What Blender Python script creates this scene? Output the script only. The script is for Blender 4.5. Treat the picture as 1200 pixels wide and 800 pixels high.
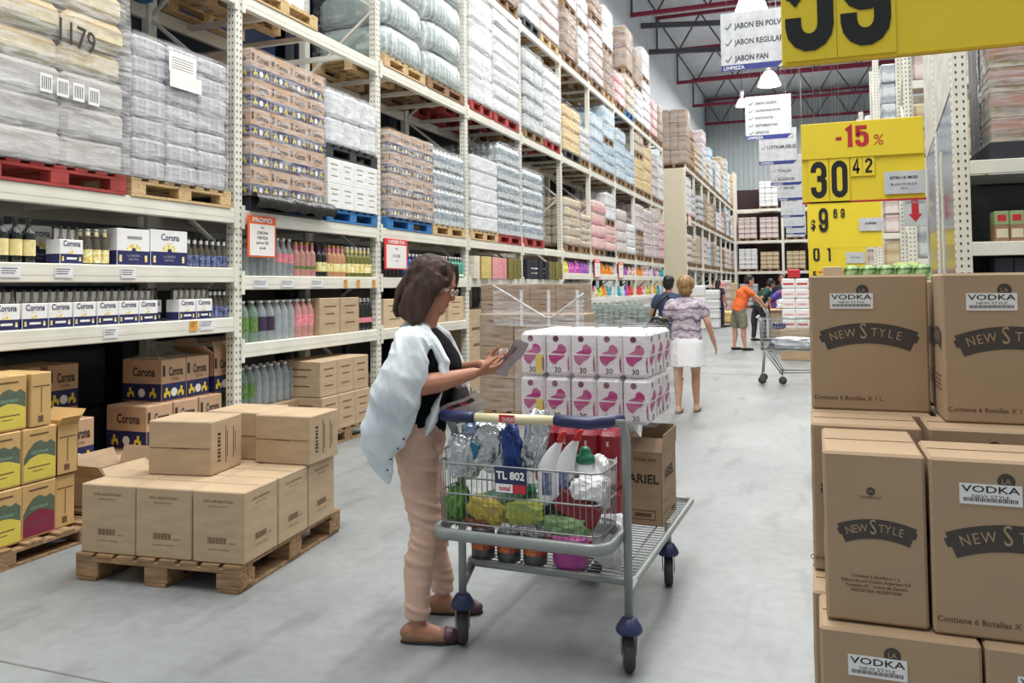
import bpy, bmesh, math, random
from math import sin, cos, pi, radians
from mathutils import Vector, Matrix, noise
for o in list(bpy.data.objects): bpy.data.objects.remove(o)
scene = bpy.context.scene
C = scene.collection
rnd = random.Random(7)

# ---------------------------------------------------------------- camera
EYE = Vector((0, 0, 1.55))
yaw, pitch, roll = radians(20.1), radians(2.25), radians(-0.6)
fwd = Vector((-sin(yaw)*cos(pitch), cos(yaw)*cos(pitch), sin(pitch)))
r0 = Vector((cos(yaw), sin(yaw), 0)); u0 = r0.cross(fwd)
rt = r0*cos(roll) + u0*sin(roll); upv = -r0*sin(roll) + u0*cos(roll)
cd = bpy.data.cameras.new('camera'); cam = bpy.data.objects.new('camera', cd); C.objects.link(cam)
cam.matrix_world = Matrix(((rt.x, upv.x, -fwd.x, EYE.x), (rt.y, upv.y, -fwd.y, EYE.y), (rt.z, upv.z, -fwd.z, EYE.z), (0, 0, 0, 1)))
cd.sensor_width = 36; cd.lens = 965/1200*36; cd.shift_y = -103/1200; cd.clip_end = 200
scene.camera = cam
# ---------------------------------------------------------------- light
scene.view_settings.view_transform = 'Standard'; scene.view_settings.look = 'None'
scene.view_settings.exposure = 0.0; scene.view_settings.gamma = 1.0; scene.view_settings.use_curve_mapping = False
w = bpy.data.worlds.new('world'); scene.world = w; w.use_nodes = True
w.node_tree.nodes['Background'].inputs[0].default_value = (0.93, 0.97, 1.0, 1)
w.node_tree.nodes['Background'].inputs[1].default_value = 0.34
def area(name, loc, sx, sy, power, rot=(0, 0, 0), col=(1, 0.985, 0.95)):
    l = bpy.data.lights.new(name, 'AREA'); l.shape = 'RECTANGLE'; l.size = sx; l.size_y = sy; l.energy = power; l.color = col
    o = bpy.data.objects.new(name, l); C.objects.link(o); o.location = loc; o.rotation_euler = rot; return o
area('aisle_light_near', (-1.6, 3.5, 10.5), 3.2, 11, 1250)
area('aisle_light_mid', (-1.2, 16, 11.5), 3.5, 12, 1200)
area('aisle_light_right', (5, 8, 11.0), 5, 12, 650)
area('aisle_light_far', (-0.5, 31, 12.3), 6, 16, 1650)
area('aisle_light_end', (-0.5, 49, 12.3), 7, 14, 1800)

# ---------------------------------------------------------------- materials
MATS = {}
def lin(c):
    return tuple((x/12.92 if x <= .04045 else ((x+.055)/1.055)**2.4) for x in [v/255 for v in c])
def mat(name, rgb, rough=.6, metal=0., var=.12, scale=6., bump=0., spec=.5, rgb2=None, stretch=(1, 1, 1), trans=0., alpha=1., detail=3., emit=0.):
    if name in MATS: return MATS[name]
    m = bpy.data.materials.new(name); m.use_nodes = True; nt = m.node_tree; N = nt.nodes; L = nt.links
    b = N['Principled BSDF']; tc = N.new('ShaderNodeTexCoord'); mp = N.new('ShaderNodeMapping'); mp.inputs['Scale'].default_value = stretch
    nz = N.new('ShaderNodeTexNoise'); nz.inputs['Scale'].default_value = scale; nz.inputs['Detail'].default_value = detail
    L.new(tc.outputs['Object'], mp.inputs[0]); L.new(mp.outputs[0], nz.inputs[0])
    cr = N.new('ShaderNodeValToRGB'); c1 = lin(rgb); c2 = lin(rgb2) if rgb2 else None
    a = tuple(max(0, x*(1-var)) for x in c1); bb = tuple(min(1, x*(1+var)) for x in (c2 or c1))
    cr.color_ramp.elements[0].position = .35; cr.color_ramp.elements[1].position = .65
    cr.color_ramp.elements[0].color = (*a, 1); cr.color_ramp.elements[1].color = (*bb, 1)
    L.new(nz.outputs[0], cr.inputs[0]); L.new(cr.outputs[0], b.inputs['Base Color'])
    b.inputs['Roughness'].default_value = rough; b.inputs['Metallic'].default_value = metal
    b.inputs['Specular IOR Level'].default_value = spec; b.inputs['Transmission Weight'].default_value = trans; b.inputs['Alpha'].default_value = alpha
    if emit:
        b.inputs['Emission Color'].default_value = (*c1, 1); b.inputs['Emission Strength'].default_value = emit
    if bump:
        bp = N.new('ShaderNodeBump'); bp.inputs['Strength'].default_value = bump; bp.inputs['Distance'].default_value = .02
        L.new(nz.outputs[0], bp.inputs['Height']); L.new(bp.outputs[0], b.inputs['Normal'])
    MATS[name] = m; return m
def film_mat(name, lo, hi, col=(232, 234, 238), scale=5., stretch=(1, 1, 7), rough=.2):
    """thin wrinkled stretch film: streaks of white haze over clear plastic"""
    m = bpy.data.materials.new(name); m.use_nodes = True; nt = m.node_tree; N = nt.nodes; L = nt.links
    b = N['Principled BSDF']; out = N['Material Output']; tr = N.new('ShaderNodeBsdfTransparent'); mx = N.new('ShaderNodeMixShader')
    tc = N.new('ShaderNodeTexCoord'); mp = N.new('ShaderNodeMapping'); mp.inputs['Scale'].default_value = stretch; mp.inputs['Rotation'].default_value = (.22, .12, .2)
    nz = N.new('ShaderNodeTexNoise'); nz.inputs['Scale'].default_value = scale; nz.inputs['Detail'].default_value = 5; nz.inputs['Distortion'].default_value = .5
    mr = N.new('ShaderNodeMapRange'); mr.inputs['From Min'].default_value = .38; mr.inputs['From Max'].default_value = .66
    mr.inputs['To Min'].default_value = lo; mr.inputs['To Max'].default_value = hi
    L.new(tc.outputs['Object'], mp.inputs[0]); L.new(mp.outputs[0], nz.inputs[0]); L.new(nz.outputs[0], mr.inputs[0])
    L.new(mr.outputs[0], mx.inputs[0]); L.new(tr.outputs[0], mx.inputs[1]); L.new(b.outputs[0], mx.inputs[2]); L.new(mx.outputs[0], out.inputs[0])
    b.inputs['Base Color'].default_value = (*lin(col), 1); b.inputs['Roughness'].default_value = rough
    bp = N.new('ShaderNodeBump'); bp.inputs['Strength'].default_value = .4; bp.inputs['Distance'].default_value = .02
    L.new(nz.outputs[0], bp.inputs['Height']); L.new(bp.outputs[0], b.inputs['Normal'])
    MATS[name] = m; return m
def bands_mat(name, cols, period, axis='Z', rough=.45, noise_amt=.35, bump=.5):
    """goods seen through wrap: bands of the pack colours along one axis, broken by noise"""
    m = bpy.data.materials.new(name); m.use_nodes = True; nt = m.node_tree; N = nt.nodes; L = nt.links
    b = N['Principled BSDF']; tc = N.new('ShaderNodeTexCoord'); sx = N.new('ShaderNodeSeparateXYZ')
    nz = N.new('ShaderNodeTexNoise'); nz.inputs['Scale'].default_value = 9; nz.inputs['Detail'].default_value = 5
    L.new(tc.outputs['Object'], sx.inputs[0]); L.new(tc.outputs['Object'], nz.inputs[0])
    dv = N.new('ShaderNodeMath'); dv.operation = 'DIVIDE'; dv.inputs[1].default_value = period; L.new(sx.outputs[axis], dv.inputs[0])
    ad = N.new('ShaderNodeMath'); ad.operation = 'MULTIPLY_ADD'; ad.inputs[1].default_value = noise_amt; L.new(nz.outputs[0], ad.inputs[0]); L.new(dv.outputs[0], ad.inputs[2])
    fr = N.new('ShaderNodeMath'); fr.operation = 'FRACT'; L.new(ad.outputs[0], fr.inputs[0])
    cr = N.new('ShaderNodeValToRGB'); cr.color_ramp.interpolation = 'EASE'
    while len(cr.color_ramp.elements) < len(cols): cr.color_ramp.elements.new(.5)
    for i, c in enumerate(cols):
        cr.color_ramp.elements[i].position = i/len(cols); cr.color_ramp.elements[i].color = (*lin(c), 1)
    L.new(fr.outputs[0], cr.inputs[0]); L.new(cr.outputs[0], b.inputs['Base Color']); b.inputs['Roughness'].default_value = rough
    bp = N.new('ShaderNodeBump'); bp.inputs['Strength'].default_value = bump; bp.inputs['Distance'].default_value = .02
    L.new(nz.outputs[0], bp.inputs['Height']); L.new(bp.outputs[0], b.inputs['Normal'])
    MATS[name] = m; return m

# ---------------------------------------------------------------- mesh builder
class MB:
    def __init__(s): s.v = []; s.f = []; s.m = []; s.s = []; s.T = Matrix.Identity(4)
    def add(s, vs, fs, m=0, smooth=False):
        k = len(s.v); T = s.T
        s.v += [tuple(T @ Vector(p)) for p in vs]
        for f in fs: s.f.append(tuple(i+k for i in f)); s.m.append(m); s.s.append(smooth)
        return s
    def box(s, x0, x1, y0, y1, z0, z1, m=0, bev=0., faces=None):
        if not bev:
            v = [(x0,y0,z0),(x1,y0,z0),(x1,y1,z0),(x0,y1,z0),(x0,y0,z1),(x1,y0,z1),(x1,y1,z1),(x0,y1,z1)]
            return s.add(v, [(0,3,2,1),(4,5,6,7),(0,1,5,4),(1,2,6,5),(2,3,7,6),(3,0,4,7)], m)
        b = min(bev, (x1-x0)*.45, (y1-y0)*.45, (z1-z0)*.45); v = []; idx = {}
        for ix, X in ((0, x0), (1, x1)):
            for iy, Y in ((0, y0), (1, y1)):
                for iz, Z in ((0, z0), (1, z1)):
                    dx, dy, dz = (b if ix == 0 else -b), (b if iy == 0 else -b), (b if iz == 0 else -b)
                    idx[ix, iy, iz, 0] = len(v); v.append((X, Y+dy, Z+dz))
                    idx[ix, iy, iz, 1] = len(v); v.append((X+dx, Y, Z+dz))
                    idx[ix, iy, iz, 2] = len(v); v.append((X+dx, Y+dy, Z))
        g = lambda x, y, z, a: idx[x, y, z, a]; F = []
        F += [(g(0,0,0,0),g(0,0,1,0),g(0,1,1,0),g(0,1,0,0)), (g(1,0,0,0),g(1,1,0,0),g(1,1,1,0),g(1,0,1,0))]
        F += [(g(0,0,0,1),g(1,0,0,1),g(1,0,1,1),g(0,0,1,1)), (g(0,1,0,1),g(0,1,1,1),g(1,1,1,1),g(1,1,0,1))]
        F += [(g(0,0,0,2),g(0,1,0,2),g(1,1,0,2),g(1,0,0,2)), (g(0,0,1,2),g(1,0,1,2),g(1,1,1,2),g(0,1,1,2))]
        for x in (0, 1):
            for y in (0, 1): F.append((g(x,y,0,0),g(x,y,1,0),g(x,y,1,1),g(x,y,0,1)))
            for z in (0, 1): F.append((g(x,0,z,0),g(x,1,z,0),g(x,1,z,2),g(x,0,z,2)))
        for y in (0, 1):
            for z in (0, 1): F.append((g(0,y,z,1),g(1,y,z,1),g(1,y,z,2),g(0,y,z,2)))
        for x in (0, 1):
            for y in (0, 1):
                for z in (0, 1): F.append((g(x,y,z,0),g(x,y,z,1),g(x,y,z,2)))
        return s.add(v, F, m)
    def rings(s, R, m=0, smooth=True, cap=True, mats=None):
        n = len(R[0]); vs = [p for r in R for p in r]; k = len(s.v)
        for i in range(len(R)-1):
            fs = [(i*n+j, i*n+(j+1) % n, (i+1)*n+(j+1) % n, (i+1)*n+j) for j in range(n)]
            if i == 0: s.add(vs, fs, mats[0] if mats else m, smooth)
            else:
                for f in fs: s.f.append(tuple(a+k for a in f)); s.m.append(mats[i] if mats else m); s.s.append(smooth)
        if cap:
            s.f.append(tuple(k+j for j in reversed(range(n)))); s.m.append(mats[0] if mats else m); s.s.append(False)
            s.f.append(tuple(k+(len(R)-1)*n+j for j in range(n))); s.m.append(mats[-1] if mats else m); s.s.append(False)
        return s
    def lathe(s, prof, n=12, m=0, c=(0, 0, 0), mats=None, smooth=True, cap=True):
        R = [[(c[0]+r*cos(2*pi*j/n), c[1]+r*sin(2*pi*j/n), c[2]+z) for j in range(n)] for r, z in prof]
        return s.rings(R, m, smooth, cap, mats)
    def tube(s, pts, r, n=8, m=0, closed=False, cap=True):
        P = [Vector(p) for p in pts]
        if closed: P = P+[P[0]]
        rs = r if isinstance(r, (list, tuple)) else [r]*len(P); R = []; ref = None
        for i, p in enumerate(P):
            a = P[i-1] if i else (P[-2] if closed else P[0]); b = P[i+1] if i < len(P)-1 else (P[1] if closed else P[-1])
            t = (b-a).normalized() if (b-a).length else Vector((0, 0, 1))
            if ref is None: ref = t.cross(Vector((0, 0, 1)) if abs(t.z) < .9 else Vector((1, 0, 0))).normalized()
            ref = (ref - t*ref.dot(t)).normalized(); q = t.cross(ref)
            R.append([tuple(p + (ref*cos(2*pi*j/n) + q*sin(2*pi*j/n))*rs[i]) for j in range(n)])
        return s.rings(R, m, True, cap and not closed)
    def bar(s, p0, p1, w, h, m=0, up=(0, 0, 1)):
        p0, p1 = Vector(p0), Vector(p1); t = (p1-p0).normalized(); u = Vector(up)
        if abs(t.dot(u)) > .95: u = Vector((1, 0, 0))
        a = t.cross(u).normalized()*w/2; b = a.cross(t).normalized()*h/2
        v = [p0-a-b, p0+a-b, p0+a+b, p0-a+b, p1-a-b, p1+a-b, p1+a+b, p1-a+b]
        return s.add(v, [(0,1,2,3),(7,6,5,4),(0,4,5,1),(1,5,6,2),(2,6,7,3),(3,7,4,0)], m)
    def plate(s, pts, n, t, m=0):
        """outline given as 3D points, thickness t along n"""
        n = Vector(n).normalized()*t; A = [Vector(p) for p in pts]; k = len(A)
        return s.add(A+[p+n for p in A], [tuple(reversed(range(k))), tuple(range(k, 2*k))]+[(i, (i+1) % k, k+(i+1) % k, k+i) for i in range(k)], m)
    def text(s, txt, size, o, xd, yd, m=0, align='C', sx=1., bold=0., ext=0.0):
        vs, fs = glyphs(txt, bold); xd, yd = Vector(xd).normalized(), Vector(yd).normalized(); n = xd.cross(yd)
        if not vs: return s
        w = max(p[0] for p in vs); x0 = min(p[0] for p in vs); off = {'C': (w+x0)/2, 'L': x0, 'R': w}[align]
        return s.add([Vector(o)+xd*((p[0]-off)*size*sx)+yd*(p[1]*size)+n*ext for p in vs], fs, m)
    def mesh(s, name, mats):
        me = bpy.data.meshes.new(name); me.from_pydata(s.v, [], s.f)
        for m in mats: me.materials.append(m)
        me.polygons.foreach_set('material_index', s.m); me.polygons.foreach_set('use_smooth', s.s); me.update()
        return me
    def build(s, name, mats, parent=None, loc=(0, 0, 0), rz=0.):
        if not isinstance(mats, (list, tuple)): mats = [mats]
        return link(name, s.mesh(name, mats), parent, loc, rz)
GC = {}
def _arc(cx, cy, r, a0, a1, n=7): return [(cx+r*cos(radians(a0+(a1-a0)*k/n)), cy+r*sin(radians(a0+(a1-a0)*k/n))) for k in range(n+1)]
_r = .165; _T = _arc(.25, .75, _r, 180, 0); _Bt = _arc(.25, .25, _r, 0, -180)
STROKES = {'0': [_T+_Bt+[_T[0]]], '9': [_T+_arc(.25, .58, _r, 0, -180)+[_T[0]], [(.415, .7)]+_Bt+[(.085, .32)]],
 '6': [[(.5-x, 1-y) for x, y in _T+_arc(.25, .58, _r, 0, -180)+[_T[0]]], [(.5-x, 1-y) for x, y in [(.415, .7)]+_Bt+[(.085, .32)]]],
 '5': [[(.44, .915), (.1, .915), (.1, .5)], [(.1, .56)]+_arc(.25, .47, _r, 150, 0)+_Bt+[(.085, .33)]],
 '3': [[(.085, .7)]+_T+[(.415, .62), (.34, .53), (.2, .53)], [(.2, .53), (.34, .53), (.415, .44)]+_Bt+[(.085, .31)]],
 '2': [[(.085, .7)]+_T+[(.415, .62), (.1, .2), (.085, .085), (.46, .085)]], '4': [[(.33, 0), (.33, .97), (.07, .36), (.07, .27), (.48, .27)]],
 '1': [[(.27, 0), (.27, .93), (.12, .8)]], '7': [[(.06, .915), (.42, .915), (.2, 0)]],
 '-': [[(.1, .45), (.4, .45)]]}
def stroke_digit(mb, ch, size, o, m, sx=1., t=.165):
    """bold condensed digit as one flat strip, on the xz plane facing -y"""
    for q, path in enumerate(STROKES[ch]):
        P = [Vector((x, y)) for x, y in path]; P = [p for i, p in enumerate(P) if i == 0 or (p-P[i-1]).length > 1e-4]; closed = (P[0]-P[-1]).length < 1e-3; V = []
        for i, p in enumerate(P):
            a = P[i-1] if i else (P[-2] if closed else p); b = P[i+1] if i < len(P)-1 else (P[1] if closed else p)
            d1 = (p-a).normalized() if (p-a).length else (b-p).normalized(); d2 = (b-p).normalized() if (b-p).length else d1
            tn = d1+d2; tn = tn.normalized() if tn.length > 1e-6 else d1; nn = Vector((-tn.y, tn.x)); k = t/2/max(.5, nn.dot(Vector((-d1.y, d1.x))))
            for s in (1, -1): c = p+nn*k*s; V.append((o[0]+(c.x-.25)*size*sx, o[1]-q*.0004, o[2]+c.y*size))
        mb.add(V, [(2*i, 2*i+1, 2*i+3, 2*i+2) for i in range(len(P)-1)], m)
def glyphs(txt, bold):
    k = (txt, bold)
    if k in GC: return GC[k]
    cu = bpy.data.curves.new('t', 'FONT'); cu.body = txt; cu.size = 1; cu.resolution_u = 2; cu.offset = bold; cu.dimensions = '2D'; cu.fill_mode = 'FRONT'
    ob = bpy.data.objects.new('t', cu); me = bpy.data.meshes.new_from_object(ob)
    r = ([tuple(v.co) for v in me.vertices], [tuple(p.vertices) for p in me.polygons])
    bpy.data.objects.remove(ob); bpy.data.meshes.remove(me); bpy.data.curves.remove(cu); GC[k] = r; return r
def link(name, me, parent=None, loc=(0, 0, 0), rz=0.):
    o = bpy.data.objects.new(name, me); C.objects.link(o); o.location = loc; o.rotation_euler = (0, 0, rz)
    if parent: o.parent = parent
    return o
def tag(o, label, cat, group=None, kind=None):
    if label: o['label'] = label
    if cat: o['category'] = cat
    if group: o['group'] = group
    if kind: o['kind'] = kind
    return o
def thing(name, label, cat, loc=(0, 0, 0), rz=0., group=None):
    return tag(link(name, None, None, loc, rz), label, cat, group)
def struct(o): o['kind'] = 'structure'; return o
def dup(root, loc=None, rz=None, label=None, group=None, scale=None, deep=True):
    r = root.copy(); C.objects.link(r)
    if loc is not None: r.location = loc
    if rz is not None: r.rotation_euler = (0, 0, rz)
    if scale: r.scale = scale
    if label: r['label'] = label
    if group: r['group'] = group
    if deep:
        for ch in list(root.children):
            c = ch.copy(); C.objects.link(c); c.parent = r
            for g in ch.children:
                d = g.copy(); C.objects.link(d); d.parent = c
    return r
class Proto:
    """first call places the source itself, later calls place copies of it and its parts"""
    def __init__(s, make): s.make = make; s.o = None
    def __call__(s, loc, rz=0., label=None, group=None, scale=None):
        if s.o is None:
            s.o = s.make(); o = s.o; o.location = loc; o.rotation_euler = (0, 0, rz)
            if scale: o.scale = scale
            if label: o['label'] = label
            if group: o['group'] = group
            return o
        return dup(s.o, loc, rz, label, group, scale)
ORD = ['first','second','third','fourth','fifth','sixth','seventh','eighth','ninth','tenth','eleventh','twelfth','thirteenth','fourteenth','fifteenth','sixteenth','seventeenth','eighteenth','nineteenth','twentieth','twenty-first','twenty-second','twenty-third','twenty-fourth','twenty-fifth','twenty-sixth','twenty-seventh','twenty-eighth','twenty-ninth','thirtieth']

# shared colours
white_paint = mat('white_rack_paint', (226, 224, 212), .45, var=.06, scale=3)
hole_dark = mat('slot_shadow_metal', (70, 66, 58), .8)
card = mat('corrugated_cardboard', (184, 160, 130), .8, var=.07, scale=5, stretch=(1, 1, 4))
card2 = mat('pale_cardboard', (206, 182, 148), .8, var=.07, scale=5, stretch=(1, 1, 4))
card3 = mat('brown_cardboard', (162, 138, 111), .8, var=.08, scale=5, stretch=(1, 1, 4))
seam = mat('cardboard_seam', (112, 84, 58), .9)
ink = mat('black_print', (52, 45, 42), .7)
ink_brown = mat('brown_print', (104, 78, 54), .8)
wood = mat('pallet_pine', (206, 176, 130), .8, var=.2, scale=6, stretch=(1, 6, 6), bump=.2)
wood_old = mat('weathered_pallet_wood', (146, 116, 84), .85, var=.3, scale=6, stretch=(1, 6, 6), bump=.3)
wood_red = mat('red_painted_pallet', (166, 62, 58), .7, var=.2, scale=6)
wood_blue = mat('blue_painted_pallet', (52, 118, 178), .7, var=.15, scale=6)
wood_dark = mat('dark_plastic_pallet', (46, 48, 54), .6)
white = mat('white_print', (240, 240, 238), .5, var=.02)
navy = mat('navy_print', (34, 38, 92), .5, var=.05)
yellow = mat('yellow_sign_plastic', (238, 212, 52), .5, var=.03, scale=2)
black = mat('black_plastic', (30, 30, 32), .5)
red = mat('red_print', (196, 44, 52), .5, var=.05)
steel = mat('zinc_steel', (176, 178, 178), .35, metal=.8, var=.06)
film = film_mat('clear_stretch_film', .04, .42)
film_thick = film_mat('cloudy_stretch_film', .1, .5)
film_light = film_mat('thin_stretch_film', .02, .26)
# ================================================================ building shell
def floor_mat():
    m = bpy.data.materials.new('polished_concrete'); m.use_nodes = True; nt = m.node_tree; N = nt.nodes; L = nt.links
    b = N['Principled BSDF']; tc = N.new('ShaderNodeTexCoord')
    n1 = N.new('ShaderNodeTexNoise'); n1.inputs['Scale'].default_value = .8; n1.inputs['Detail'].default_value = 8; n1.inputs['Roughness'].default_value = .6
    n2 = N.new('ShaderNodeTexNoise'); n2.inputs['Scale'].default_value = 14; n2.inputs['Detail'].default_value = 6
    mp = N.new('ShaderNodeMapping'); mp.inputs['Scale'].default_value = (1, .25, 1); n3 = N.new('ShaderNodeTexNoise'); n3.inputs['Scale'].default_value = 5; n3.inputs['Detail'].default_value = 8
    L.new(tc.outputs['Object'], n1.inputs[0]); L.new(tc.outputs['Object'], n2.inputs[0]); L.new(tc.outputs['Object'], mp.inputs[0]); L.new(mp.outputs[0], n3.inputs[0])
    c1 = N.new('ShaderNodeValToRGB'); c1.color_ramp.elements[0].position = .3; c1.color_ramp.elements[0].color = (*lin((122, 126, 127)), 1); c1.color_ramp.elements[1].position = .7; c1.color_ramp.elements[1].color = (*lin((154, 158, 159)), 1)
    c2 = N.new('ShaderNodeValToRGB'); c2.color_ramp.elements[0].position = .3; c2.color_ramp.elements[0].color = (.8, .8, .8, 1); c2.color_ramp.elements[1].position = .6; c2.color_ramp.elements[1].color = (1, 1, 1, 1)
    c3 = N.new('ShaderNodeValToRGB'); c3.color_ramp.elements[0].position = .28; c3.color_ramp.elements[0].color = (.6, .6, .59, 1); c3.color_ramp.elements[1].position = .45; c3.color_ramp.elements[1].color = (1, 1, 1, 1)
    L.new(n1.outputs[0], c1.inputs[0]); L.new(n2.outputs[0], c2.inputs[0]); L.new(n3.outputs[0], c3.inputs[0])
    x1 = N.new('ShaderNodeMix'); x1.data_type = 'RGBA'; x1.blend_type = 'MULTIPLY'; x1.inputs[0].default_value = .6
    x2 = N.new('ShaderNodeMix'); x2.data_type = 'RGBA'; x2.blend_type = 'MULTIPLY'; x2.inputs[0].default_value = .7
    L.new(c1.outputs[0], x1.inputs[6]); L.new(c2.outputs[0], x1.inputs[7]); L.new(x1.outputs[2], x2.inputs[6]); L.new(c3.outputs[0], x2.inputs[7]); L.new(x2.outputs[2], b.inputs['Base Color'])
    rr = N.new('ShaderNodeMapRange'); rr.inputs['To Min'].default_value = .32; rr.inputs['To Max'].default_value = .55; L.new(n1.outputs[0], rr.inputs[0]); L.new(rr.outputs[0], b.inputs['Roughness'])
    bp = N.new('ShaderNodeBump'); bp.inputs['Strength'].default_value = .06; L.new(n2.outputs[0], bp.inputs['Height']); L.new(bp.outputs[0], b.inputs['Normal'])
    return m
struct(MB().box(-9, 16, -5, 64, -.2, 0).build('floor', floor_mat()))
dj = mat('floor_joint_filler', (108, 109, 108), .8)
jb = MB()
for y in (2.56, 14.56, 26.56): jb.box(-4.6, .0, y-.006, y+.006, -.01, .0012)
struct(jb.build('trim_1', dj))
wall_white = mat('white_wall_plaster', (232, 238, 244), .8, var=.03, scale=1)
struct(MB().box(-7.35, -7.05, -5, 62, 0, 15.5).build('wall_left', wall_white))
# far wall of ribbed sheet metal
mb = MB(); n = 70; x0 = -7.0; st = 23/n
for i in range(n):
    x = x0+i*st; mb.add([(x, 60, 0), (x+st*.55, 60, 0), (x+st*.7, 59.94, 0), (x+st*.85, 59.94, 0), (x+st, 60, 0), (x, 60, 15.5), (x+st*.55, 60, 15.5), (x+st*.7, 59.94, 15.5), (x+st*.85, 59.94, 15.5), (x+st, 60, 15.5)], [(j, j+1, j+6, j+5) for j in range(4)])
mb.box(-7.05, 16, 60.01, 60.2, 0, 15.5)
struct(mb.build('wall_far', mat('ribbed_sheet_wall', (196, 204, 206), .5, var=.04, scale=1)))
struct(MB().box(15.9, 16.2, -5, 60, 0, 15.5).build('wall_right', wall_white))
# roof sheets with ribs
rb = MB(); rb.box(-7.4, 16.2, -5, 60.3, 14.9, 15.1)
for i in range(90): rb.box(-7.2+i*.26, -7.13+i*.26, -5, 60, 14.86, 14.9)
struct(rb.build('ceiling', mat('grey_roof_sheet', (228, 230, 234), .6, var=.05, scale=1)))
# steel trusses across the hall
truss_red = mat('oxide_red_steel', (142, 40, 66), .6, var=.1); truss_grey = mat('dark_grey_steel', (84, 84, 90), .6)
def truss(y, label, zc=12.9, h=1.7, redtop=True):
    t = thing('roof_truss', label, 'truss', (0, y, 0), group='steel roof trusses')
    MB().bar((-7.0, 0, zc), (15.5, 0, zc), .16, .16).build('bottom_chord', truss_red, t)
    MB().bar((-7.0, 0, zc+h), (15.5, 0, zc+h), .14, .14).build('top_chord', truss_red, t)
    mb = MB(); x = -6.95; k = 0; mb.bar((x, 0, zc), (x, 0, zc+h), .08, .08)
    while x < 15:
        a, b = (zc+h, zc) if k % 2 == 0 else (zc, zc+h)
        mb.bar((x, 0, a), (x+1.05, 0, b), .07, .07); x += 1.05; k += 1
    mb.build('web', truss_grey, t)
    return t
for i, y in enumerate((27.5, 34, 40, 46.5, 53, 59.4)):
    truss(y, f'{["nearest", "second", "third", "fourth", "fifth", "farthest"][i]} dark red steel lattice truss under the grey roof')
# purlins running to the truss ends
for i, (y, z) in enumerate(((36.2, 13.1), (38.0, 12.4))):
    tag(MB().bar((-7.0, y, z), (-1.2, y+1.5, z), .14, .22).build('roof_beam', truss_grey), ['upper', 'lower'][i]+' short grey beam leaving the white left wall', 'beam')
# beige partition block at the end of the near rack
bg = mat('beige_painted_panel', (214, 203, 178), .6, var=.02)
struct(MB().box(-7.0, -4.72, 32.4, 33.0, 0, 6.1).build('wall_partition', bg))

# pendant lamps
lamp_metal = mat('brushed_lamp_metal', (200, 205, 210), .3, metal=.6)
def pendant(x, y, z, label, on=True):
    t = thing('pendant_lamp', label, 'lamp', (x, y, 0), group='high bay pendant lamps')
    MB().tube([(0, 0, z+.75), (0, 0, 14.9)], .012, 6).build('cord', black, t)
    MB().lathe([(.09, z+.75), (.1, z+.5), (.07, z+.42), (.12, z+.36)], 16).build('ballast_housing', lamp_metal, t)
    MB().lathe([(.12, z+.36), (.2, z+.25), (.3, z), (.29, z), (.19, z+.24), (.11, z+.34)], 24, cap=False).build('reflector', mat('glowing_lamp_dome', (255, 253, 246), .4, emit=1.4), t)
    MB().lathe([(.0, z+.02), (.27, z+.03), (.2, z+.2), (.09, z+.3)], 20).build('bulb', mat('lit_lamp_glass', (255, 252, 244), .4, emit=9.), t)
    l = bpy.data.lights.new('lamp_glow', 'SPOT'); l.energy = 250; l.spot_size = 2.3; l.spot_blend = .6; l.shadow_soft_size = .25
    o = bpy.data.objects.new('lamp_glow', l); C.objects.link(o); o.parent = t; o.location = (0, 0, z-.05)
pendant(-.96, 22, 6.62, 'lit pendant lamp hanging between the first and second white cleaning signs')
pendant(-.99, 16, 6.72, 'lit pendant lamp right above the nearest white cleaning sign')
pendant(-3.0, 40, 9.9, 'small distant pendant lamp left of the hanging signs')
# ================================================================ people
def loft(mb, rings, n=18):
    """rings: (centre, a, b[, axis]) ellipse a along axis, b across, normal to the path"""
    P = [Vector(r[0]) for r in rings]; R = []; last = None
    for i, r in enumerate(rings):
        t = (P[min(i+1, len(P)-1)]-P[max(i-1, 0)]).normalized()
        ax = Vector(r[3]) if len(r) > 3 else (last or (Vector((1, 0, 0)) if abs(t.x) < .8 else Vector((0, 0, 1))))
        ax = (ax-t*ax.dot(t)).normalized(); last = ax; q = t.cross(ax)
        R.append([tuple(P[i]+ax*cos(2*pi*j/n)*r[1]+q*sin(2*pi*j/n)*r[2]) for j in range(n)])
    mb.rings(R, 0, True)
def ell(mb, c, r, rot=None, n=14):
    c = Vector(c); R = []; M = Matrix.Identity(3) if rot is None else Matrix.Rotation(rot[0], 3, rot[1])
    for k in range(1, 10):
        ph = pi*k/10; R.append([tuple(c+M @ Vector((r[0]*sin(ph)*cos(2*pi*j/n), r[1]*sin(ph)*sin(2*pi*j/n), -r[2]*cos(ph)))) for j in range(n)])
    mb.rings(R, 0, True)
def caps(mb, p0, p1, r0_, r1_, n=12):
    p0, p1 = Vector(p0), Vector(p1); d = (p1-p0).normalized(); R = []
    pts = [(p0-d*r0_*.98, .15*r0_), (p0-d*r0_*.7, .71*r0_), (p0, r0_), (p1, r1_), (p1+d*r1_*.7, .71*r1_), (p1+d*r1_*.98, .15*r1_)]
    loft(mb, [(p, r, r) for p, r in pts], n)
def chain(mb, pts, rs):
    for i in range(len(pts)-1): caps(mb, pts[i], pts[i+1], rs[i], rs[i+1])
TMP = bpy.data.scenes.new('workbench')
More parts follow.
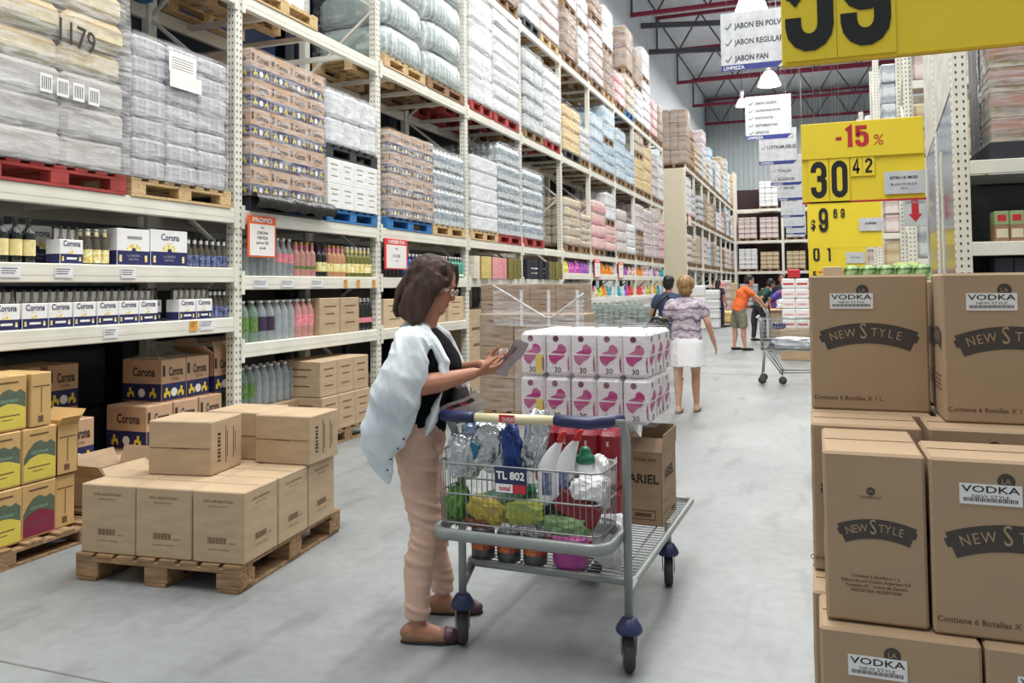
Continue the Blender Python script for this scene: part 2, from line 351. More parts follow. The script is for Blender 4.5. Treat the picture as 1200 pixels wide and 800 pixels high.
def blob(name, fn, m, parent, voxel=.01, smooth=4, disp=None, label=None):
    mb = MB(); fn(mb); me0 = mb.mesh('b', [m]); o = bpy.data.objects.new('b', me0); TMP.collection.objects.link(o)
    md = o.modifiers.new('r', 'REMESH'); md.mode = 'VOXEL'; md.voxel_size = voxel; md.use_smooth_shade = True
    s = o.modifiers.new('s', 'SMOOTH'); s.iterations = smooth; s.factor = .5
    TMP.view_layers[0].update(); dg = TMP.view_layers[0].depsgraph; me = bpy.data.meshes.new_from_object(o.evaluated_get(dg))
    bpy.data.objects.remove(o); me.materials.clear(); me.materials.append(m)
    if disp:
        co = [v.co.copy() for v in me.vertices]; no = [v.normal.copy() for v in me.vertices]
        me.vertices.foreach_set('co', [a for p, q in zip(co, no) for a in (p+q*disp(p))])
    me.polygons.foreach_set('use_smooth', [True]*len(me.polygons)); me.update()
    r = link(name, me, parent)
    if label: r['label'] = label
    return r
def wrinkle(a, fx, fy, fz, seed=0): return lambda c: a*noise.noise(Vector((c.x*fx+seed, c.y*fy, c.z*fz)))+a*.4*noise.noise(Vector((c.x*fx*2.3, c.y*fy*2.3+seed, c.z*fz*2.3)))
skin = mat('tanned_skin', (176, 122, 96), .5, var=.05, scale=6); skin_l = mat('light_skin', (206, 156, 130), .5, var=.05, scale=6)
hair_brown = mat('dark_brown_hair', (56, 38, 30), .7, var=.5, scale=30, stretch=(1, 1, .12), rgb2=(66, 44, 33)); hair_blond = mat('dark_blond_hair', (150, 118, 78), .55, var=.4, scale=30, stretch=(1, 1, .3)); hair_black = mat('black_hair', (28, 24, 24), .5, var=.2, scale=30)
def hand(mb, wrist, d, palm_n, size=1., curl=.6, spread=.018, side=1):
    """five-fingered hand: d points along the hand, palm_n out of the palm, side: thumb side along d x palm_n"""
    w = Vector(wrist); d = Vector(d).normalized(); n = Vector(palm_n); n = (n-d*n.dot(d)).normalized(); s = d.cross(n)*side; S = size
    loft(mb, [(w-d*.01*S, .022*S, .017*S, s), (w+d*.02*S, .033*S, .016*S, s), (w+d*.055*S, .04*S, .015*S, s), (w+d*.085*S, .04*S, .013*S, s), (w+d*.095*S, .03*S, .009*S, s)], 14)
    for q, L_ in enumerate((.066, .074, .07, .056)):
        b = w+d*.085*S+s*(.03-q*.02)*S; dd = d.copy(); pts = [b]
        for k in range(3):
            a = curl*(.5+.4*k); dd = (d*cos(a)+n*sin(a)).normalized(); pts.append(pts[-1]+dd*L_*S*(.45, .32, .26)[k])
        chain(mb, pts, [.0092*S, .0088*S, .008*S, .007*S])
    b = w+d*.03*S+s*.03*S; chain(mb, [b, b+(d*.6+s*.7+n*.3).normalized()*.035*S, b+(d*.6+s*.7+n*.3).normalized()*.035*S+(d*.85+n*.45+s*.15).normalized()*.03*S, b+(d*.6+s*.7+n*.3).normalized()*.035*S+(d*.85+n*.45+s*.15).normalized()*.055*S], [.013*S, .011*S, .010*S, .008*S])
def headmesh(mb, c, pitch_=0., S=1., turn=0.):
    """head with face towards +x, c = centre of skull"""
    M = Matrix.Translation(Vector(c)) @ Matrix.Rotation(turn, 4, 'Z') @ Matrix.Rotation(pitch_, 4, 'Y'); old = mb.T; mb.T = old @ M
    ell(mb, (0, 0, .03*S), (.095*S, .076*S, .095*S)); ell(mb, (.028*S, 0, -.04*S), (.062*S, .058*S, .075*S))
    ell(mb, (.062*S, 0, -.088*S), (.026*S, .03*S, .022*S)); loft(mb, [((.084*S, 0, .015*S), .009*S, .008*S), ((.1*S, 0, -.012*S), .012*S, .011*S), ((.106*S, 0, -.026*S), .012*S, .015*S), ((.088*S, 0, -.036*S), .01*S, .012*S)], 10)
    ell(mb, (.082*S, 0, -.056*S), (.012*S, .022*S, .006*S)); ell(mb, (.08*S, 0, -.068*S), (.012*S, .02*S, .006*S)); ell(mb, (.078*S, 0, .028*S), (.02*S, .05*S, .01*S))
    for y in (-1, 1):
        ell(mb, (.06*S, y*.035*S, -.028*S), (.025*S, .022*S, .02*S)); ell(mb, (0, y*.078*S, -.012*S), (.018*S, .008*S, .03*S))
    mb.T = old; return M
def facebits(t, M, S=1., lips=(150, 84, 78)):
    e = MB(); e.T = M
    for y in (-1, 1): ell(e, (.074*S, y*.031*S, .004*S), (.013*S, .014*S, .009*S), n=10)
    e.build('eyes', mat('eye_white', (226, 220, 214), .3), t)
    e = MB(); e.T = M
    for y in (-1, 1): ell(e, (.083*S, y*.031*S, .002*S), (.006*S, .0065*S, .0065*S), n=10)
    e.build('irises', mat('dark_iris', (48, 32, 24), .3), t)
    e = MB(); e.T = M
    for y in (-1, 1): e.tube([(.086*S, y*.012*S, .026*S), (.09*S, y*.03*S, .031*S), (.078*S, y*.05*S, .024*S)], .0035*S, 6)
    e.build('eyebrows', hair_brown, t)
    e = MB(); e.T = M; ell(e, (.0865*S, 0, -.056*S), (.009*S, .019*S, .0045*S), n=10); ell(e, (.0855*S, 0, -.065*S), (.009*S, .017*S, .0045*S), n=10); e.build('lips', mat('lip_skin', lips, .45), t)

# ---------------- woman with the cardigan, reading beside the cart (local +x = where she faces)
WZ = radians(19)
W = thing('person', 'woman in a pale blue open shirt and pink trousers reading beside the loaded cart', 'person', (-1.66, 3.42, 0), WZ)
def w_body(mb):
    # torso
    loft(mb, [((-.06, 0, .86), .10, .155), ((-.06, 0, .95), .115, .17), ((-.045, 0, 1.06), .10, .145), ((-.02, 0, 1.18), .115, .16), ((-.02, 0, 1.28), .095, .18), ((-.03, 0, 1.345), .06, .13), ((-.02, 0, 1.38), .05, .06)])
    loft(mb, [((-.03, 0, 1.33), .052, .055), ((.0, 0, 1.42), .048, .05), ((.02, 0, 1.47), .05, .05)])
    headmesh(mb, (.015, 0, 1.555), .3, 1.08, -.18)
    # legs
    for y, hx, kx, ax in ((-.085, -.055, .0, -.045), (.085, -.05, .03, .03)):
        yy = -.12 if y < 0 else .2
        loft(mb, [((hx, y, .92), .08, .07), ((hx+.01, y, .78), .062, .06), ((kx-.01, (y+yy)/2, .5), .042, .04), ((kx-.015, (y+yy)/2, .44), .04, .038), ((kx-.04, yy*.9, .32), .04, .037), ((ax, yy, .12), .033, .032), ((ax, yy, .05), .036, .034)])
        loft(mb, [((ax-.05, yy, .05), .03, .03), ((ax, yy, .055), .042, .034), ((ax+.06, yy, .045), .03, .038), ((ax+.12, yy, .03), .02, .04), ((ax+.165, yy, .025), .012, .03)])
    # near (right) arm
    chain(mb, [(-.05, -.18, 1.29), (-.075, -.24, 1.12)], [.052, .045]); chain(mb, [(-.075, -.24, 1.12), (.06, -.19, 1.135), (.215, -.1, 1.165)], [.05, .045, .026])
    hand(mb, (.215, -.1, 1.165), (.9, .3, .12), (.1, .45, .85), 1., .75, side=1)
    # far (left) arm
    chain(mb, [(-.03, .18, 1.29), (-.04, .23, 1.1)], [.05, .043]); chain(mb, [(-.04, .23, 1.1), (.12, .14, 1.15), (.235, .03, 1.19)], [.045, .038, .025])
    hand(mb, (.235, .03, 1.185), (.85, -.3, .25), (.1, -.5, .8), .95, .7, side=-1)
blob('body', w_body, skin, W, .0055, 3)
HM = Matrix.Translation((.015, 0, 1.555)) @ Matrix.Rotation(-.18, 4, 'Z') @ Matrix.Rotation(.3, 4, 'Y')
facebits(W, HM, 1.08)
def w_hair(mb):
    mb.T = HM
    ell(mb, (-.018, 0, .045), (.112, .1, .1)); ell(mb, (-.045, 0, -.03), (.095, .105, .13))
    for y in (-1, 1):
        loft(mb, [((.02, y*.078, .07), .075, .02, (1, 0, 0)), ((.0, y*.096, .0), .07, .022), ((-.02, y*.1, -.08), .075, .024), ((-.035, y*.095, -.15), .065, .02), ((-.045, y*.08, -.175), .05, .012)])
        loft(mb, [((.055, y*.03, .112), .03, .03, (1, 0, 0)), ((.088, y*.052, .06), .014, .024), ((.08, y*.078, .02), .014, .012)])
    loft(mb, [((-.09, 0, .05), .03, .08), ((-.12, 0, -.05), .03, .09), ((-.115, 0, -.15), .025, .085), ((-.1, 0, -.18), .015, .07)])
    mb.T = Matrix.Identity(4)
blob('hair', w_hair, hair_brown, W, .006, 3, wrinkle(.006, 60, 60, 6))
gl = MB(); gl.T = HM
for y in (-1, 1):
    gl.tube([(.112+.002*cos(2*pi*k/16), y*.036+.021*cos(2*pi*k/16), .0+.015*sin(2*pi*k/16)) for k in range(16)], .0016, 6, closed=True)
    gl.tube([(.11, y*.056, .004), (.06, y*.086, .008), (.0, y*.09, 0)], .0016, 6)
gl.tube([(.114, -.015, .002), (.12, 0, .004), (.114, .015, .002)], .0016, 6)
gl.build('glasses_frame', mat('silver_frame', (200, 190, 176), .25, metal=.8), W)
gl = MB(); gl.T = HM
for y in (-1, 1): gl.add([(.113, y*.036+.02*cos(2*pi*k/16), .0+.0145*sin(2*pi*k/16)) for k in range(16)], [tuple(range(16))])
gl.build('glasses_lens', mat('lens_glass', (230, 236, 236), .05, alpha=.25, spec=1.), W)
def w_top(mb):
    loft(mb, [((-.055, 0, .9), .125, .175), ((-.05, 0, .97), .128, .178), ((-.035, 0, 1.06), .122, .16), ((-.0, 0, 1.16), .138, .168), ((.005, 0, 1.21), .142, .17), ((-.01, 0, 1.27), .115, .175), ((-.03, 0, 1.33), .078, .15), ((-.035, 0, 1.355), .058, .1)])
    for y in (-1, 1): ell(mb, (.085, y*.07, 1.19), (.06, .065, .06))
blob('tank_top', w_top, mat('black_knit', (18, 19, 23), .95, var=.15, scale=40, spec=.15), W, .008, 3, wrinkle(.006, 8, 8, 14), 'black sleeveless top')
def w_trs(mb):
    loft(mb, [((-.055, 0, .96), .122, .175), ((-.062, 0, .88), .128, .18), ((-.06, 0, .83), .12, .175)])
    for y, hx, kx, ax in ((-.085, -.055, .0, -.045), (.085, -.05, .03, .03)):
        yy = -.12 if y < 0 else .2
        loft(mb, [((hx-.005, y, .92), .108, .095), ((hx+.01, y, .8), .094, .09), ((hx+.02, y*.97, .66), .078, .075), ((kx-.005, (y+yy)/2, .5), .066, .062), ((kx-.012, (y+yy)/2, .43), .062, .06), ((kx-.04, yy*.9, .31), .063, .057), ((ax, yy, .17), .05, .046), ((ax, yy, .105), .05, .044)])
def trs_disp(c):
    k = max(0, noise.noise(Vector((c.x*7, c.y*7+3, c.z*34+c.x*12))))*(.011 if .3 < c.z < .62 or c.z < .22 or c.z > .8 else .005)
    return .003+k*1.5+.003*noise.noise(Vector((c.x*14, c.y*14, c.z*18)))
blob('trousers', w_trs, mat('dusty_pink_denim', (214, 178, 158), .75, var=.05, scale=20), W, .0065, 2, trs_disp, 'slim dusty pink trousers')
shoe_m = mat('tan_leather', (150, 112, 84), .6, var=.12, scale=30); toe_m = mat('purple_toe_leather', (78, 48, 62), .45)
for yy, ax, nm in ((-.12, -.045, 'tan flat shoe with a dark purple toe'), (.2, .03, 'far flat shoe')):
    s = blob('shoe', lambda mb: loft(mb, [((ax-.07, yy, .03), .02, .02, (0, 0, 1)), ((ax-.055, yy, .038), .038, .034, (0, 0, 1)), ((ax, yy, .034), .036, .038), ((ax+.06, yy, .03), .032, .042), ((ax+.12, yy, .028), .03, .046), ((ax+.165, yy, .024), .024, .04), ((ax+.185, yy, .02), .012, .02)]), shoe_m, W, .006, 2, None, nm)
    blob('shoe_toe', lambda mb: loft(mb, [((ax+.118, yy, .032), .032, .047, (0, 0, 1)), ((ax+.15, yy, .03), .03, .046), ((ax+.178, yy, .024), .022, .036), ((ax+.192, yy, .02), .012, .02)]), toe_m, s, .005, 2)
    MB().rings([[(ax+.06+.135*cos(2*pi*k/20), yy+.046*sin(2*pi*k/20)*(1.05 if cos(2*pi*k/20) > 0 else .8), z) for k in range(20)] for z in (0, .01)]).build('sole', black, s)
shirt_m = mat('pale_blue_cotton', (214, 226, 232), .8, var=.06, scale=5, rgb2=(230, 236, 240))
def w_shirt(mb):
    # shoulders and yoke
    loft(mb, [((-.045, -.2, 1.29), .075, .07, (1, 0, 0)), ((-.055, -.12, 1.335), .085, .06), ((-.075, 0, 1.36), .07, .045), ((-.055, .12, 1.335), .085, .06), ((-.045, .2, 1.29), .075, .07)])
    # near sleeve falling like a cape over the upper arm
    loft(mb, [((-.05, -.19, 1.33), .06, .06, (1, 0, 0)), ((-.065, -.22, 1.25), .092, .068), ((-.088, -.24, 1.17), .108, .08), ((-.11, -.245, 1.1), .112, .075), ((-.15, -.24, 1.03), .1, .055)])
    loft(mb, [((-.04, .19, 1.33), .06, .06, (1, 0, 0)), ((-.05, .22, 1.22), .09, .075), ((-.06, .235, 1.12), .09, .075)])
    # back panel
    loft(mb, [((-.1, 0, 1.35), .03, .12, (1, 0, 0)), ((-.125, 0, 1.26), .045, .2), ((-.155, -.01, 1.12), .05, .23), ((-.185, -.02, 1.0), .05, .24), ((-.21, -.03, .88), .04, .23), ((-.225, -.05, .82), .02, .19)])
    # hanging near side panel running down to a corner
    loft(mb, [((-.1, -.2, 1.15), .1, .05, (1, 0, 0)), ((-.135, -.22, 1.02), .115, .04), ((-.165, -.225, .93), .11, .035), ((-.185, -.225, .86), .085, .028), ((-.18, -.22, .79), .05, .02), ((-.155, -.215, .70), .012, .01)])
    # front edges on both sides
    loft(mb, [((-.03, -.1, 1.375), .028, .035, (1, 0, 0)), ((.03, -.135, 1.31), .025, .04), ((.085, -.165, 1.22), .022, .034), ((.085, -.17, 1.12), .02, .032), ((.045, -.165, 1.0), .018, .034), ((.01, -.16, .93), .016, .036), ((.0, -.16, .9), .012, .034)])
    loft(mb, [((-.02, .09, 1.375), .028, .035, (1, 0, 0)), ((.06, .12, 1.31), .03, .045), ((.12, .14, 1.2), .026, .045), ((.13, .15, 1.08), .022, .045), ((.1, .15, .95), .018, .045)])
def shirt_disp(c):
    q = Vector((c.x*9+c.z*4, c.y*6, c.z*2.4)); return -.036*abs(noise.noise(q))-.012*abs(noise.noise(q*2.6))+.008+.0015*noise.noise(Vector((c.x*50, c.y*50, c.z*20)))
sh_ = blob('open_shirt', w_shirt, shirt_m, W, .0065, 3, shirt_disp, 'pale blue open shirt draped over the shoulders')
bb = MB()
for x, z in ((-.10, .905), (-.125, .865), (-.155, .82), (-.17, .775)): bb.lathe([(0, 0), (.006, .001), (.006, .004), (0, .005)], 10, 0, (0, 0, 0)) if False else ell(bb, (x+.02, -.257, z), (.005, .004, .005), n=8)
bb.build('buttons', mat('dark_shirt_button', (60, 60, 66), .4), sh_)
def local(p, base=W): 
    c, s = cos(WZ), sin(WZ); return (base.location.x+p[0]*c-p[1]*s, base.location.y+p[0]*s+p[1]*c, p[2])
# folded leaflet in her hands, second leaflet and bag below
def sheet(cx, cy, cz, w, l, ang, yawr, cols, nm, label, tilt=0.):
    mb = MB(); n = 6; vs = []
    for i in range(n+1):
        for j in range(5):
            a = (i/n-.5)*l; b = (j/4-.5)*w; bend = .012*sin(pi*j/4)+.008*sin(2*pi*i/n)+b*sin(tilt)
            vs.append((a*cos(ang)-bend*sin(ang), b*cos(tilt), a*sin(ang)+bend*cos(ang)))
    k = len(vs); vs += [(x+.004*sin(ang), y, z-.004*cos(ang)) for x, y, z in vs]
    fs = [(i*5+j, (i+1)*5+j, (i+1)*5+j+1, i*5+j+1) for i in range(n) for j in range(4)]
    mb.add(vs, fs+[tuple(k+q for q in reversed(f)) for f in fs], 0, True)
    for r_ in range(4):
        i = 1+r_; f = (i*5+1, (i)*5+2, (i+1)*5+2, (i+1)*5+1); q = [vs[a] for a in f]; up_ = Vector((-sin(ang), 0, cos(ang)))*.0015
        mb.add([Vector(p)+up_ for p in q]+[Vector(p)-up_*4.5 for p in q], [(0, 1, 2, 3), (7, 6, 5, 4)], 1+(r_ % 2))
    o = tag(mb.build(nm, cols, None, local((cx, cy, cz)), 0), label, 'leaflet'); o.rotation_euler = (0, 0, WZ+yawr); return o
sheet(.37, -.035, 1.222, .11, .19, .95, -.3, [mat('magazine_paper', (186, 172, 178), .4, var=.1, scale=30), mat('magazine_rose_print', (190, 120, 130), .5), mat('magazine_grey_print', (120, 112, 118), .5)], 'leaflet', 'folded leaflet held up in both hands by the woman', -.36)
sheet(.16, -.14, 1.02, .12, .2, .5, -.2, [mat('pink_leaflet_paper', (214, 196, 196), .4, var=.1, scale=30), red, ink], 'leaflet', 'pinkish leaflet hanging below her wrists', -.7)
hb = thing('handbag', 'black handbag hanging in front of the woman at waist height', 'bag', local((.12, .06, .93)), WZ)
blob('bag_body', lambda mb: loft(mb, [((0, 0, 0), .05, .1, (1, 0, 0)), ((0, 0, .03), .07, .13), ((0, 0, .1), .065, .13), ((0, 0, .16), .045, .11), ((0, 0, .18), .02, .1)]), mat('black_leather', (28, 27, 30), .35, bump=.4, scale=30), hb, .007, 2, wrinkle(.006, 12, 12, 12))
MB().tube([(-.0, -.09, .16), (-.05, -.11, .26), (-.1, -.13, .36)], .006, 8).build('strap', black, hb); MB().tube([(.0, .09, .16), (-.05, .1, .26), (-.1, .1, .38)], .006, 8).build('strap', black, hb)
MB().tube([(.066, .02*cos(2*pi*k/14), .14+.02*sin(2*pi*k/14)) for k in range(14)], .003, 6, closed=True).build('ring', steel, hb)

# ---------------- generic figures
def figure(label, loc, rz, H, skin_m, hair_m, top_m, low_m, low='trousers', lean=0., step=.12, arms=None, sleeves='short', hair='short', shoes=black, build_=1., vox=.014, cap=None, toplabel=None, lowlabel=None):
    """faces +x; H height; lean bends the trunk forward; arms: ((elbow),(wrist)) per side in local metres for H = 1.7"""
    k = H/1.7; t = thing('person', label, 'person', loc, rz); bw = build_
    def S(p): return (p[0]*k, p[1]*k, p[2]*k)
    def up_(h, f=0., y=0.):    # point on the leaning trunk, h above the hip
        return (h*sin(lean)+f*cos(lean), y, .92+h*cos(lean)-f*sin(lean))
    hd = up_(.66, .03); hp = min(lean*.6, .9)
    A = arms or (((-.02, -.26, 1.1), (.06, -.28, .86)), ((-.04, .26, 1.1), (.0, .28, .86)))
    legs = ((-.095, step), (.095, -step))
    def bd(mb):
        loft(mb, [(S(up_(-.04)), .11*k*bw, .16*k*bw, (1, 0, 0)), (S(up_(.06)), .11*k*bw, .165*k*bw), (S(up_(.2)), .1*k*bw, .145*k*bw), (S(up_(.36)), .115*k*bw, .17*k*bw), (S(up_(.44)), .095*k, .19*k), (S(up_(.5)), .06*k, .12*k), (S(up_(.53)), .05*k, .06*k)])
        loft(mb, [(S(up_(.5)), .05*k, .055*k), (S(up_(.58, .01)), .048*k, .05*k), (S(up_(.62, .02)), .05*k, .05*k)]); headmesh(mb, S(hd), hp, k*1.02)
        for (y, sx), (e, w_) in zip(legs, A):
            loft(mb, [(S((0, y, .92)), .085*k*bw, .08*k*bw), (S((sx*.5, y, .7)), .076*k*bw, .074*k*bw), (S((sx*.8, y, .48)), .056*k, .054*k), (S((sx*.7, y, .34)), .058*k, .053*k), (S((sx, y, .1)), .035*k, .034*k), (S((sx, y, .05)), .036*k, .034*k)])
            loft(mb, [(S((sx-.05, y, .05)), .03*k, .03*k), (S((sx, y, .055)), .04*k, .034*k), (S((sx+.08, y, .04)), .028*k, .038*k), (S((sx+.15, y, .025)), .014*k, .03*k)])
            sh = up_(.44, 0, -.185 if y < 0 else .185)
            chain(mb, [S(sh), S(e)], [.052*k, .042*k]); chain(mb, [S(e), S(w_)], [.042*k, .027*k])
            d = (Vector(w_)-Vector(e)).normalized(); hand(mb, S(w_), d, (.1, 1 if y < 0 else -1, 0) if abs(d.z) > .6 else (0, 0, -1), k, .5, side=1 if y < 0 else -1)
    blob('body', bd, skin_m, t, vox*.75, 2)
    M = Matrix.Translation(Vector(S(hd))) @ Matrix.Rotation(hp, 4, 'Y'); facebits(t, M, k*1.02)
    def hr(mb):
        mb.T = M
        ell(mb, (-.02*k, 0, .05*k), (.1*k, .092*k, .095*k)); ell(mb, (-.045*k, 0, -.01*k), (.075*k, .088*k, .09*k))
        if hair == 'bob': ell(mb, (-.035*k, 0, .03*k), (.115*k, .115*k, .115*k)); ell(mb, (-.06*k, 0, -.05*k), (.075*k, .095*k, .08*k))
        if hair == 'long': loft(mb, [((-.06*k, 0, 0), .06*k, .09*k), ((-.08*k, 0, -.1*k), .05*k, .09*k), ((-.1*k, 0, -.24*k), .03*k, .07*k)])
        mb.T = Matrix.Identity(4)
    blob('hair', hr, hair_m, t, .01*1.2, 2, wrinkle(.01, 30, 30, 20))
    if cap: blob('cap', lambda mb: [setattr(mb, 'T', M), ell(mb, (-.01, 0, .07*k), (.105*k, .095*k, .075*k)), loft(mb, [((.07*k, 0, .06*k), .01*k, .07*k), ((.16*k, 0, .045*k), .006*k, .05*k)]), setattr(mb, 'T', Matrix.Identity(4))], cap, t, .01, 2)
    def tp(mb):
        loft(mb, [(S(up_(-.06)), .135*k*bw, .18*k*bw, (1, 0, 0)), (S(up_(.06)), .135*k*bw, .185*k*bw), (S(up_(.2)), .125*k*bw, .17*k*bw), (S(up_(.36)), .135*k*bw, .185*k*bw), (S(up_(.44)), .11*k, .2*k), (S(up_(.5)), .075*k, .13*k), (S(up_(.525)), .06*k, .08*k)])
        for (y, sx), (e, w_) in zip(legs, A):
            sh = up_(.44, 0, -.185 if y < 0 else .185); m = tuple(sh[q]*.45+e[q]*.55 for q in range(3))
            if sleeves != 'none': chain(mb, [S(sh), S(m)], [.07*k, .066*k])
            if sleeves == 'long': chain(mb, [S(m), S(e), S(w_)], [.066*k, .055*k, .04*k])
    blob('shirt', tp, top_m, t, vox, 2, wrinkle(.012, 9, 9, 9), toplabel)
    if low == 'skirt':
        blob('skirt', lambda mb: loft(mb, [(S((0, 0, .98)), .125*k, .17*k, (1, 0, 0)), (S((0, 0, .88)), .145*k*bw, .2*k*bw), (S((0, 0, .7)), .185*k, .225*k), (S((0, 0, .58)), .2*k, .235*k)]), low_m, t, vox, 2, wrinkle(.006, 12, 12, 3), lowlabel)
    else:
        end = .5 if low == 'shorts' else .1
        def lo(mb):
            loft(mb, [(S((0, 0, .97)), .125*k*bw, .17*k*bw, (1, 0, 0)), (S((0, 0, .88)), .132*k*bw, .18*k*bw), (S((0, 0, .82)), .12*k*bw, .175*k*bw)])
            for y, sx in legs:
                R = [(S((0, y, .92)), .108*k*bw, .1*k*bw), (S((sx*.5, y, .7)), .1*k*bw, .095*k*bw), (S((sx*.8, y, .5)), .085*k*bw, .08*k*bw)]
                if low == 'trousers': R += [(S((sx*.75, y, .34)), .07*k, .065*k), (S((sx, y, .09)), .06*k, .055*k)]
                loft(mb, R)
        blob('shorts' if low == 'shorts' else 'trousers', lo, low_m, t, vox, 2, wrinkle(.01, 10, 10, 12), lowlabel)
    for y, sx in legs:
        blob('shoe', lambda mb: loft(mb, [(S((sx-.07, y, .03)), .025*k, .03*k, (0, 0, 1)), (S((sx-.02, y, .04)), .04*k, .042*k), (S((sx+.08, y, .035)), .034*k, .048*k), (S((sx+.16, y, .028)), .026*k, .044*k), (S((sx+.19, y, .02)), .012*k, .025*k)]), shoes, t, .01, 1)
    return t
plaid = bands_mat('purple_checked_cloth', [(150, 134, 152), (196, 184, 196), (96, 82, 104), (168, 152, 168), (206, 196, 204)], .13, 'Z', .8, 1.6, .2)
w2 = figure('woman walking away in a purple checked blouse and white skirt, black bag on her shoulder', (-1.47, 10.15, 0), radians(88), 1.64, skin_l, hair_blond, plaid, mat('white_cotton_skirt', (238, 238, 240), .8, var=.02), 'skirt', .02, .1,
    (((-.02, -.27, 1.13), (.1, -.33, .86)), ((-.02, .27, 1.12), (.02, .27, .92))), 'short', 'bob', mat('pale_sandal_leather', (186, 160, 140), .6), 1.06, .01, None, 'purple and grey patterned blouse', 'short white skirt')
bg2 = thing('shoulder_bag', 'large black shoulder bag carried by the woman in the white skirt', 'bag', (-1.79, 10.1, .0))
blob('bag_body', lambda mb: loft(mb, [((0, 0, .88), .1, .07, (1, 0, 0)), ((0, 0, .94), .16, .09), ((0, 0, 1.05), .16, .08), ((.02, 0, 1.15), .1, .05)]), MATS['black_leather'], bg2, .012, 2, wrinkle(.02, 12, 12, 12))
MB().tube([(-.08, 0, 1.12), (-.02, .0, 1.3), (.1, .02, 1.42), (.12, .1, 1.35), (.1, .06, 1.12)], .016, 8).build('strap', black, bg2)
figure('man in a navy T-shirt seen from behind left of the woman in the white skirt', (-2.18, 13.2, 0), radians(80), 1.68, skin, hair_black, mat('navy_cotton', (52, 66, 98), .8, var=.1), mat('dark_jeans', (44, 48, 60), .8), vox=.013)
olive = mat('olive_grey_cotton', (128, 128, 112), .8, var=.1)
figure('man in an orange shirt and olive shorts leaning on a cart', (-1.66, 19.9, 0), radians(15), 1.78, skin_l, hair_black, mat('orange_cotton', (238, 112, 56), .8, var=.06), olive, 'shorts', .33, .1,
    (((.38, -.2, 1.16), (.5, -.15, 1.02)), ((.38, .2, 1.16), (.5, .15, 1.02))), 'short', 'short', black, 1.15, .013, None, 'orange short-sleeved shirt', 'olive knee-length shorts')
figure('person in a dark green shirt bending between the carts behind the man in orange', (-1.42, 23.2, 0), radians(20), 1.75, skin, hair_black, mat('dark_green_cotton', (30, 70, 60), .8), mat('dark_jeans', (44, 48, 60), .8), lean=.5, vox=.015)
figure('person in a pink and blue top bending over a cart in the far group', (-1.05, 23.4, 0), radians(-20), 1.68, skin, hair_black, mat('pink_blue_cloth', (196, 60, 120), .8, var=.3, scale=6, rgb2=(60, 90, 180)), mat('red_cloth', (170, 36, 44), .8), lean=.55, vox=.015)
figure('person in a dark navy jacket standing behind the far group', (-.85, 24.3, 0), radians(-80), 1.78, skin, hair_black, mat('dark_navy_jacket', (38, 46, 66), .8), mat('dark_jeans', (44, 48, 60), .8), sleeves='long', vox=.015)
figure('child in a red top beside the stacked white packs', (-.62, 24.0, 0), radians(-100), 1.42, skin, hair_black, mat('bright_red_cotton', (196, 44, 44), .8), mat('dark_jeans', (44, 48, 60), .8), vox=.015)
figure('distant shopper in dark clothes standing by the far left displays', (-3.2, 30.0, 0), radians(60), 1.68, skin, hair_black, mat('dark_grey_cotton', (52, 50, 56), .8), mat('dark_jeans', (44, 48, 60), .8), hair='long', vox=.018)

bpy.data.scenes.remove(TMP)
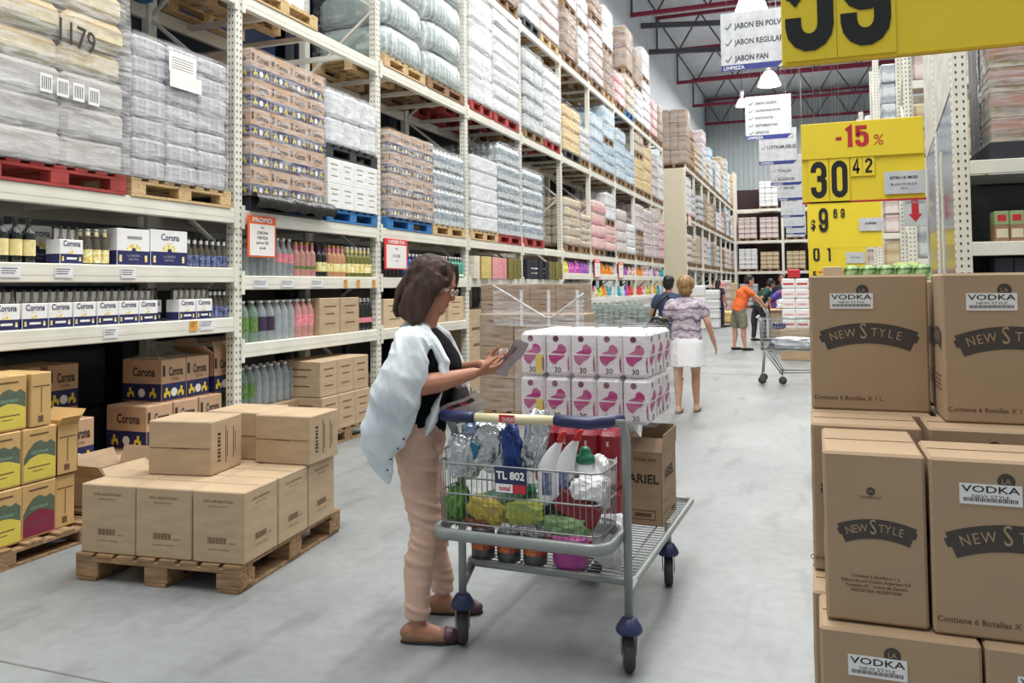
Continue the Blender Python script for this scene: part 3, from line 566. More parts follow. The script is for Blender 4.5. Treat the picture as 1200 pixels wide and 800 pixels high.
# ================================================================ pallet racks
def post_mesh(h, faces=('x', 'y'), w=.1, d=.09, pitch=.06, z0=0., holes=True, hole_top=None):
    """perforated upright: front face at x=0, centred on y"""
    mb = MB(); mb.box(-d, 0, -w/2, w/2, z0, h, 0, .004)
    z = z0+.05
    while holes and z < (hole_top or h)-.04:
        if 'x' in faces:
            for y in (-.024, .024): mb.plate([(.0008, y-.008, z), (.0008, y+.008, z), (.0008, y+.005, z-.022), (.0008, y-.005, z-.022)], (1, 0, 0), .0004, 1)
        if 'y' in faces:
            for x in (-.062, -.028): mb.plate([(x-.007, -w/2-.0008, z), (x+.007, -w/2-.0008, z), (x+.004, -w/2-.0008, z-.022), (x-.004, -w/2-.0008, z-.022)], (0, -1, 0), .0004, 1)
        z += pitch
    return mb.mesh('upright', [white_paint, hole_dark])
def rack(label, x, ys, levels, depth=1.05, h=6.2, holes_upto=99, tags_bays=()):
    """ys: upright positions along the aisle; levels[i]: list of (z_top, kind) of the bay between ys[i], ys[i+1]"""
    t = thing('pallet_rack', label, 'rack', (x, ys[0], 0))
    pm = post_mesh(h); pp = post_mesh(h, holes=False)
    for i, y in enumerate(ys):
        link('upright', pm if i < holes_upto else pp, t, (0, y-ys[0], 0)); link('upright', pp, t, (-depth+.09, y-ys[0], 0))
        mb = MB(); z = .3; k = 0
        while z < h-.9:
            a, b = (-.05, -depth+.05) if k % 2 == 0 else (-depth+.05, -.05); mb.bar((a, y-ys[0], z), (b, y-ys[0], z+.75), .03, .03); z += .75; k += 1
        mb.build('frame_brace', white_paint, t)
        MB().box(-.13, .03, -.09+y-ys[0], .09+y-ys[0], 0, .012).build('foot_plate', white_paint, t)
    for i in range(len(ys)-1):
        a, b = ys[i]-ys[0]+.05, ys[i+1]-ys[0]-.05
        for zt, kind in levels[i]:
            hb = .125
            mb = MB(); mb.box(-.05, .012, a, b, zt-hb, zt, 0, .006); mb.box(.012, .0135, a, b, zt-hb*.62, zt-hb*.38)
            for yy in (a, b): mb.box(-.02, .016, yy-.02, yy+.02, zt-hb-.04, zt+.04)
            mb.build('front_beam', white_paint, t)
            MB().box(-depth, -depth+.05, a, b, zt-hb, zt, 0, .004).build('rear_beam', white_paint, t)
            if kind == 'shelf':
                MB().box(-depth+.05, -.05, a, b, zt-.035, zt-.005, 0).build('shelf_deck', white_paint, t)
            if kind == 'bars':
                for q in (.2, .5, .8): MB().bar((-.05, a+(b-a)*q, zt-.05), (-depth+.05, a+(b-a)*q, zt-.05), .05, .05).build('support_bar', white_paint, t)
    return t
PY = [3.42, 5.91, 8.38, 10.97, 13.34, 15.77, 18.02, 20.54, 22.95, 25.55, 27.74]
P3 = [(2.24, 'bars'), (4.16, 'bars'), (6.13, 'bars')]
LV = [[(1.73, 'shelf'), (1.305, 'shelf')]+P3, [(1.665, 'shelf'), (1.07, 'shelf')]+P3, [(1.665, 'shelf'), (1.07, 'shelf')]+P3, [(1.665, 'shelf')]+P3, [(1.665, 'shelf')]+P3]
LV += [[(1.80, 'shelf'), (1.25, 'shelf')]+P3 for _ in range(5)]
rack('long white pallet rack along the left side of the aisle', -4.7, PY, LV, holes_upto=6)
RY = [33.05+2.65*i for i in range(9)]
rack('second white rack run beyond the beige block', -4.7, RY, [[(1.5, 'shelf'), (2.26, 'bars'), (4.2, 'bars'), (6.25, 'bars')]]*8, holes_upto=0)

# rear rack row, seen as a dark backdrop through the front one
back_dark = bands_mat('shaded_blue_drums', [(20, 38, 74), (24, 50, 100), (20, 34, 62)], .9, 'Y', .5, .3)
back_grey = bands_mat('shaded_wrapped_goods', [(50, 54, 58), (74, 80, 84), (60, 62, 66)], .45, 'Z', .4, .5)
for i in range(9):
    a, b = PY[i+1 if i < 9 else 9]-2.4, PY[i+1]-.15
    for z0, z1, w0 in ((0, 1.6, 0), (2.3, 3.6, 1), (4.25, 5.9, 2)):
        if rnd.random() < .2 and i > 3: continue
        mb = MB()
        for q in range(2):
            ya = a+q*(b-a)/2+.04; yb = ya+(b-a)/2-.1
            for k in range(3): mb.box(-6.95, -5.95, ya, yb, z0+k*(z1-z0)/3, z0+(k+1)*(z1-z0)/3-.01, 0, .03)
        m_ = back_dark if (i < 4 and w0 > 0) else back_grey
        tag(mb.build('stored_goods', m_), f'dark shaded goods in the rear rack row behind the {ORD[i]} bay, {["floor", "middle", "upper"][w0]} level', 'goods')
MB_ = MB()
for y in PY: MB_.box(-5.95, -5.87, y-.04, y+.04, 0, 6.1)
for z in (2.3, 4.25, 6.1): MB_.box(-5.95, -5.88, 3.4, 27.8, z-.12, z-.002); MB_.box(-6.95, -5.95, 3.4, 27.8, z-.04, z-.002)
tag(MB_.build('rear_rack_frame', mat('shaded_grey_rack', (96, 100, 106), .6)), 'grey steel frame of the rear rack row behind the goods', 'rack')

# ================================================================ pallets
def pallet_proto(mt, near=True, W=1.1, D=1.0):
    """W along y, D along x; stringers run along y; top at z=.14"""
    def make():
        t = thing('wooden_pallet', 'pallet', 'pallet')
        mb = MB()
        for i in range(7):
            a = -W/2+i*(W-.1)/6; mb.box(-D/2, D/2, a, a+.1, .118, .14, 0, .003)
        for x in (-D/2, -.05, D/2-.1): mb.box(x, x+.1, -W/2, W/2, .098, .118)
        dk = mb
        if near:
            dk.build('deck', mt, t)
            for x in (-D/2, -.05, D/2-.1):
                for y in (-W/2, -.07, W/2-.14): MB().box(x, x+.1, y, y+.14, .02, .098, 0, .003).build('block', mt, t)
                MB().box(x, x+.1, -W/2, W/2, 0, .02).build('bottom_board', mt, t)
        else:
            for x in (-D/2, -.05, D/2-.1):
                for y in (-W/2, -.07, W/2-.14): dk.box(x, x+.1, y, y+.14, .02, .098)
                dk.box(x, x+.1, -W/2, W/2, 0, .02)
            dk.build('deck', mt, t)
        return t
    return Proto(make)
PN = {k: pallet_proto(m) for k, m in (('pine', wood), ('old', wood_old), ('red', wood_red), ('blue', wood_blue), ('black', wood_dark))}
def far_pal(m): return Proto(lambda: tag(pallet_far_mesh(m), 'p', 'pallet'))
def pallet_far_mesh(m):
    dk = MB(); W, D = 1.1, 1.0
    for i in range(7):
        a = -W/2+i*(W-.1)/6; dk.box(-D/2, D/2, a, a+.1, .118, .14)
    for x in (-D/2, -.05, D/2-.1):
        for y in (-W/2, -.07, W/2-.14): dk.box(x, x+.1, y, y+.14, .02, .118)
        dk.box(x, x+.1, -W/2, W/2, 0, .02)
    return dk.build('wooden_pallet', m)
PF = {k: far_pal(m) for k, m in (('pine', wood), ('old', wood_old), ('red', wood_red), ('blue', wood_blue), ('black', wood_dark))}
PCOL = {'pine': 'pale pine', 'old': 'weathered brown', 'red': 'red', 'blue': 'blue', 'black': 'black'}

# ================================================================ cases
def case_mesh(name, D, W, H, base, art=None, mats=None, tape=True, bev=.006):
    """box with front (+x) at x=0, y from 0..W, z 0..H; art(mb) adds print"""
    mb = MB(); mb.box(-D, 0, 0, W, 0, H, 0, bev)
    if tape: mb.box(-D+.01, -.006, W/2-.002, W/2+.002, H-.001, H+.0012, 1)
    if art: art(mb, D, W, H)
    return mb.mesh(name, [base, seam]+(mats or []))
FX = dict(xd=(0, 1, 0), yd=(0, 0, 1))       # writing on the +x face
FY = dict(xd=(1, 0, 0), yd=(0, 0, 1))       # writing on the -y face
def beer_art(mb, D, W, H):
    # mats: 2 navy, 3 dark print, 4 yellow
    mb.box(.0004, .0009, .004, W-.004, H*.02, H*.42, 2); mb.box(-D+.004, -.004, -.0009, -.0004, H*.02, H*.42, 2)
    mb.text('Corona', H*.3, (.0014, W*.57, H*.6), (0, 1, 0), (0, 0, 1), 3, sx=.62*W/H, bold=.03)
    mb.text('Corona', H*.3, (-D*.45, -.0014, H*.6), (1, 0, 0), (0, 0, 1), 3, sx=.6*D/H, bold=.03)
    mb.text('EXTRA', H*.08, (.0014, W*.56, H*.48), (0, 1, 0), (0, 0, 1), 3); mb.box(.0006, .0012, W*.04, W*.14, H*.6, H*.86, 3)
    GR = ((-.5, .1), (-.15, 0), (-.1, .35), (.2, .3), (.35, 0), (.5, .15), (.4, .6), (.1, .62), (.05, 1), (-.25, .95), (-.2, .5), (-.42, .55))
    for q in (.22, .78):
        for s_, org, xd in ((1, (.0014, W*q, H*.08), Vector((0, 1, 0))), (1, (-D*(1-q), -.0014, H*.08), Vector((1, 0, 0)))):
            mb.add([Vector(org)+xd*(a*H*.22*(1 if q < .5 else -1))+Vector((0, 0, b*H*.25)) for a, b in GR], [tuple(range(12)) if q < .5 else tuple(reversed(range(12)))], 4)
    mb.add([(.0014, W*.5+.035*H/.33*cos(2*pi*k/12), H*.2+.035*H/.33*sin(2*pi*k/12)) for k in range(12)], [tuple(range(12))], 5)
    mb.add([(-D*.5+.035*H/.33*cos(2*pi*k/12), -.0014, H*.2+.035*H/.33*sin(2*pi*k/12)) for k in range(12)], [tuple(range(12))], 5)
beer_kraft = mat('tan_beer_cardboard', (196, 160, 128), .75, var=.06)
beer_case_me = case_mesh('beer_case', .40, .27, .33, beer_kraft, beer_art, [navy, ink, yellow, white])

def filmshell(x0, x1, y0, y1, z0, z1, amp=.02, nx=8, nz=14, seed=0, top=True, bulge=0.):
    """wrinkled film skin round a load; wrapped round all sides"""
    mb = MB(); per = []
    W, D = y1-y0, x1-x0; k = nx
    for i in range(k): per.append((x0+D*i/k, y0))
    for i in range(k): per.append((x1, y0+W*i/k))
    for i in range(k): per.append((x1-D*i/k, y1))
    for i in range(k): per.append((x0, y1-W*i/k))
    cx, cy = (x0+x1)/2, (y0+y1)/2; n = len(per); vs = []
    for j in range(nz+1):
        z = z0+(z1-z0)*j/nz
        for (x, y) in per:
            dn = noise.noise(Vector((x*5+seed, y*5, z*6)))*amp
            d = Vector((x-cx, y-cy, 0)).normalized(); vs.append((x+d.x*(dn+.012), y+d.y*(dn+.012), z))
    fs = [(j*n+i, j*n+(i+1) % n, (j+1)*n+(i+1) % n, (j+1)*n+i) for j in range(nz) for i in range(n)]
    mb.add(vs, fs, 0, True)
    if top: 
        mb.add([(p[0], p[1], z1+.015+noise.noise(Vector((p[0]*4, p[1]*4, seed)))*amp) for p in per]+[(cx, cy, z1+.01)], [(i, (i+1) % n, n) for i in range(n)], 0, True)
    return mb
LOADN = [0]
def cased_load(label, x, y0, y1, z0, z1, nj, nk, me_fn, ni=3, depth=1.0, fm=film, group=None, part='case', filmpart=True, skip=()):
    """wrapped load built of real cases: front column, camera-side column and top layer"""
    t = thing('wrapped_load', label, 'load', (x, y0, z0), group=group)
    W = (y1-y0)/nj; D = depth/ni; H = (z1-z0)/nk; src = me_fn(D, W, H)
    for k in range(nk):
        for i in range(ni):
            for j in range(nj):
                if i == 0 or j == 0 or (k == nk-1 and i < 2):
                    if (i, j, k) in skip: continue
                    link(part, src, t, (-i*D-rnd.uniform(0, .008), j*W, k*H))
    LOADN[0] += 1
    if filmpart: filmshell(-depth, 0, 0, y1-y0, .0, z1-z0, .012, seed=LOADN[0]*3.1).build('stretch_film', fm, t)
    return t
def beer_case_fn(D, W, H): return case_mesh('beer_case', D, W*.985, H*.985, beer_kraft, beer_art, [navy, ink, yellow, white], bev=.004)
def art_small(mb, D, W, H):
    for q, s in ((.75, .7), (.55, .5), (.28, .6)):
        mb.box(.0004, .0009, W*(.5-s/2.4), W*(.5+s/2.4), H*q, H*(q+.035), 2)
        mb.box(-D*(.5+s/2.4), -D*(.5-s/2.4), -.0009, -.0004, H*q, H*(q+.035), 2)
def plain_fn(base, nm='carton'):
    return lambda D, W, H: case_mesh(nm, D, W*.985, H*.985, base, art_small, [ink_brown], bev=.004)
def pack_mesh(base, dark, D, W, H, cols=6, caps=None):
    """shrink pack of bottles: bulging cylinders side by side, rounded top"""
    mb = MB(); n = cols; r = W/n/2
    m = max(2, int(D/(2*r)+.5))
    for a in range(n):
        for b in range(m):
            if a not in (0, ) and b != 0: continue
            prof = [(r*.93, 0), (r*1.0, H*.05), (r*.97, H*.3), (r*1.0, H*.5), (r*.96, H*.68), (r*.6, H*.86), (r*.3, H*.93), (r*.3, H*.99)]
            mb.lathe(prof, 8, 0, (-r-b*2*r, r+a*2*r, 0), mats=[0, 0, 1, 1, 0, 0, 2])
    mb.box(-D+.01, -r*1.2, r*.6, W-r*.5, 0, H*.8, 0, .02)
    return mb.mesh('bottle_pack', [base, dark, caps or base])
pet_clear = mat('pet_bottle_silver', (206, 214, 216), .25, var=.3, scale=30, spec=.7)
pet_band = mat('pet_bottle_band', (138, 152, 160), .35, var=.4, scale=40)
pet_green = mat('pet_bottle_greenish', (176, 200, 192), .25, var=.3, scale=30)
pack_white = mat('white_pack_wrap', (226, 228, 230), .35, var=.15, scale=14, bump=.5)
pack_grey = mat('grey_pack_wrap', (180, 184, 190), .35, var=.25, scale=18, bump=.6)
milk_blue = mat('pale_blue_pack', (160, 190, 212), .35, var=.25, scale=14, bump=.5)
def block_fn(base, nm='pack'):
    def f(D, W, H):
        mb = MB(); mb.box(-D, 0, 0, W*.98, 0, H*.975, 0, min(W, H)*.11); return mb.mesh(nm, [base])
    return f
def bottle_fn(base, dark): return lambda D, W, H: pack_mesh(base, dark, D, W*.98, H*.97, 4)
def far_load(label, x, y0, y1, z0, z1, base, layers=4, cols=3, fm=None, bev=.04, depth=1.0, taper=0., name='wrapped_load'):
    """distant wrapped load: a single mesh of bulging packs with a wrinkled skin"""
    mb = MB(); H = (z1-z0)/layers; W = (y1-y0)/cols; D = depth/3
    for k in range(layers):
        s = taper*k/layers
        for j in range(cols):
            for i in range(3):
                if i == 0 or j == 0 or k == layers-1:
                    o = rnd.uniform(-.012, .012)
                    mb.box(-(i+1)*D+.003-s*.3+o, -i*D-.003-s*.3+o, j*W+.004+s*.2, (j+1)*W-.004-s*.2, k*H, (k+1)*H-.006, 0, bev)
    if fm:
        k0 = len(mb.v); f = filmshell(-depth, 0, 0, y1-y0, 0, z1-z0, nx=4, nz=8, seed=x+y0*3+z0); mb.add(f.v, f.f, 1, True)
    o = mb.build(name, [base]+([fm] if fm else []), None, (x, y0, z0)); return tag(o, label, 'load')

def pal(kind, x, yc, z, label, near=True, rz=0., sy=1., sx=1.):
    return (PN if near else PF)[kind]((x, yc, z), rz, label, scale=(sx, sy, 1) if (sy != 1 or sx != 1) else None)
XF = -4.66        # goods stand flush with the rack front
XP = -5.18
# ---- first pallet level (beam top 2.24, loads start 2.38)
Z1, Z2, Z3 = 2.24, 4.16, 6.13
# bay 1
sand = bands_mat('cream_green_cases', [(214, 192, 140), (178, 174, 128), (228, 216, 180), (204, 182, 136)], .31, 'Z', .5, .5)
lgrey = bands_mat('pale_grey_cases', [(198, 196, 190), (178, 176, 172), (206, 204, 200), (188, 182, 176)], .28, 'Z', .45, .45)
pal('red', XP, 4.08, Z1, 'red pallet under the tall cream load marked 1179', sy=1.02)
ta = thing('wrapped_load', 'tall cream and grey wrapped load with 1179 in black marker', 'load', (XF, 3.55, Z1+.14))
for k in range(6):
    me = MB(); Hh = .215; me.box(-.5, 0, 0, .53, 0, Hh, 0, .035 if k < 3 else .06); mm = me.mesh('bottle_pack', [lgrey if k < 3 else sand])
    for j in range(2):
        for i in range(2):
            if i == 0 or k == 5: link('bottle_pack', mm, ta, (-i*.5+rnd.uniform(-.012, .01)+(.02 if k == 4 else 0), j*.53+(.0), k*Hh))
filmshell(-1.0, .015, 0, 1.07, 0, 1.29, .014, nx=12, nz=24, seed=2).build('stretch_film', film_thick, ta)
MB().text('1179', .22, (.045, .60, .80), (0, 1, -.12), (0, 0, 1), 0, sx=.75, bold=.01).build('marker_writing', ink, ta)
lb = MB()
for q in range(4):
    y = .32+q*.125; lb.box(.04, .042, y, y+.09, .45-q*.004, .57-q*.004, 0)
    for s in range(5): lb.box(.042, .0426, y+.012+s*.015, y+.018+s*.015, .47-q*.004, .55-q*.004, 1)
lb.build('barcode_labels', [white, ink], ta)
pal('pine', XP, 5.24, Z1, 'pale pine pallet under the grey layered load left of the beer wall post')
mauve_pack = bands_mat('pale_violet_grey_packs', [(194, 193, 197), (168, 168, 176), (210, 209, 212), (180, 178, 184)], .11, 'Y', .4, .5)
tb = thing('wrapped_load', 'pale grey wrapped load of six layers with white paper sheets', 'load', (XF, 4.68, Z1+.14))
for k in range(7):
    mm = MB().box(-.5, 0, 0, .34, 0, .15, 0, .028).mesh('bottle_pack', [mauve_pack]) if k == 0 else mm
    for j in range(3):
        for i in range(2):
            if i == 0 or j == 0 or k == 6: link('bottle_pack', mm, tb, (-i*.5+rnd.uniform(-.01, .01), j*.345, k*.153))
filmshell(-1.0, 0, 0, 1.03, 0, 1.075, .012, nx=12, nz=20, seed=9).build('stretch_film', film_thick, tb)
pb = MB(); pb.box(.03, .032, .32, .62, .86, 1.02, 0); pb.box(.03, .032, .33, .68, .74, .86, 0)
for q in range(5): pb.box(.032, .0326, .35, .58, .97-q*.02, .974-q*.02, 1)
pb.build('paper_sheet', [white, ink_brown], tb)
# bay 2
pal('black', XP, 6.62, Z1, 'black pallet draped in dark film under the tall beer load', sy=1.04)
dr = MB(); vs = []; 
for i in range(13):
    y = 6.02+i*.105
    for q, (x, z) in enumerate(((-4.7, 2.42), (-4.6, 2.40), (-4.56, 2.33), (-4.6, 2.27))): vs.append((x+noise.noise(Vector((i*.7, q, 1)))*.03, y, z+noise.noise(Vector((i*.9, q, 3)))*.03))
dr.add(vs, [(i*4+q, (i+1)*4+q, (i+1)*4+q+1, i*4+q+1) for i in range(12) for q in range(3)], 0, True)
tag(dr.build('black_film_sheet', mat('black_plastic_film', (34, 35, 38), .3, bump=.5, scale=20)), 'loose black film hanging over the black pallet edge', 'film')
cased_load('tall wrapped load of beer cases on the black pallet', XF, 6.03, 7.2, Z1+.14, 3.70, 4, 5, beer_case_fn)
pal('blue', XP, 7.79, Z1, 'blue pallet under white cartons beside the tall beer load', sy=.96)
cased_load('low block of white cartons on the blue pallet', XF, 7.27, 8.28, Z1+.14, 2.9, 4, 2, plain_fn(white, 'carton'), fm=film_light)
pal('black', XP, 7.79, 2.9, 'dark pallet sandwiched between two white loads', sy=.96)
cased_load('silver wrapped load stacked above the white cartons', XF, 7.27, 8.28, 3.05, 3.62, 3, 2, block_fn(pack_white), fm=film_thick)
# bay 3
pal('blue', XP, 9.15, Z1, 'blue pallet under the beer load with a loose film flap', sy=1.1)
cased_load('wrapped beer and carton load with loose film flap above the offer sign', XF, 8.56, 9.76, Z1+.14, 3.42, 4, 4, beer_case_fn, fm=film_thick)
pal('pine', XP, 10.33, Z1, 'pine pallet under silver bottles in the third bay')
cased_load('silver bottle packs in film right of the loose flap load', XF, 9.82, 10.85, Z1+.14, 3.4, 2, 4, bottle_fn(pet_clear, pet_band), fm=film)
# bay 4
pal('pine', XP, 11.62, Z1, 'pine pallet under white packs in the fourth bay')
cased_load('white wrapped packs in the fourth bay', XF, 11.1, 12.12, Z1+.14, 3.5, 2, 5, block_fn(pack_white), fm=film_light)
pal('red', XP, 12.72, Z1, 'red pallet under tall grey bottles in the fourth bay')
cased_load('tall grey bottle packs in the fourth bay', XF, 12.22, 13.24, Z1+.14, 3.86, 2, 5, bottle_fn(pet_clear, pet_band), fm=film)
# bay 5..10 level 1
pal('red', XP, 13.98, Z1, 'red pallet left of the empty slot', near=False)
cased_load('silver bottle packs left of the empty slot', XF, 13.45, 14.5, Z1+.14, 3.6, 2, 4, bottle_fn(pet_clear, pet_band), fm=film)
beige_l = bands_mat('beige_cartons_wrapped', [(196, 176, 142), (182, 160, 126), (206, 190, 158)], .25, 'Z', .6, .3)
brown_l = bands_mat('brown_cartons_wrapped', [(150, 118, 88), (136, 104, 76), (164, 134, 104)], .3, 'Z', .7, .3)
pink_l = bands_mat('pink_packs_wrapped', [(226, 160, 160), (214, 132, 140), (236, 196, 190)], .3, 'Z', .45, .5)
white_l = bands_mat('white_packs_wrapped', [(226, 226, 226), (204, 206, 210), (236, 236, 236)], .28, 'Z', .4, .5)
grey_l = bands_mat('grey_packs_wrapped', [(176, 182, 188), (150, 158, 166), (206, 210, 212)], .3, 'Z', .35, .6)
blue_l = bands_mat('blue_packs_wrapped', [(150, 186, 212), (178, 204, 220), (206, 222, 230)], .3, 'Z', .4, .6)
yel_l = bands_mat('yellow_packs_wrapped', [(232, 196, 110), (240, 214, 150), (224, 190, 120)], .3, 'Z', .45, .5)
mauve_l = bands_mat('mauve_cartons_wrapped', [(204, 186, 184), (188, 168, 164), (220, 208, 204)], .3, 'Z', .5, .5)
COLN = {id(beige_l): 'beige', id(brown_l): 'brown', id(pink_l): 'pink', id(white_l): 'white', id(grey_l): 'grey', id(blue_l): 'pale blue', id(yel_l): 'yellow', id(mauve_l): 'mauve'}
LN = {Z1: 'lowest', Z2: 'middle', Z3: 'top'}
def fl(base, y0, y1, z, zt, pk='old', layers=4, cols=3, fm=film, x=XF, where=None, two=None):
    bay = max(i for i in range(len(PY)) if PY[i] <= y0+.4)+1
    side = 'left' if y0 < (PY[min(bay, 10)-1]+PY[min(bay, 10)])/2-.3 else 'right'
    w_ = where or f'at the {side} of the {ORD[bay-1]} bay, {LN[z]} pallet level'
    pal(pk, x-.52, (y0+y1)/2, z, f'{PCOL[pk]} pallet {w_}', near=False, sy=(y1-y0)/1.1)
    far_load(f'{COLN[id(base)]} wrapped load {w_}', x, y0, y1, z+.14, zt, base, layers, cols, fm)
    if two:
        b2, zz = two; pal('old', x-.52, (y0+y1)/2, zt, f'upper pallet between two loads {w_}', near=False, sy=(y1-y0)/1.1*.95)
        far_load(f'{COLN[id(b2)]} load stacked second, {w_}', x, y0+.03, y1-.03, zt+.14, zz, b2, 2, cols, fm)
fl(beige_l, 15.95, 17.1, Z1, 3.35, 'old', 5); fl(beige_l, 17.2, 17.92, Z1, 3.1, 'old', 5)
fl(pink_l, 18.2, 19.3, Z1, 3.5, 'old', 4, 2); fl(pink_l, 19.4, 20.4, Z1, 3.0, 'black', 3, 2, two=(white_l, 3.8))
fl(mauve_l, 20.7, 21.7, Z1, 3.5, 'old'); fl(white_l, 21.8, 22.85, Z1, 3.2, 'old')
fl(brown_l, 23.1, 24.1, Z1, 2.95, 'old', two=(mauve_l, 3.85)); fl(mauve_l, 24.2, 25.4, Z1, 3.8, 'old')
fl(mauve_l, 25.7, 26.6, Z1, 3.9, 'old'); fl(pink_l, 26.7, 27.6, Z1, 3.6, 'old')
# level 2
pal('old', XP, 4.2, Z2, 'weathered pallet high above the cream load marked 1179'); far_load('grey load high above the cream load marked 1179', XF, 3.6, 4.8, Z2+.14, 5.5, grey_l, 4, 3, film)
pal('blue', XP, 5.3, Z2, 'blue pallet high above the grey layered load'); far_load('dark grey load high above the grey layered load', XF, 4.9, 5.8, Z2+.14, 5.4, grey_l, 4, 3, film)
pal('pine', XP, 6.56, Z2, 'pine pallet on the middle level above the tall beer load'); far_load('cream load on the middle level above the tall beer load', XF-.1, 6.05, 7.05, Z2+.14, 5.6, white_l, 4, 3, film)
for (a, b, zt, pk, nm) in ((8.5, 9.58, 5.75, 'pine', 'left'), (9.66, 10.86, 5.8, 'old', 'right')):
    pal(pk, XP, (a+b)/2, Z2, f'{PCOL[pk]} pallet under the {nm} silver bottle tower in the third bay', sy=(b-a)/1.1)
    t = thing('wrapped_load', f'{nm} rounded tower of silver bottle packs in the third bay', 'load', (XF-.5, (a+b)/2, Z2+.14), group=None)
    for k in range(4):
        h = .4; R = []
        for z in (0, .04, .12, .28, .36, .4):
            s = {0: .9, .04: .97, .12: 1, .28: .99, .36: .93, .4: .8}[z]; ring = []
            for q in range(72):
                th = 2*pi*q/72; c, s_ = cos(th), sin(th); e = .35
                px = abs(c)**e*(1 if c > 0 else -1); py = abs(s_)**e*(1 if s_ > 0 else -1)
                bump = 1+.03*abs(cos(q*pi/4)); ring.append((px*.49*s*bump, py*(b-a)/2*.96*s*bump, z))
            R.append(ring)
        MB().rings(R, 0, True).build('bottle_layer', bands_mat('silver_bottles_in_film', [(176, 190, 188), (138, 156, 156), (214, 220, 218), (160, 178, 172)], .09, 'Y', .3, 1.0) if 'silver_bottles_in_film' not in MATS else MATS['silver_bottles_in_film'], t, (0, 0, k*.41))
    filmshell(-.5, .5, -(b-a)/2, (b-a)/2, 0, 1.64, .03, seed=a).build('stretch_film', film_light, t)
    if nm == 'left': pass
fl(white_l, 11.1, 11.95, Z2, 5.95, 'red', 4, 2, film_thick); fl(white_l, 12.05, 13.2, Z2, 5.98, 'red', 7, 2, film_light)
fl(grey_l, 13.5, 14.55, Z2, 5.75, 'old', 5, 2); fl(white_l, 14.65, 15.65, Z2, 5.7, 'red', 6, 2)
fl(yel_l, 15.95, 17.1, Z2, 5.25, 'black', 4, 2); fl(white_l, 17.2, 17.92, Z2, 5.0, 'old', 4, 2)
fl(blue_l, 18.1, 19.2, Z2, 5.5, 'old', 4, 2); fl(blue_l, 19.3, 20.4, Z2, 5.0, 'old', 3, 2, two=(blue_l, 5.9))
fl(blue_l, 20.7, 21.7, Z2, 5.6, 'old', 4, 2); fl(blue_l, 21.8, 22.85, Z2, 5.2, 'old', 4, 2)
fl(yel_l, 23.1, 24.2, Z2, 5.2, 'old', 3, 2, two=(beige_l, 5.9)); fl(yel_l, 24.3, 25.4, Z2, 5.7, 'old', 4, 2)
fl(mauve_l, 25.7, 26.6, Z2, 5.6, 'old', 4, 2); fl(white_l, 26.7, 27.6, Z2, 5.8, 'old', 4, 2)
# level 3
pal('pine', XP, 6.5, Z3, 'pine pallet on the top level above the tall beer load', near=False)
far_load('white load on the top level above the tall beer load', XF, 6.0, 7.2, Z3+.14, 7.5, white_l, 4, 3, film)
fl(grey_l, 8.5, 9.6, Z3, 7.6, 'old', 4, 2); fl(grey_l, 9.7, 10.8, Z3, 7.6, 'old', 4, 2)
fl(white_l, 11.1, 12.1, Z3, 7.7, 'pine', 5, 2); fl(brown_l, 12.2, 13.2, Z3, 7.6, 'old', 4, 2)
fl(white_l, 13.5, 14.4, Z3, 7.6, 'black', 5, 2); fl(mauve_l, 14.5, 15.6, Z3, 7.9, 'pine', 6, 2, film_light)
fl(brown_l, 15.95, 17.0, Z3, 7.25, 'old', 4, 2, two=(mauve_l, 7.9)); fl(white_l, 17.1, 17.9, Z3, 7.2, 'old', 4, 2, two=(white_l, 7.9))
fl(mauve_l, 18.2, 19.3, Z3, 7.7, 'old', 6, 2, film_light, two=(brown_l, 8.3)); fl(brown_l, 19.4, 20.4, Z3, 7.3, 'pine', 4, 2, two=(white_l, 8.4))
fl(pink_l, 20.7, 21.7, Z3, 7.1, 'old', 3, 2); fl(beige_l, 21.8, 22.9, Z3, 7.3, 'blue', 4, 2, two=(brown_l, 8.6))
fl(white_l, 23.1, 24.2, Z3, 7.2, 'old', 4, 2, two=(brown_l, 8.3)); fl(white_l, 24.3, 25.4, Z3, 7.7, 'old', 5, 2, two=(white_l, 8.7))
fl(pink_l, 25.7, 26.6, Z3, 7.4, 'old', 4, 2); fl(brown_l, 26.7, 27.6, Z3, 7.5, 'old', 4, 2)
# second rack run
def fl2(base, y0, y1, z, zt, n, lev, x=XF):
    w_ = f'{ORD[n]} along the {lev} level of the rack beyond the beige block'
    pal('old', x-.52, (y0+y1)/2, z, f'weathered pallet {w_}', near=False, sy=(y1-y0)/1.1)
    far_load(f'{COLN[id(base)]} wrapped load {w_}', x, y0, y1, z+.14, zt, base, 4, 2, film if rnd.random() < .5 else None)
cols_ = [beige_l, mauve_l, white_l, grey_l, brown_l, beige_l, mauve_l, blue_l, white_l]
for lev, (z, nm, lo, hi) in enumerate(((2.26, 'lowest', 3.2, 3.9), (4.2, 'middle', 5.1, 5.95), (6.25, 'top', 7.4, 8.9))):
    n = 0
    for i in range(8):
        for q in range(2):
            a = RY[i]+.15+q*1.22
            if lev < 2 and rnd.random() < .08: continue
            if lev == 2 and i == 0: base, zt = brown_l, (8.6 if q == 0 else 8.0)
            else: base, zt = cols_[rnd.randrange(len(cols_))], rnd.uniform(lo, hi)
            fl2(base, a, a+1.12, z, zt, n, nm); n += 1
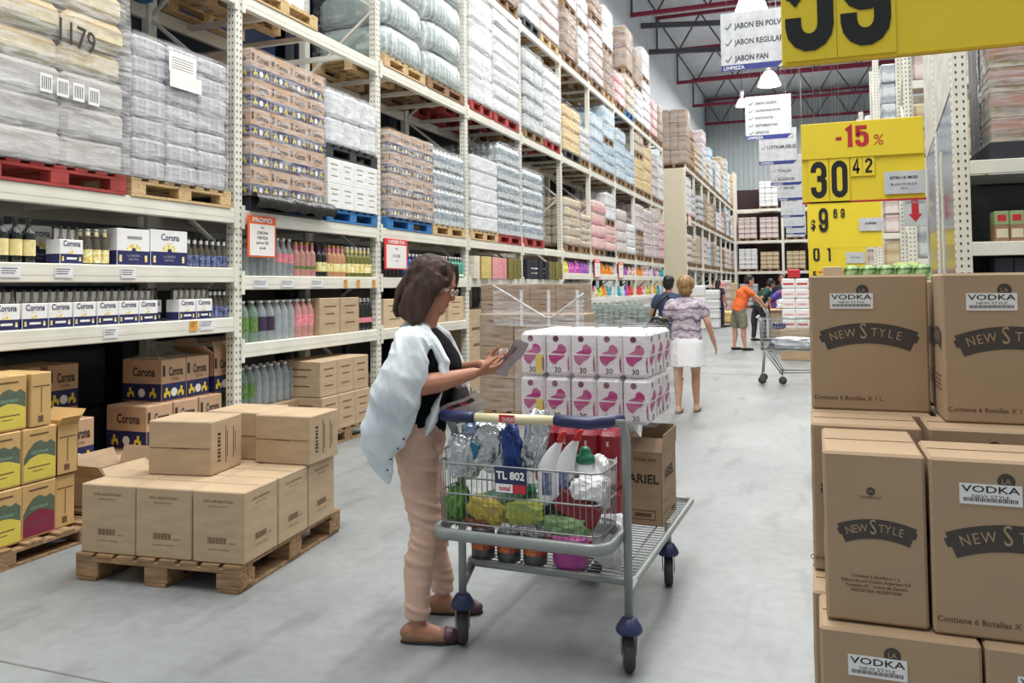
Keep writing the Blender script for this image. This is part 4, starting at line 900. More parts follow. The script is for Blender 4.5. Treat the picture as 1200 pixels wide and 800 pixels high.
# cross rack at the far end
cr = thing('pallet_rack', 'white rack across the far end of the aisle', 'rack', (-4.6, 53.6, 0))
for i in range(8):
    x = i*2.85
    for dy in (0, 1.1): MB().box(x-.07, x+.07, dy-.05, dy+.05, 0, 6.3 if i else 8.6).build('upright', white_paint, cr)
for z in (2.3, 4.22, 6.2):
    for i in range(7): MB().box(i*2.85+.06, i*2.85+2.79, -.05, .03, z-.16, z).build('front_beam', white_paint, cr); MB().box(i*2.85+.06, i*2.85+2.79, 1.05, 1.1, z-.16, z).build('rear_beam', white_paint, cr)
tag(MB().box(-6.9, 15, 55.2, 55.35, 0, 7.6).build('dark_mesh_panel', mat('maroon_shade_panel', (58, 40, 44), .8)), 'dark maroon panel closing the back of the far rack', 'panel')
FN = {id(beige_l): 'beige', id(brown_l): 'brown'}
for lev, (z, nm) in enumerate(((0.0, 'floor'), (2.3, 'lowest'), (4.22, 'middle'), (6.2, 'top'))):
    for i in range(7):
        for q in range(2):
            if rnd.random() < .12: continue
            base = [grey_l, beige_l, white_l, white_l, grey_l, mauve_l][rnd.randrange(6)]
            x = -4.6+i*2.85+.2+q*1.3; zt = z+rnd.uniform(1.1, 1.6)+(.5 if lev == 3 else 0)
            w_ = f'{ORD[i*2+q]} from the left on the {nm} level of the far cross rack'
            p_ = PF['old']((x+.55, 54.1, z), pi/2, f'weathered pallet {w_}')
            mb = MB(); L_ = 4
            for k in range(L_):
                for j in range(3): mb.box(j*.37, j*.37+.36, 0, .95, k*(zt-z-.14)/L_, (k+1)*(zt-z-.14)/L_-.01, 0, .03)
            tag(mb.build('wrapped_load', base, None, (x, 53.65, z+.14)), f'{COLN[id(base)]} wrapped load {w_}', 'load')
# ================================================================ goods on the shelves
def glass(nm, rgb, a=1., rough=.12): return mat(nm, rgb, rough, var=.1, scale=20, alpha=a, spec=.8)
g_clear = glass('clear_bottle_glass', (196, 206, 210), .42, .06); g_dark = glass('dark_green_glass', (18, 26, 20)); g_brown = glass('amber_beer_glass', (120, 84, 46), .9)
g_beer = glass('pale_lager_glass', (104, 98, 84), .7, .08); g_pink = glass('rose_liquid', (222, 164, 156), .7); g_green = glass('green_pet', (84, 132, 62), .85)
g_orange = glass('orange_liquid', (216, 160, 120), .75); g_blue = glass('blue_liquid', (40, 90, 170), .9); g_olive = glass('olive_glass', (120, 120, 60), .9); g_teal = glass('teal_bottle', (80, 170, 150), .9)
g_water = glass('water_pet', (198, 208, 212), .45, .06); g_grnclr = glass('green_clear_pet', (150, 176, 156), .55, .06)
l_cream = mat('cream_label', (238, 222, 160), .6, var=.1, scale=40); l_white = mat('white_label', (236, 236, 232), .6, var=.05); l_yellow = mat('yellow_label', (240, 206, 60), .6, var=.2, scale=40, rgb2=(250, 240, 200))
l_green = mat('green_label', (96, 130, 66), .6, var=.3, scale=40); l_purple = mat('dark_purple_label', (58, 40, 70), .6); l_pink = mat('pink_label', (226, 140, 150), .6, var=.2, scale=40); l_navy = mat('navy_label', (34, 40, 90), .5, var=.3, scale=60, rgb2=(120, 130, 170))
l_blue = mat('blue_label', (60, 130, 200), .5, var=.3, scale=40)
cap_w = mat('white_cap', (232, 232, 228), .4); cap_b = mat('black_cap', (30, 30, 30), .4); cap_g = mat('gold_cap', (190, 150, 70), .35, metal=.5); cap_gr = mat('green_cap', (30, 110, 80), .4); cap_red = mat('red_cap', (206, 44, 44), .4)
PROF = {
 'beer': [(.0, .0), (.94, .0), (1, .03), (1, .50), (.9, .58), (.5, .72), (.4, .8), (.38, .95), (.42, .955), (.42, 1.0), (0, 1.0)],
 'wine': [(.0, .0), (.95, .0), (1, .02), (1, .62), (.9, .68), (.45, .78), (.36, .84), (.36, .93), (.4, .935), (.4, 1.0), (0, 1.0)],
 'pet': [(.0, .0), (.85, .0), (1, .05), (.97, .2), (1, .25), (1, .55), (.96, .6), (.98, .68), (.7, .82), (.35, .91), (.35, .94), (.4, .945), (.4, 1.0), (0, 1.0)],
 'spirit': [(.0, .0), (.96, .0), (1, .02), (1, .64), (.92, .70), (.5, .76), (.4, .8), (.4, .88), (.46, .885), (.46, 1.0), (0, 1.0)]}
def bottle_fac(nm, shape, h, r, g, cap, lab=None, lz=(.2, .45), neck_lab=None, n=12):
    def make():
        pr = [(a*r, b*h) for a, b in PROF[shape]]; k = len(pr)-1
        mats = [0]*(k-3)+[1]*3
        t = MB().lathe(pr, n, 0, mats=mats, cap=False).build(nm, [g, cap])
        t['label'] = ''; t['category'] = 'bottle'
        if lab: MB().lathe([(r*1.015, lz[0]*h), (r*1.015, lz[1]*h)], n, 0, cap=False).build('label', lab, t)
        if neck_lab: MB().lathe([(r*.46, .8*h), (r*.44, .93*h)], n, 0, cap=False).build('neck_label', neck_lab, t)
        return t
    return Proto(make)
def row(pr, x, y0, y1, z, n, what, where, deep=1, dx=.09, group=None):
    st = (y1-y0)/n
    for i in range(n):
        for d in range(deep):
            w_ = f'{ORD[i]} {what} from the left, {where}'
            if d: w_ = f'back row {ORD[i]} {what} from the left, {where}'
            pr((x-d*dx, y0+st*(i+.5), z), rnd.uniform(0, 6), w_)
# --- bay 1 upper shelf (z 1.73)
sh = 'upper beer shelf'
blk = bottle_fac('beer_bottle', 'wine', .29, .042, g_dark, mat('green_foil', (46, 72, 56), .4), l_cream, (.16, .52))
row(blk, -4.78, 3.69, 3.98, 1.73, 3, 'tall dark bottle with cream label', sh)
blk2 = bottle_fac('beer_bottle', 'wine', .29, .042, g_dark, cap_b, l_navy, (.16, .5))
row(blk2, -4.8, 3.45, 3.66, 1.73, 2, 'dark bottle with navy label', 'far end of upper shelf')
def wcase_art(logo=True):
    def f(mb, D, W, H):
        mb.box(.0004, .0009, .003, W-.003, H*.02, H*.4, 2); mb.box(-D+.003, -.003, -.0009, -.0004, H*.02, H*.4, 2)
        for k in range(7):
            a = pi*k/6; 
        fan = [(.0012, W*.5+W*.22*cos(pi*k/8), H*.4+H*.2*sin(pi*k/8)) for k in range(9)]; mb.add(fan, [tuple(range(9))], 4)
        fan = [(.0014, W*.5+W*.06*cos(pi*k/8), H*.4+H*.09*sin(pi*k/8)) for k in range(9)]; mb.add(fan, [tuple(range(9))], 2)
        if logo: mb.text('Corona', H*.26, (.0014, W*.52, H*.72), (0, 1, 0), (0, 0, 1), 3, sx=.85, bold=.015); mb.text('Extra', H*.1, (.0014, W*.52, H*.62), (0, 1, 0), (0, 0, 1), 4)
        else: mb.box(.0006, .001, W*.3, W*.75, H*.72, H*.8, 5)
        mb.text('LA CERVEZA', H*.08, (.0014, W*.5, H*.24), (0, 1, 0), (0, 0, 1), 5, bold=.02); mb.text('MAS FINA', H*.08, (.0014, W*.5, H*.14), (0, 1, 0), (0, 0, 1), 5, bold=.02)
        for q in (.1, .88): mb.box(.0006, .0012, W*q-.012, W*q+.012, H*.1, H*.28, 4)
        mb.text('Corona', H*.22, (-D*.5, -.0014, H*.72), (1, 0, 0), (0, 0, 1), 3, sx=.85, bold=.015)
    return f
white_card = mat('white_glossy_carton', (240, 240, 240), .4, var=.03)
l_grey = mat('grey_print', (150, 150, 155), .6)
def wcase(D, W, H, logo=True): return case_mesh('beer_carton', D, W, H, white_card, wcase_art(logo), [navy, navy, l_yellow, l_grey], tape=False, bev=.004)
me = wcase(.36, .31, .27, False); tag(link('beer_carton', me, None, (-4.72, 4.6, 1.73)), 'white and navy beer carton with a fan emblem but no large name', 'carton')
me = wcase(.36, .39, .28); tag(link('beer_carton', me, None, (-4.72, 4.92, 1.73)), 'largest white and navy beer carton with the name in full, upper beer shelf', 'carton')
me = wcase(.36, .32, .27); tag(link('beer_carton', me, None, (-5.0, 4.02, 1.73)), 'shaded beer carton set back on the upper beer shelf behind the tall dark bottles', 'carton')
crow = bottle_fac('beer_bottle', 'beer', .24, .031, g_beer, cap_b, l_navy, (.05, .42), l_white)
row(crow, -4.77, 5.34, 5.84, 1.73, 7, 'pale lager bottle', 'upper beer shelf by the post', 2, .07)
def sixpack_make(openf=True):
    def make():
        t = thing('beer_six_pack', 's', 'six-pack')
        W, D, H = .185, .13, .25
        b = MB(); b.box(-D, 0, 0, W, 0, H*.66, 0, .003); b.box(.0004, .0009, .003, W-.003, .004, H*.27, 1); b.box(-D+.003, -.003, -.0009, -.0004, .004, H*.27, 1)
        b.text('Corona', .055, (.0014, W*.5, H*.48), (0, 1, 0), (0, 0, 1), 1, sx=.8, bold=.02); b.text('Extra', .02, (.0014, W*.5, H*.41), (0, 1, 0), (0, 0, 1), 2)
        fan = [(.0012, W*.5+.03*cos(pi*k/8), H*.27+.02*sin(pi*k/8)) for k in range(9)]; b.add(fan, [tuple(range(9))], 2)
        for q in (.12, .86): b.box(.0006, .0012, W*q-.008, W*q+.008, .02, .05, 2)
        b.box(.0006, .0011, W*.28, W*.72, .03, .045, 3)
        b.box(-D/2-.002, -D/2+.002, .01, W-.01, H*.66, H*.95, 0)
        b.build('carrier', [white_card, navy, l_yellow, white], t)
        bm_ = MB().lathe([(a*.029, c*.25) for a, c in PROF['beer']], 10, 0, mats=[0]*7+[1]*3, cap=False).mesh('bottle', [g_beer, cap_b])
        for i in range(3):
            for j in range(2): link('bottle', bm_, t, (-.033-j*.064, .031+i*.062, .004))
        return t
    return Proto(make)
six = sixpack_make()
for i, y in enumerate((3.43, 3.63, 3.83, 4.02, 4.215, 4.41, 4.6, 4.79)):
    six((-4.7, y, 1.305), 0, f'{ORD[i]} beer six-pack from the left in the long row, lower beer shelf')
six((-4.7, 5.2, 1.305), 0, 'white beer six-pack left of the pair near the post on the lower beer shelf'); six((-4.7, 5.395, 1.305), 0, 'white beer six-pack right of the pair near the post on the lower beer shelf')
six((-4.86, 5.0, 1.305), 0, 'shaded beer six-pack set back in the gap of the lower beer shelf')
six((-4.72, 4.12, 1.73), 0, 'white six-pack left of the yellow one on the upper beer shelf')
ys_ = bottle_fac('beer_bottle', 'beer', .25, .031, g_beer, cap_w, l_yellow, (.05, .42), l_yellow)
row(ys_, -4.76, 4.34, 4.56, 1.73, 3, 'clear yellow-labelled bottle', 'beside the fan emblem carton', 2, .07)
row(crow, -4.77, 5.6, 5.84, 1.305, 4, 'pale lager bottle', 'lower beer shelf by the post', 2, .07)
for i in range(8): six((-4.95, 3.45+.19*i, 1.305), 0, f'shaded six-pack in the back row of the lower beer shelf, {ORD[i]} from the left')
# price labels
orange_l = mat('orange_price_tag', (226, 160, 60), .6); gr_l = mat('white_price_tag', (226, 228, 232), .5)
def price(y, z, w=.11, m=gr_l, nm='', h=.06):
    t = MB(); t.box(0, .0015, 0, w, 0, h, 0)
    for q in range(3): t.box(.0015, .002, .01, w-.02-(q*.01), h-.015-q*.015, h-.010-q*.015, 1)
    tag(t.build('price_tag', [m, ink], None, (-4.684, y, z)), nm, 'price tag')
for i, (y, z) in enumerate(((3.66, 1.635), (4.05, 1.635), (4.6, 1.635))): price(y, z, .14, gr_l, f'pale price tag under the upper beer shelf, {ORD[i]} from the left', .07)
price(4.45, 1.21, .13, gr_l, 'pale price tag under the lower beer shelf', .07); price(5.3, 1.215, .09, orange_l, 'orange price tag under the lower beer shelf', .08); price(5.42, 1.215, .16, gr_l, 'white price tag right of the orange one', .08)
for i, y in enumerate((7.6, 7.86, 8.2)): price(y, 1.555, .07, orange_l, f'orange price tag under the rose bottles, {ORD[i]} from the left', .08)
for i, y in enumerate((6.1, 6.5, 7.0)): price(y, 1.56, .2, gr_l, f'pale price tag under the clear bottles, {ORD[i]} from the left', .07)
# --- bay 2 upper shelf
s2 = 'upper shelf by the post'
bA = bottle_fac('spirit_bottle', 'spirit', .33, .042, g_clear, cap_w, None)
bB = bottle_fac('spirit_bottle', 'wine', .36, .04, g_clear, cap_w, l_pink, (.35, .6))
bC = bottle_fac('rose_bottle', 'wine', .34, .04, g_pink, cap_g, l_green, (.22, .3), l_pink)
bD = bottle_fac('wine_bottle', 'wine', .33, .04, g_dark, cap_b, l_yellow, (.16, .45), l_purple)
bE = bottle_fac('rose_bottle', 'wine', .33, .04, g_orange, cap_g, l_yellow, (.16, .42), l_pink)
bF = bottle_fac('wine_bottle', 'wine', .33, .04, g_olive, cap_w, l_yellow, (.14, .44), l_cream)
row(bA, -4.76, 6.02, 6.5, 1.665, 5, 'clear white-capped bottle', s2, 2)
row(bB, -4.76, 6.5, 6.78, 1.665, 3, 'clear pink-labelled bottle', s2, 2)
row(bC, -4.76, 6.79, 7.16, 1.665, 4, 'pink green-banded bottle', s2, 2)
row(bD, -4.76, 7.18, 7.36, 1.665, 2, 'dark yellow-labelled bottle', s2, 2)
row(bE, -4.76, 7.38, 7.72, 1.665, 4, 'orange yellow-labelled bottle', s2, 2)
row(bF, -4.76, 7.74, 8.28, 1.665, 6, 'olive cream-labelled bottle', s2, 2)
# lower shelf
s3 = 'lower shelf by the post'
bG = bottle_fac('soda_bottle', 'pet', .37, .056, g_grnclr, cap_w, l_green, (.25, .6)); bH = bottle_fac('soda_bottle', 'pet', .37, .056, g_clear, cap_w, l_purple, (.25, .6))
bI = bottle_fac('water_bottle', 'pet', .37, .05, g_water, cap_w, None); bJ = bottle_fac('soda_bottle', 'pet', .37, .052, g_pink, cap_w, l_pink, (.3, .6)); bK = bottle_fac('soda_bottle', 'pet', .36, .05, g_dark, cap_w, l_pink, (.25, .4), l_white)
row(bG, -4.78, 6.0, 6.26, 1.07, 2, 'green-labelled soda bottle', s3, 2, .12); row(bH, -4.78, 6.26, 6.5, 1.07, 2, 'purple-labelled soda bottle', s3, 2, .12)
row(bI, -4.78, 6.5, 6.82, 1.07, 3, 'clear water bottle', s3, 2, .12); row(bJ, -4.78, 6.83, 7.14, 1.07, 3, 'pink drink bottle', s3, 2, .12)
row(bK, -4.78, 7.95, 8.3, 1.07, 4, 'dark pink-labelled bottle', s3, 2, .12)
for i, y in enumerate((7.17, 7.56)): tag(link('carton', case_mesh('carton', .3, .375, .375, card, art_small, [ink_brown]), None, (-4.7, y, 1.07)), f'{["left", "right"][i]} brown carton between pink and dark bottles on the lower shelf', 'carton')
# floor level of bay 2: trays of bottles and cartons on a pallet
PN['old']((-5.1, 6.5, 0), 0, 'weathered floor pallet under the clear bottles, bay right of the post')
tag(link('carton', case_mesh('carton', .8, 1.05, .33, card3, art_small, [ink_brown]), None, (-4.75, 5.98, .14)), 'wide brown carton base carrying the floor level bottles', 'carton')
row(bG, -4.85, 6.0, 6.3, .47, 3, 'green-labelled bottle', 'floor level by the post', 2, .12); row(bI, -4.85, 6.3, 6.95, .47, 6, 'clear water bottle', 'floor level by the post', 2, .12)
PN['old']((-4.98, 7.35, 0), 0, 'weathered floor pallet under the six brown cartons behind the woman')
for k in range(2):
    for j in range(3):
        me = case_mesh('carton', .5, .3, .345, card, art_small, [ink_brown]); tag(link('carton', me, None, (-4.5+(.0 if k else .02), 6.87+j*.307, .14+k*.35)), f'{["lower", "upper"][k]} {["left", "middle", "right"][j]} carton of six on the pallet by the woman', 'carton')
# bay 3
bL = bottle_fac('spirit_bottle', 'spirit', .3, .038, g_blue, cap_w, l_blue, (.2, .5)); bM = bottle_fac('spirit_bottle', 'spirit', .3, .038, g_olive, cap_w, l_green, (.3, .5)); bN = bottle_fac('spirit_bottle', 'spirit', .3, .038, g_teal, cap_w, l_white, (.1, .2))
bQ = bottle_fac('spirit_bottle', 'spirit', .3, .038, g_dark, cap_b, None)
row(bQ, -4.76, 8.45, 9.05, 1.665, 6, 'dark bottle', 'behind the red offer sign'); row(bL, -4.76, 9.1, 9.9, 1.665, 8, 'blue spirit bottle', 'right of the offer sign')
row(bM, -4.76, 9.92, 10.4, 1.665, 5, 'olive spirit bottle', 'above the woman'); row(bN, -4.76, 10.42, 10.9, 1.665, 5, 'teal green spirit bottle', 'above the woman')
for i in range(4): tag(link('carton', case_mesh('carton', .3, .5, .34, card2, art_small, [ink_brown]), None, (-4.7, 8.5+i*.6, 1.07)), f'pale carton on the lower shelf behind the woman, {ORD[i]} from the left', 'carton')
for i in range(3): tag(link('carton', case_mesh('carton', .4, .6, .36, card, art_small, [ink_brown]), None, (-4.8, 8.55+i*.75, .14)), f'brown carton on the floor level behind the woman, {ORD[i]} from the left', 'carton')
PN['old']((-5.2, 9.3, 0), 0, 'floor pallet in the bay behind the woman')
# bays 4-5 boxed spirits
def gift(nm, m, w=.1, h=.33, band=l_white):
    def make():
        b = MB(); b.box(-.09, 0, -w/2, w/2, 0, h, 0, .003); b.box(.0004, .001, -w*.4, w*.4, h*.55, h*.62, 1); b.box(.0004, .001, -w*.3, w*.3, h*.3, h*.36, 1)
        o = b.build(nm, [m, band]); o['category'] = 'box'; return o
    return Proto(make)
gy = gift('gift_box', mat('gold_carton', (212, 190, 120), .5)); gp = gift('gift_box', mat('pink_carton', (226, 160, 164), .5)); gb = gift('gift_box', mat('olive_brown_carton', (130, 120, 66), .5), band=l_yellow); gd = gift('gift_box', mat('dark_carton', (50, 52, 62), .5)); gw = gift('gift_box', mat('cream_carton', (220, 214, 196), .5))
row(gw, -4.7, 11.05, 11.35, 1.665, 3, 'cream boxed bottle', 'in the fourth bay'); row(gy, -4.7, 11.38, 11.8, 1.665, 4, 'gold boxed bottle', 'in the fourth bay'); row(gp, -4.7, 11.85, 12.5, 1.665, 6, 'pink boxed bottle', 'in the fourth bay')
row(gb, -4.7, 12.55, 13.2, 1.665, 6, 'olive brown boxed bottle', 'in the fourth bay'); row(gd, -4.7, 13.45, 14.6, 1.665, 10, 'dark boxed bottle', 'in the fifth bay'); row(gb, -4.7, 14.65, 15.65, 1.665, 9, 'olive brown boxed bottle', 'in the fifth bay')
# bays 6-10 coloured cleaning goods: upright pouches and jugs
def pouch(nm, rgb, rgb2):
    m = mat(nm+'_%d%d%d' % rgb, rgb, .4, var=.35, scale=16, rgb2=rgb2)
    def make():
        w, h = .2, .3; R = []
        for z, s, d in ((0, .9, .06), (.02, 1, .07), (.15, 1, .06), (.26, .96, .03), (.3, .9, .006)):
            R.append([(-.08+d*sin(2*pi*q/12), w/2*s*cos(2*pi*q/12), z) for q in range(12)])
        o = MB().rings(R, 0).build(nm, m); o['category'] = 'pouch'; return o
    return Proto(make)
PC = [((230, 222, 60), (240, 240, 120), 'lime yellow'), ((176, 70, 160), (220, 120, 200), 'purple'), ((60, 110, 200), (200, 80, 180), 'blue and magenta'), ((226, 90, 100), (240, 220, 220), 'red and white'), ((40, 140, 120), (60, 180, 200), 'teal'), ((236, 236, 236), (180, 200, 220), 'white'), ((240, 180, 40), (240, 120, 60), 'orange'), ((214, 50, 50), (240, 90, 80), 'bright red'), ((90, 170, 60), (230, 220, 80), 'green and yellow'), ((226, 150, 170), (240, 210, 220), 'pink')]
PP = [(pouch('detergent_pouch', a, b), n) for a, b, n in PC]
seq = [0, 1, 1, 2, 2, 3, 3, 4, 4, 5, 5, 8, 6, 6, 9, 9, 5, 3]; cnt = 0
for b in range(5, 10):
    a, e = PY[b]+.12, PY[b+1]-.1; n = 9
    for lvl, z in ((0, 1.80), (1, 1.25)):
        for i in range(n):
            if lvl == 0: k = seq[(cnt) % len(seq)] if i % 2 == 0 else k
            else: k = [7, 7, 3, 8, 6, 4, 5, 2][(b*3+i//2) % 8]
            if i % 2 == 0: cnt += 1
            y = a+(e-a)*(i+.5)/n
            PP[k][0]((-4.68-rnd.uniform(0, .05), y, z), 0, f'{PP[k][1]} detergent pouch, {ORD[i]} in the {ORD[b]} bay, {["higher", "lower"][lvl]} shelf', scale=(1, rnd.uniform(.8, 1.05), rnd.uniform(.72, 1.0)))
    for i in range(3): tag(link('carton', case_mesh('carton', .6, .62, .8, [card, white, card2][i], art_small, [ink_brown]), None, (-4.75, a+.03+i*(e-a-.66)/2, 0)), f'floor level carton in the {ORD[b]} bay, {ORD[i]} from the left', 'carton')
# floor packs for bays 4,5
for b in (3, 4):
    for i in range(3): tag(link('carton', case_mesh('carton', .6, .66, 1.2, card, art_small, [ink_brown]), None, (-4.75, PY[b]+.12+i*.72, 0)), f'tall floor carton in the {ORD[b]} bay, {ORD[i]} from the left', 'carton')
# floor goods of the second run: mixed household displays
for b in range(8):
    for i in range(4):
        k = rnd.randrange(len(PP)); m = [pack_white, pink_l, card2, grey_l, mauve_l, l_white][rnd.randrange(6)]
        mb = MB()
        for q in range(3): mb.box(-.5, 0, 0, .5, q*.4, q*.4+.39, 0, .05)
        tag(mb.build('display_stack', m, None, (-4.6, RY[b]+.12+i*.62, 0)), 'stack of packs on the floor under the rack beyond the beige block', 'stack', 'floor stacks under the far left rack' )
# --- signs on the left rack
sign_orange = mat('orange_sign_print', (232, 100, 44), .5, var=.03); sign_red = mat('red_sign_print', (226, 50, 60), .5, var=.03); paper = mat('sign_paper', (236, 232, 228), .5, var=.02)
def rsign(y, z, w, h, hdr, m, lines, label, x=-4.665):
    t = thing('promotion_sign', label, 'sign', (x, y, z))
    MB().box(0, .012, 0, w, 0, h, 0, .003).build('frame', m, t)
    MB().box(.012, .0135, w*.06, w*.94, h*.04, h*.8, 0).build('paper', paper, t)
    MB().text(hdr, h*.15, (.0145, w/2, h*.85), (0, 1, 0), (0, 0, 1), 0, sx=w/h*1.35, bold=.03).build('header_lettering', white, t)
    mb = MB()
    for q, (s, zz, sz) in enumerate(lines): mb.text(s, h*sz, (.0145, w/2, h*zz), (0, 1, 0), (0, 0, 1), 0, bold=.02)
    mb.build('lettering', ink, t)
rsign(5.98, 1.83, .4, .37, 'PROMO', sign_orange, [('Bud', .7, .07), ('CORONA', .56, .1), ('CERVEZA', .44, .1), ('porron 330', .32, .1), ('x6 uds', .2, .09)], 'orange and white promotion sign hanging by the first rack post')
rsign(8.44, 1.76, .56, .36, 'OFERTA', sign_red, [('OFERTA', .66, .06), ('$ 112,00', .4, .14), ('x 750 ml', .26, .06)], 'red and white offer sign on the rack post above the woman')
rsign(18.15, 1.72, .55, .42, 'OFERTA', sign_red, [('$ 99', .5, .14), ('x un', .3, .08)], 'red framed offer sign among the detergent shelves'); rsign(20.6, 1.72, .55, .42, 'PROMO', sign_orange, [('$ 45', .5, .14)], 'orange topped promotion sign among the detergent shelves', -4.665)
rsign(33.2, 3.9, .9, .45, 'OFERTA', sign_red, [('$', .5, .14)], 'small red sign on the corner of the rack beyond the beige block')

# --- floor of bay 1: beer cases
C_BC = Proto(lambda: tag(link('beer_case', beer_case_me), 'x', 'case'))
for i in range(6): 
    if i in (0, 3, 4): C_BC((-4.78, (4.2 if i == 0 else 4.1)+i*.285, .331), 0, f'{["single", "", "", "second", "third"][i]} middle tier beer case from the left, floor of the beer bay')
MIDN = 0
for i in range(6): C_BC((-4.76, 4.1+i*.285, 0.0), 0, f'{ORD[i]} bottom tier beer case from the left, floor of the beer bay')
C_BC((-4.78, 5.53, .331), 0, 'tan beer case at the right end of the middle tier beside the post')
C_BC((-4.86, 5.19, .662), 0, 'beer case at the left of the top pair under the loose plastic film'); C_BC((-4.86, 5.465, .662), 0, 'beer case at the right of the top pair beside the open case')
C_BC((-5.35, 4.25, .662), 0, 'deeply shaded beer case at the far left under the shelf'); C_BC((-5.35, 4.58, .662), 0, 'deeply shaded beer case second from the left under the shelf'); C_BC((-5.35, 4.25, .331), 0, 'shaded beer case below the far left one'); C_BC((-5.35, 4.58, .331), 0, 'shaded beer case below the second dark one')
# open case
def open_case(nm, D, W, H, base, art, mats, flaps, loc, label, cat='case', rz=0.):
    t = thing(nm, label, cat, loc, rz)
    mb = MB(); th = .004
    mb.box(-D, 0, 0, W, 0, th); mb.box(-th, 0, 0, W, 0, H); mb.box(-D, -D+th, 0, W, 0, H); mb.box(-D, 0, 0, th, 0, H); mb.box(-D, 0, W-th, W, 0, H)
    if art: art(mb, D, W, H)
    mb.build('body', [base, seam]+mats, t)
    FD = {'x+': ((0, 0, H), (0, W, H), (1, 0, 0)), 'x-': ((-D, 0, H), (-D, W, H), (-1, 0, 0)), 'y-': ((-D, 0, H), (0, 0, H), (0, -1, 0)), 'y+': ((-D, W, H), (0, W, H), (0, 1, 0))}
    for f, ang, ln in flaps:
        a, b, o = [Vector(q) for q in FD[f]]; d = o*cos(ang)*ln+Vector((0, 0, sin(ang)*ln)); tp = (b-a)*.04
        MB().plate([a, b, b+d-tp, a+d+tp], (b-a).cross(d), th, 0).build('flap', base, t)
    return t
open_case('beer_case', .38, .27, .34, beer_kraft, beer_art, [navy, ink, yellow, white], [('x-', 1.2, .12), ('y+', 1.45, .1), ('y-', .6, .12), ('x+', 1.9, .1)], (-4.84, 5.77, .662), 'open beer case with raised flaps beside the rack post')
open_case('open_carton', .3, .4, .2, card, None, [], [('x-', 1.2, .12), ('y+', 1.3, .13), ('y-', 1.0, .1), ('x+', 2.4, .08)], (-4.3, 4.12, .14), 'torn open carton with splayed flaps behind the front pallet', 'carton')
tag(link('carton', case_mesh('carton', .36, .36, .2, card, art_small, [ink_brown]), None, (-4.38, 4.55, .14)), 'closed brown carton behind the torn open one', 'carton')
PN['old']((-4.7, 4.6, 0), 0, 'weathered pallet under the torn open carton')
fm_ = MB(); vs = [(-5.2+a*.05, 5.15+b*.06, .985+.03*noise.noise(Vector((a*.8, b*.8, 2)))+.02) for a in range(8) for b in range(9)]
fm_.add(vs, [(a*9+b, (a+1)*9+b, (a+1)*9+b+1, a*9+b+1) for a in range(7) for b in range(8)], 0, True); tag(fm_.build('plastic_film', film_thick), 'crumpled plastic film lying on the top pair of beer cases', 'film')

# --- left edge wine pallet (green and yellow cases)
PN['old']((-4.8, 3.36, 0), 0, 'weathered pallet under the green and yellow wine cases at the left edge', scale=(1.1, 1.25, .8))
hill_green = mat('green_hill_print', (88, 102, 84), .7, var=.15, scale=12); hill_yellow = mat('yellow_field_print', (214, 198, 84), .7, var=.06); hill_maroon = mat('maroon_field_print', (128, 38, 66), .7, var=.1)
def wine_art(field):
    def f(mb, D, W, H):
        pts = [(0, .45), (.1, .58), (.3, .72), (.5, .76), (.7, .7), (.85, .74), (1, .66)]
        mb.add([(.0005, W*(.04+.92*a), H*(b)) for a, b in pts]+[(.0005, W*.96, H*.05), (.0005, W*.04, H*.05)], [(8, 7, 6, 5, 4, 3, 2, 1, 0)], 2)
        pts = [(0, .34), (.2, .45), (.45, .5), (.7, .48), (1, .4)]
        mb.add([(.001, W*(.04+.92*a), H*b) for a, b in pts]+[(.001, W*.96, H*.04), (.001, W*.04, H*.04)], [(6, 5, 4, 3, 2, 1, 0)], 3)
        mb.text('CALIFORNIA', H*.08, (.0015, W*.5, H*.52), (0, 1, 0), (0, 0, 1), 4, sx=.8); mb.box(.0012, .0016, W*.15, W*.8, H*.27, H*.29, 5); mb.box(.0012, .0016, W*.3, W*.6, H*.2, H*.215, 5); mb.box(.0005, .001, W*.2, W*.75, H*.86, H*.89, 5)
    return f
wk = mat('wine_case_cardboard', (202, 166, 108), .75, var=.08)
wmats = [hill_green, hill_yellow, mat('pale_green_lettering', (150, 190, 160), .7), ink_brown]; wmats2 = [hill_green, hill_maroon, wmats[2], ink_brown]
wc = case_mesh('wine_case', .34, .228, .315, wk, wine_art(0), wmats); wc2 = case_mesh('wine_case', .34, .228, .315, wk, wine_art(1), wmats2)
def end_art(mb, D, W, H): mb.box(.0004, .001, W*.48, W*.52, H*.25, H*.72, 2); mb.box(.0004, .001, W*.1, W*.9, H*.74, H*.76, 2); mb.box(.0004, .001, W*.35, W*.6, H*.08, H*.2, 2)
for k in range(3):
    z = .112+k*.32
    for j, y in enumerate((2.82, 3.055, 3.29)):
        yy = y+(.04 if k == 2 else 0); tag(link('wine_case', wc, None, (-4.3-(.01*k), yy, z)), f'{["bottom", "middle", "top"][k]} tier green and yellow wine case, {["farthest left", "second", "third"][j]} on the pallet', 'case')
    if k < 2: tag(link('wine_case', wc2 if k == 0 else wc, None, (-4.31, 3.525, z)), ['green and maroon wine case at the bottom of the left edge pallet', 'green and yellow wine case above the maroon one'][k], 'case')
me = case_mesh('wine_case', .34, .14, .315, wk, end_art, [ink_brown])
tag(link('wine_case', me, None, (-4.31, 3.575, .752)), 'narrow case end standing at the right of the top tier on the left edge pallet', 'case')
tag(link('wine_case', me, None, (-4.33, 3.765, .112)), 'narrow case end at the bottom right of the left edge pallet', 'case')
open_case('wine_case', .3, .15, .3, wk, end_art, [ink_brown], [('x+', 1.0, .06), ('y+', .8, .1), ('x-', 1.2, .12)], (-4.32, 3.765, .432), 'torn open wine case at the right of the middle tier')

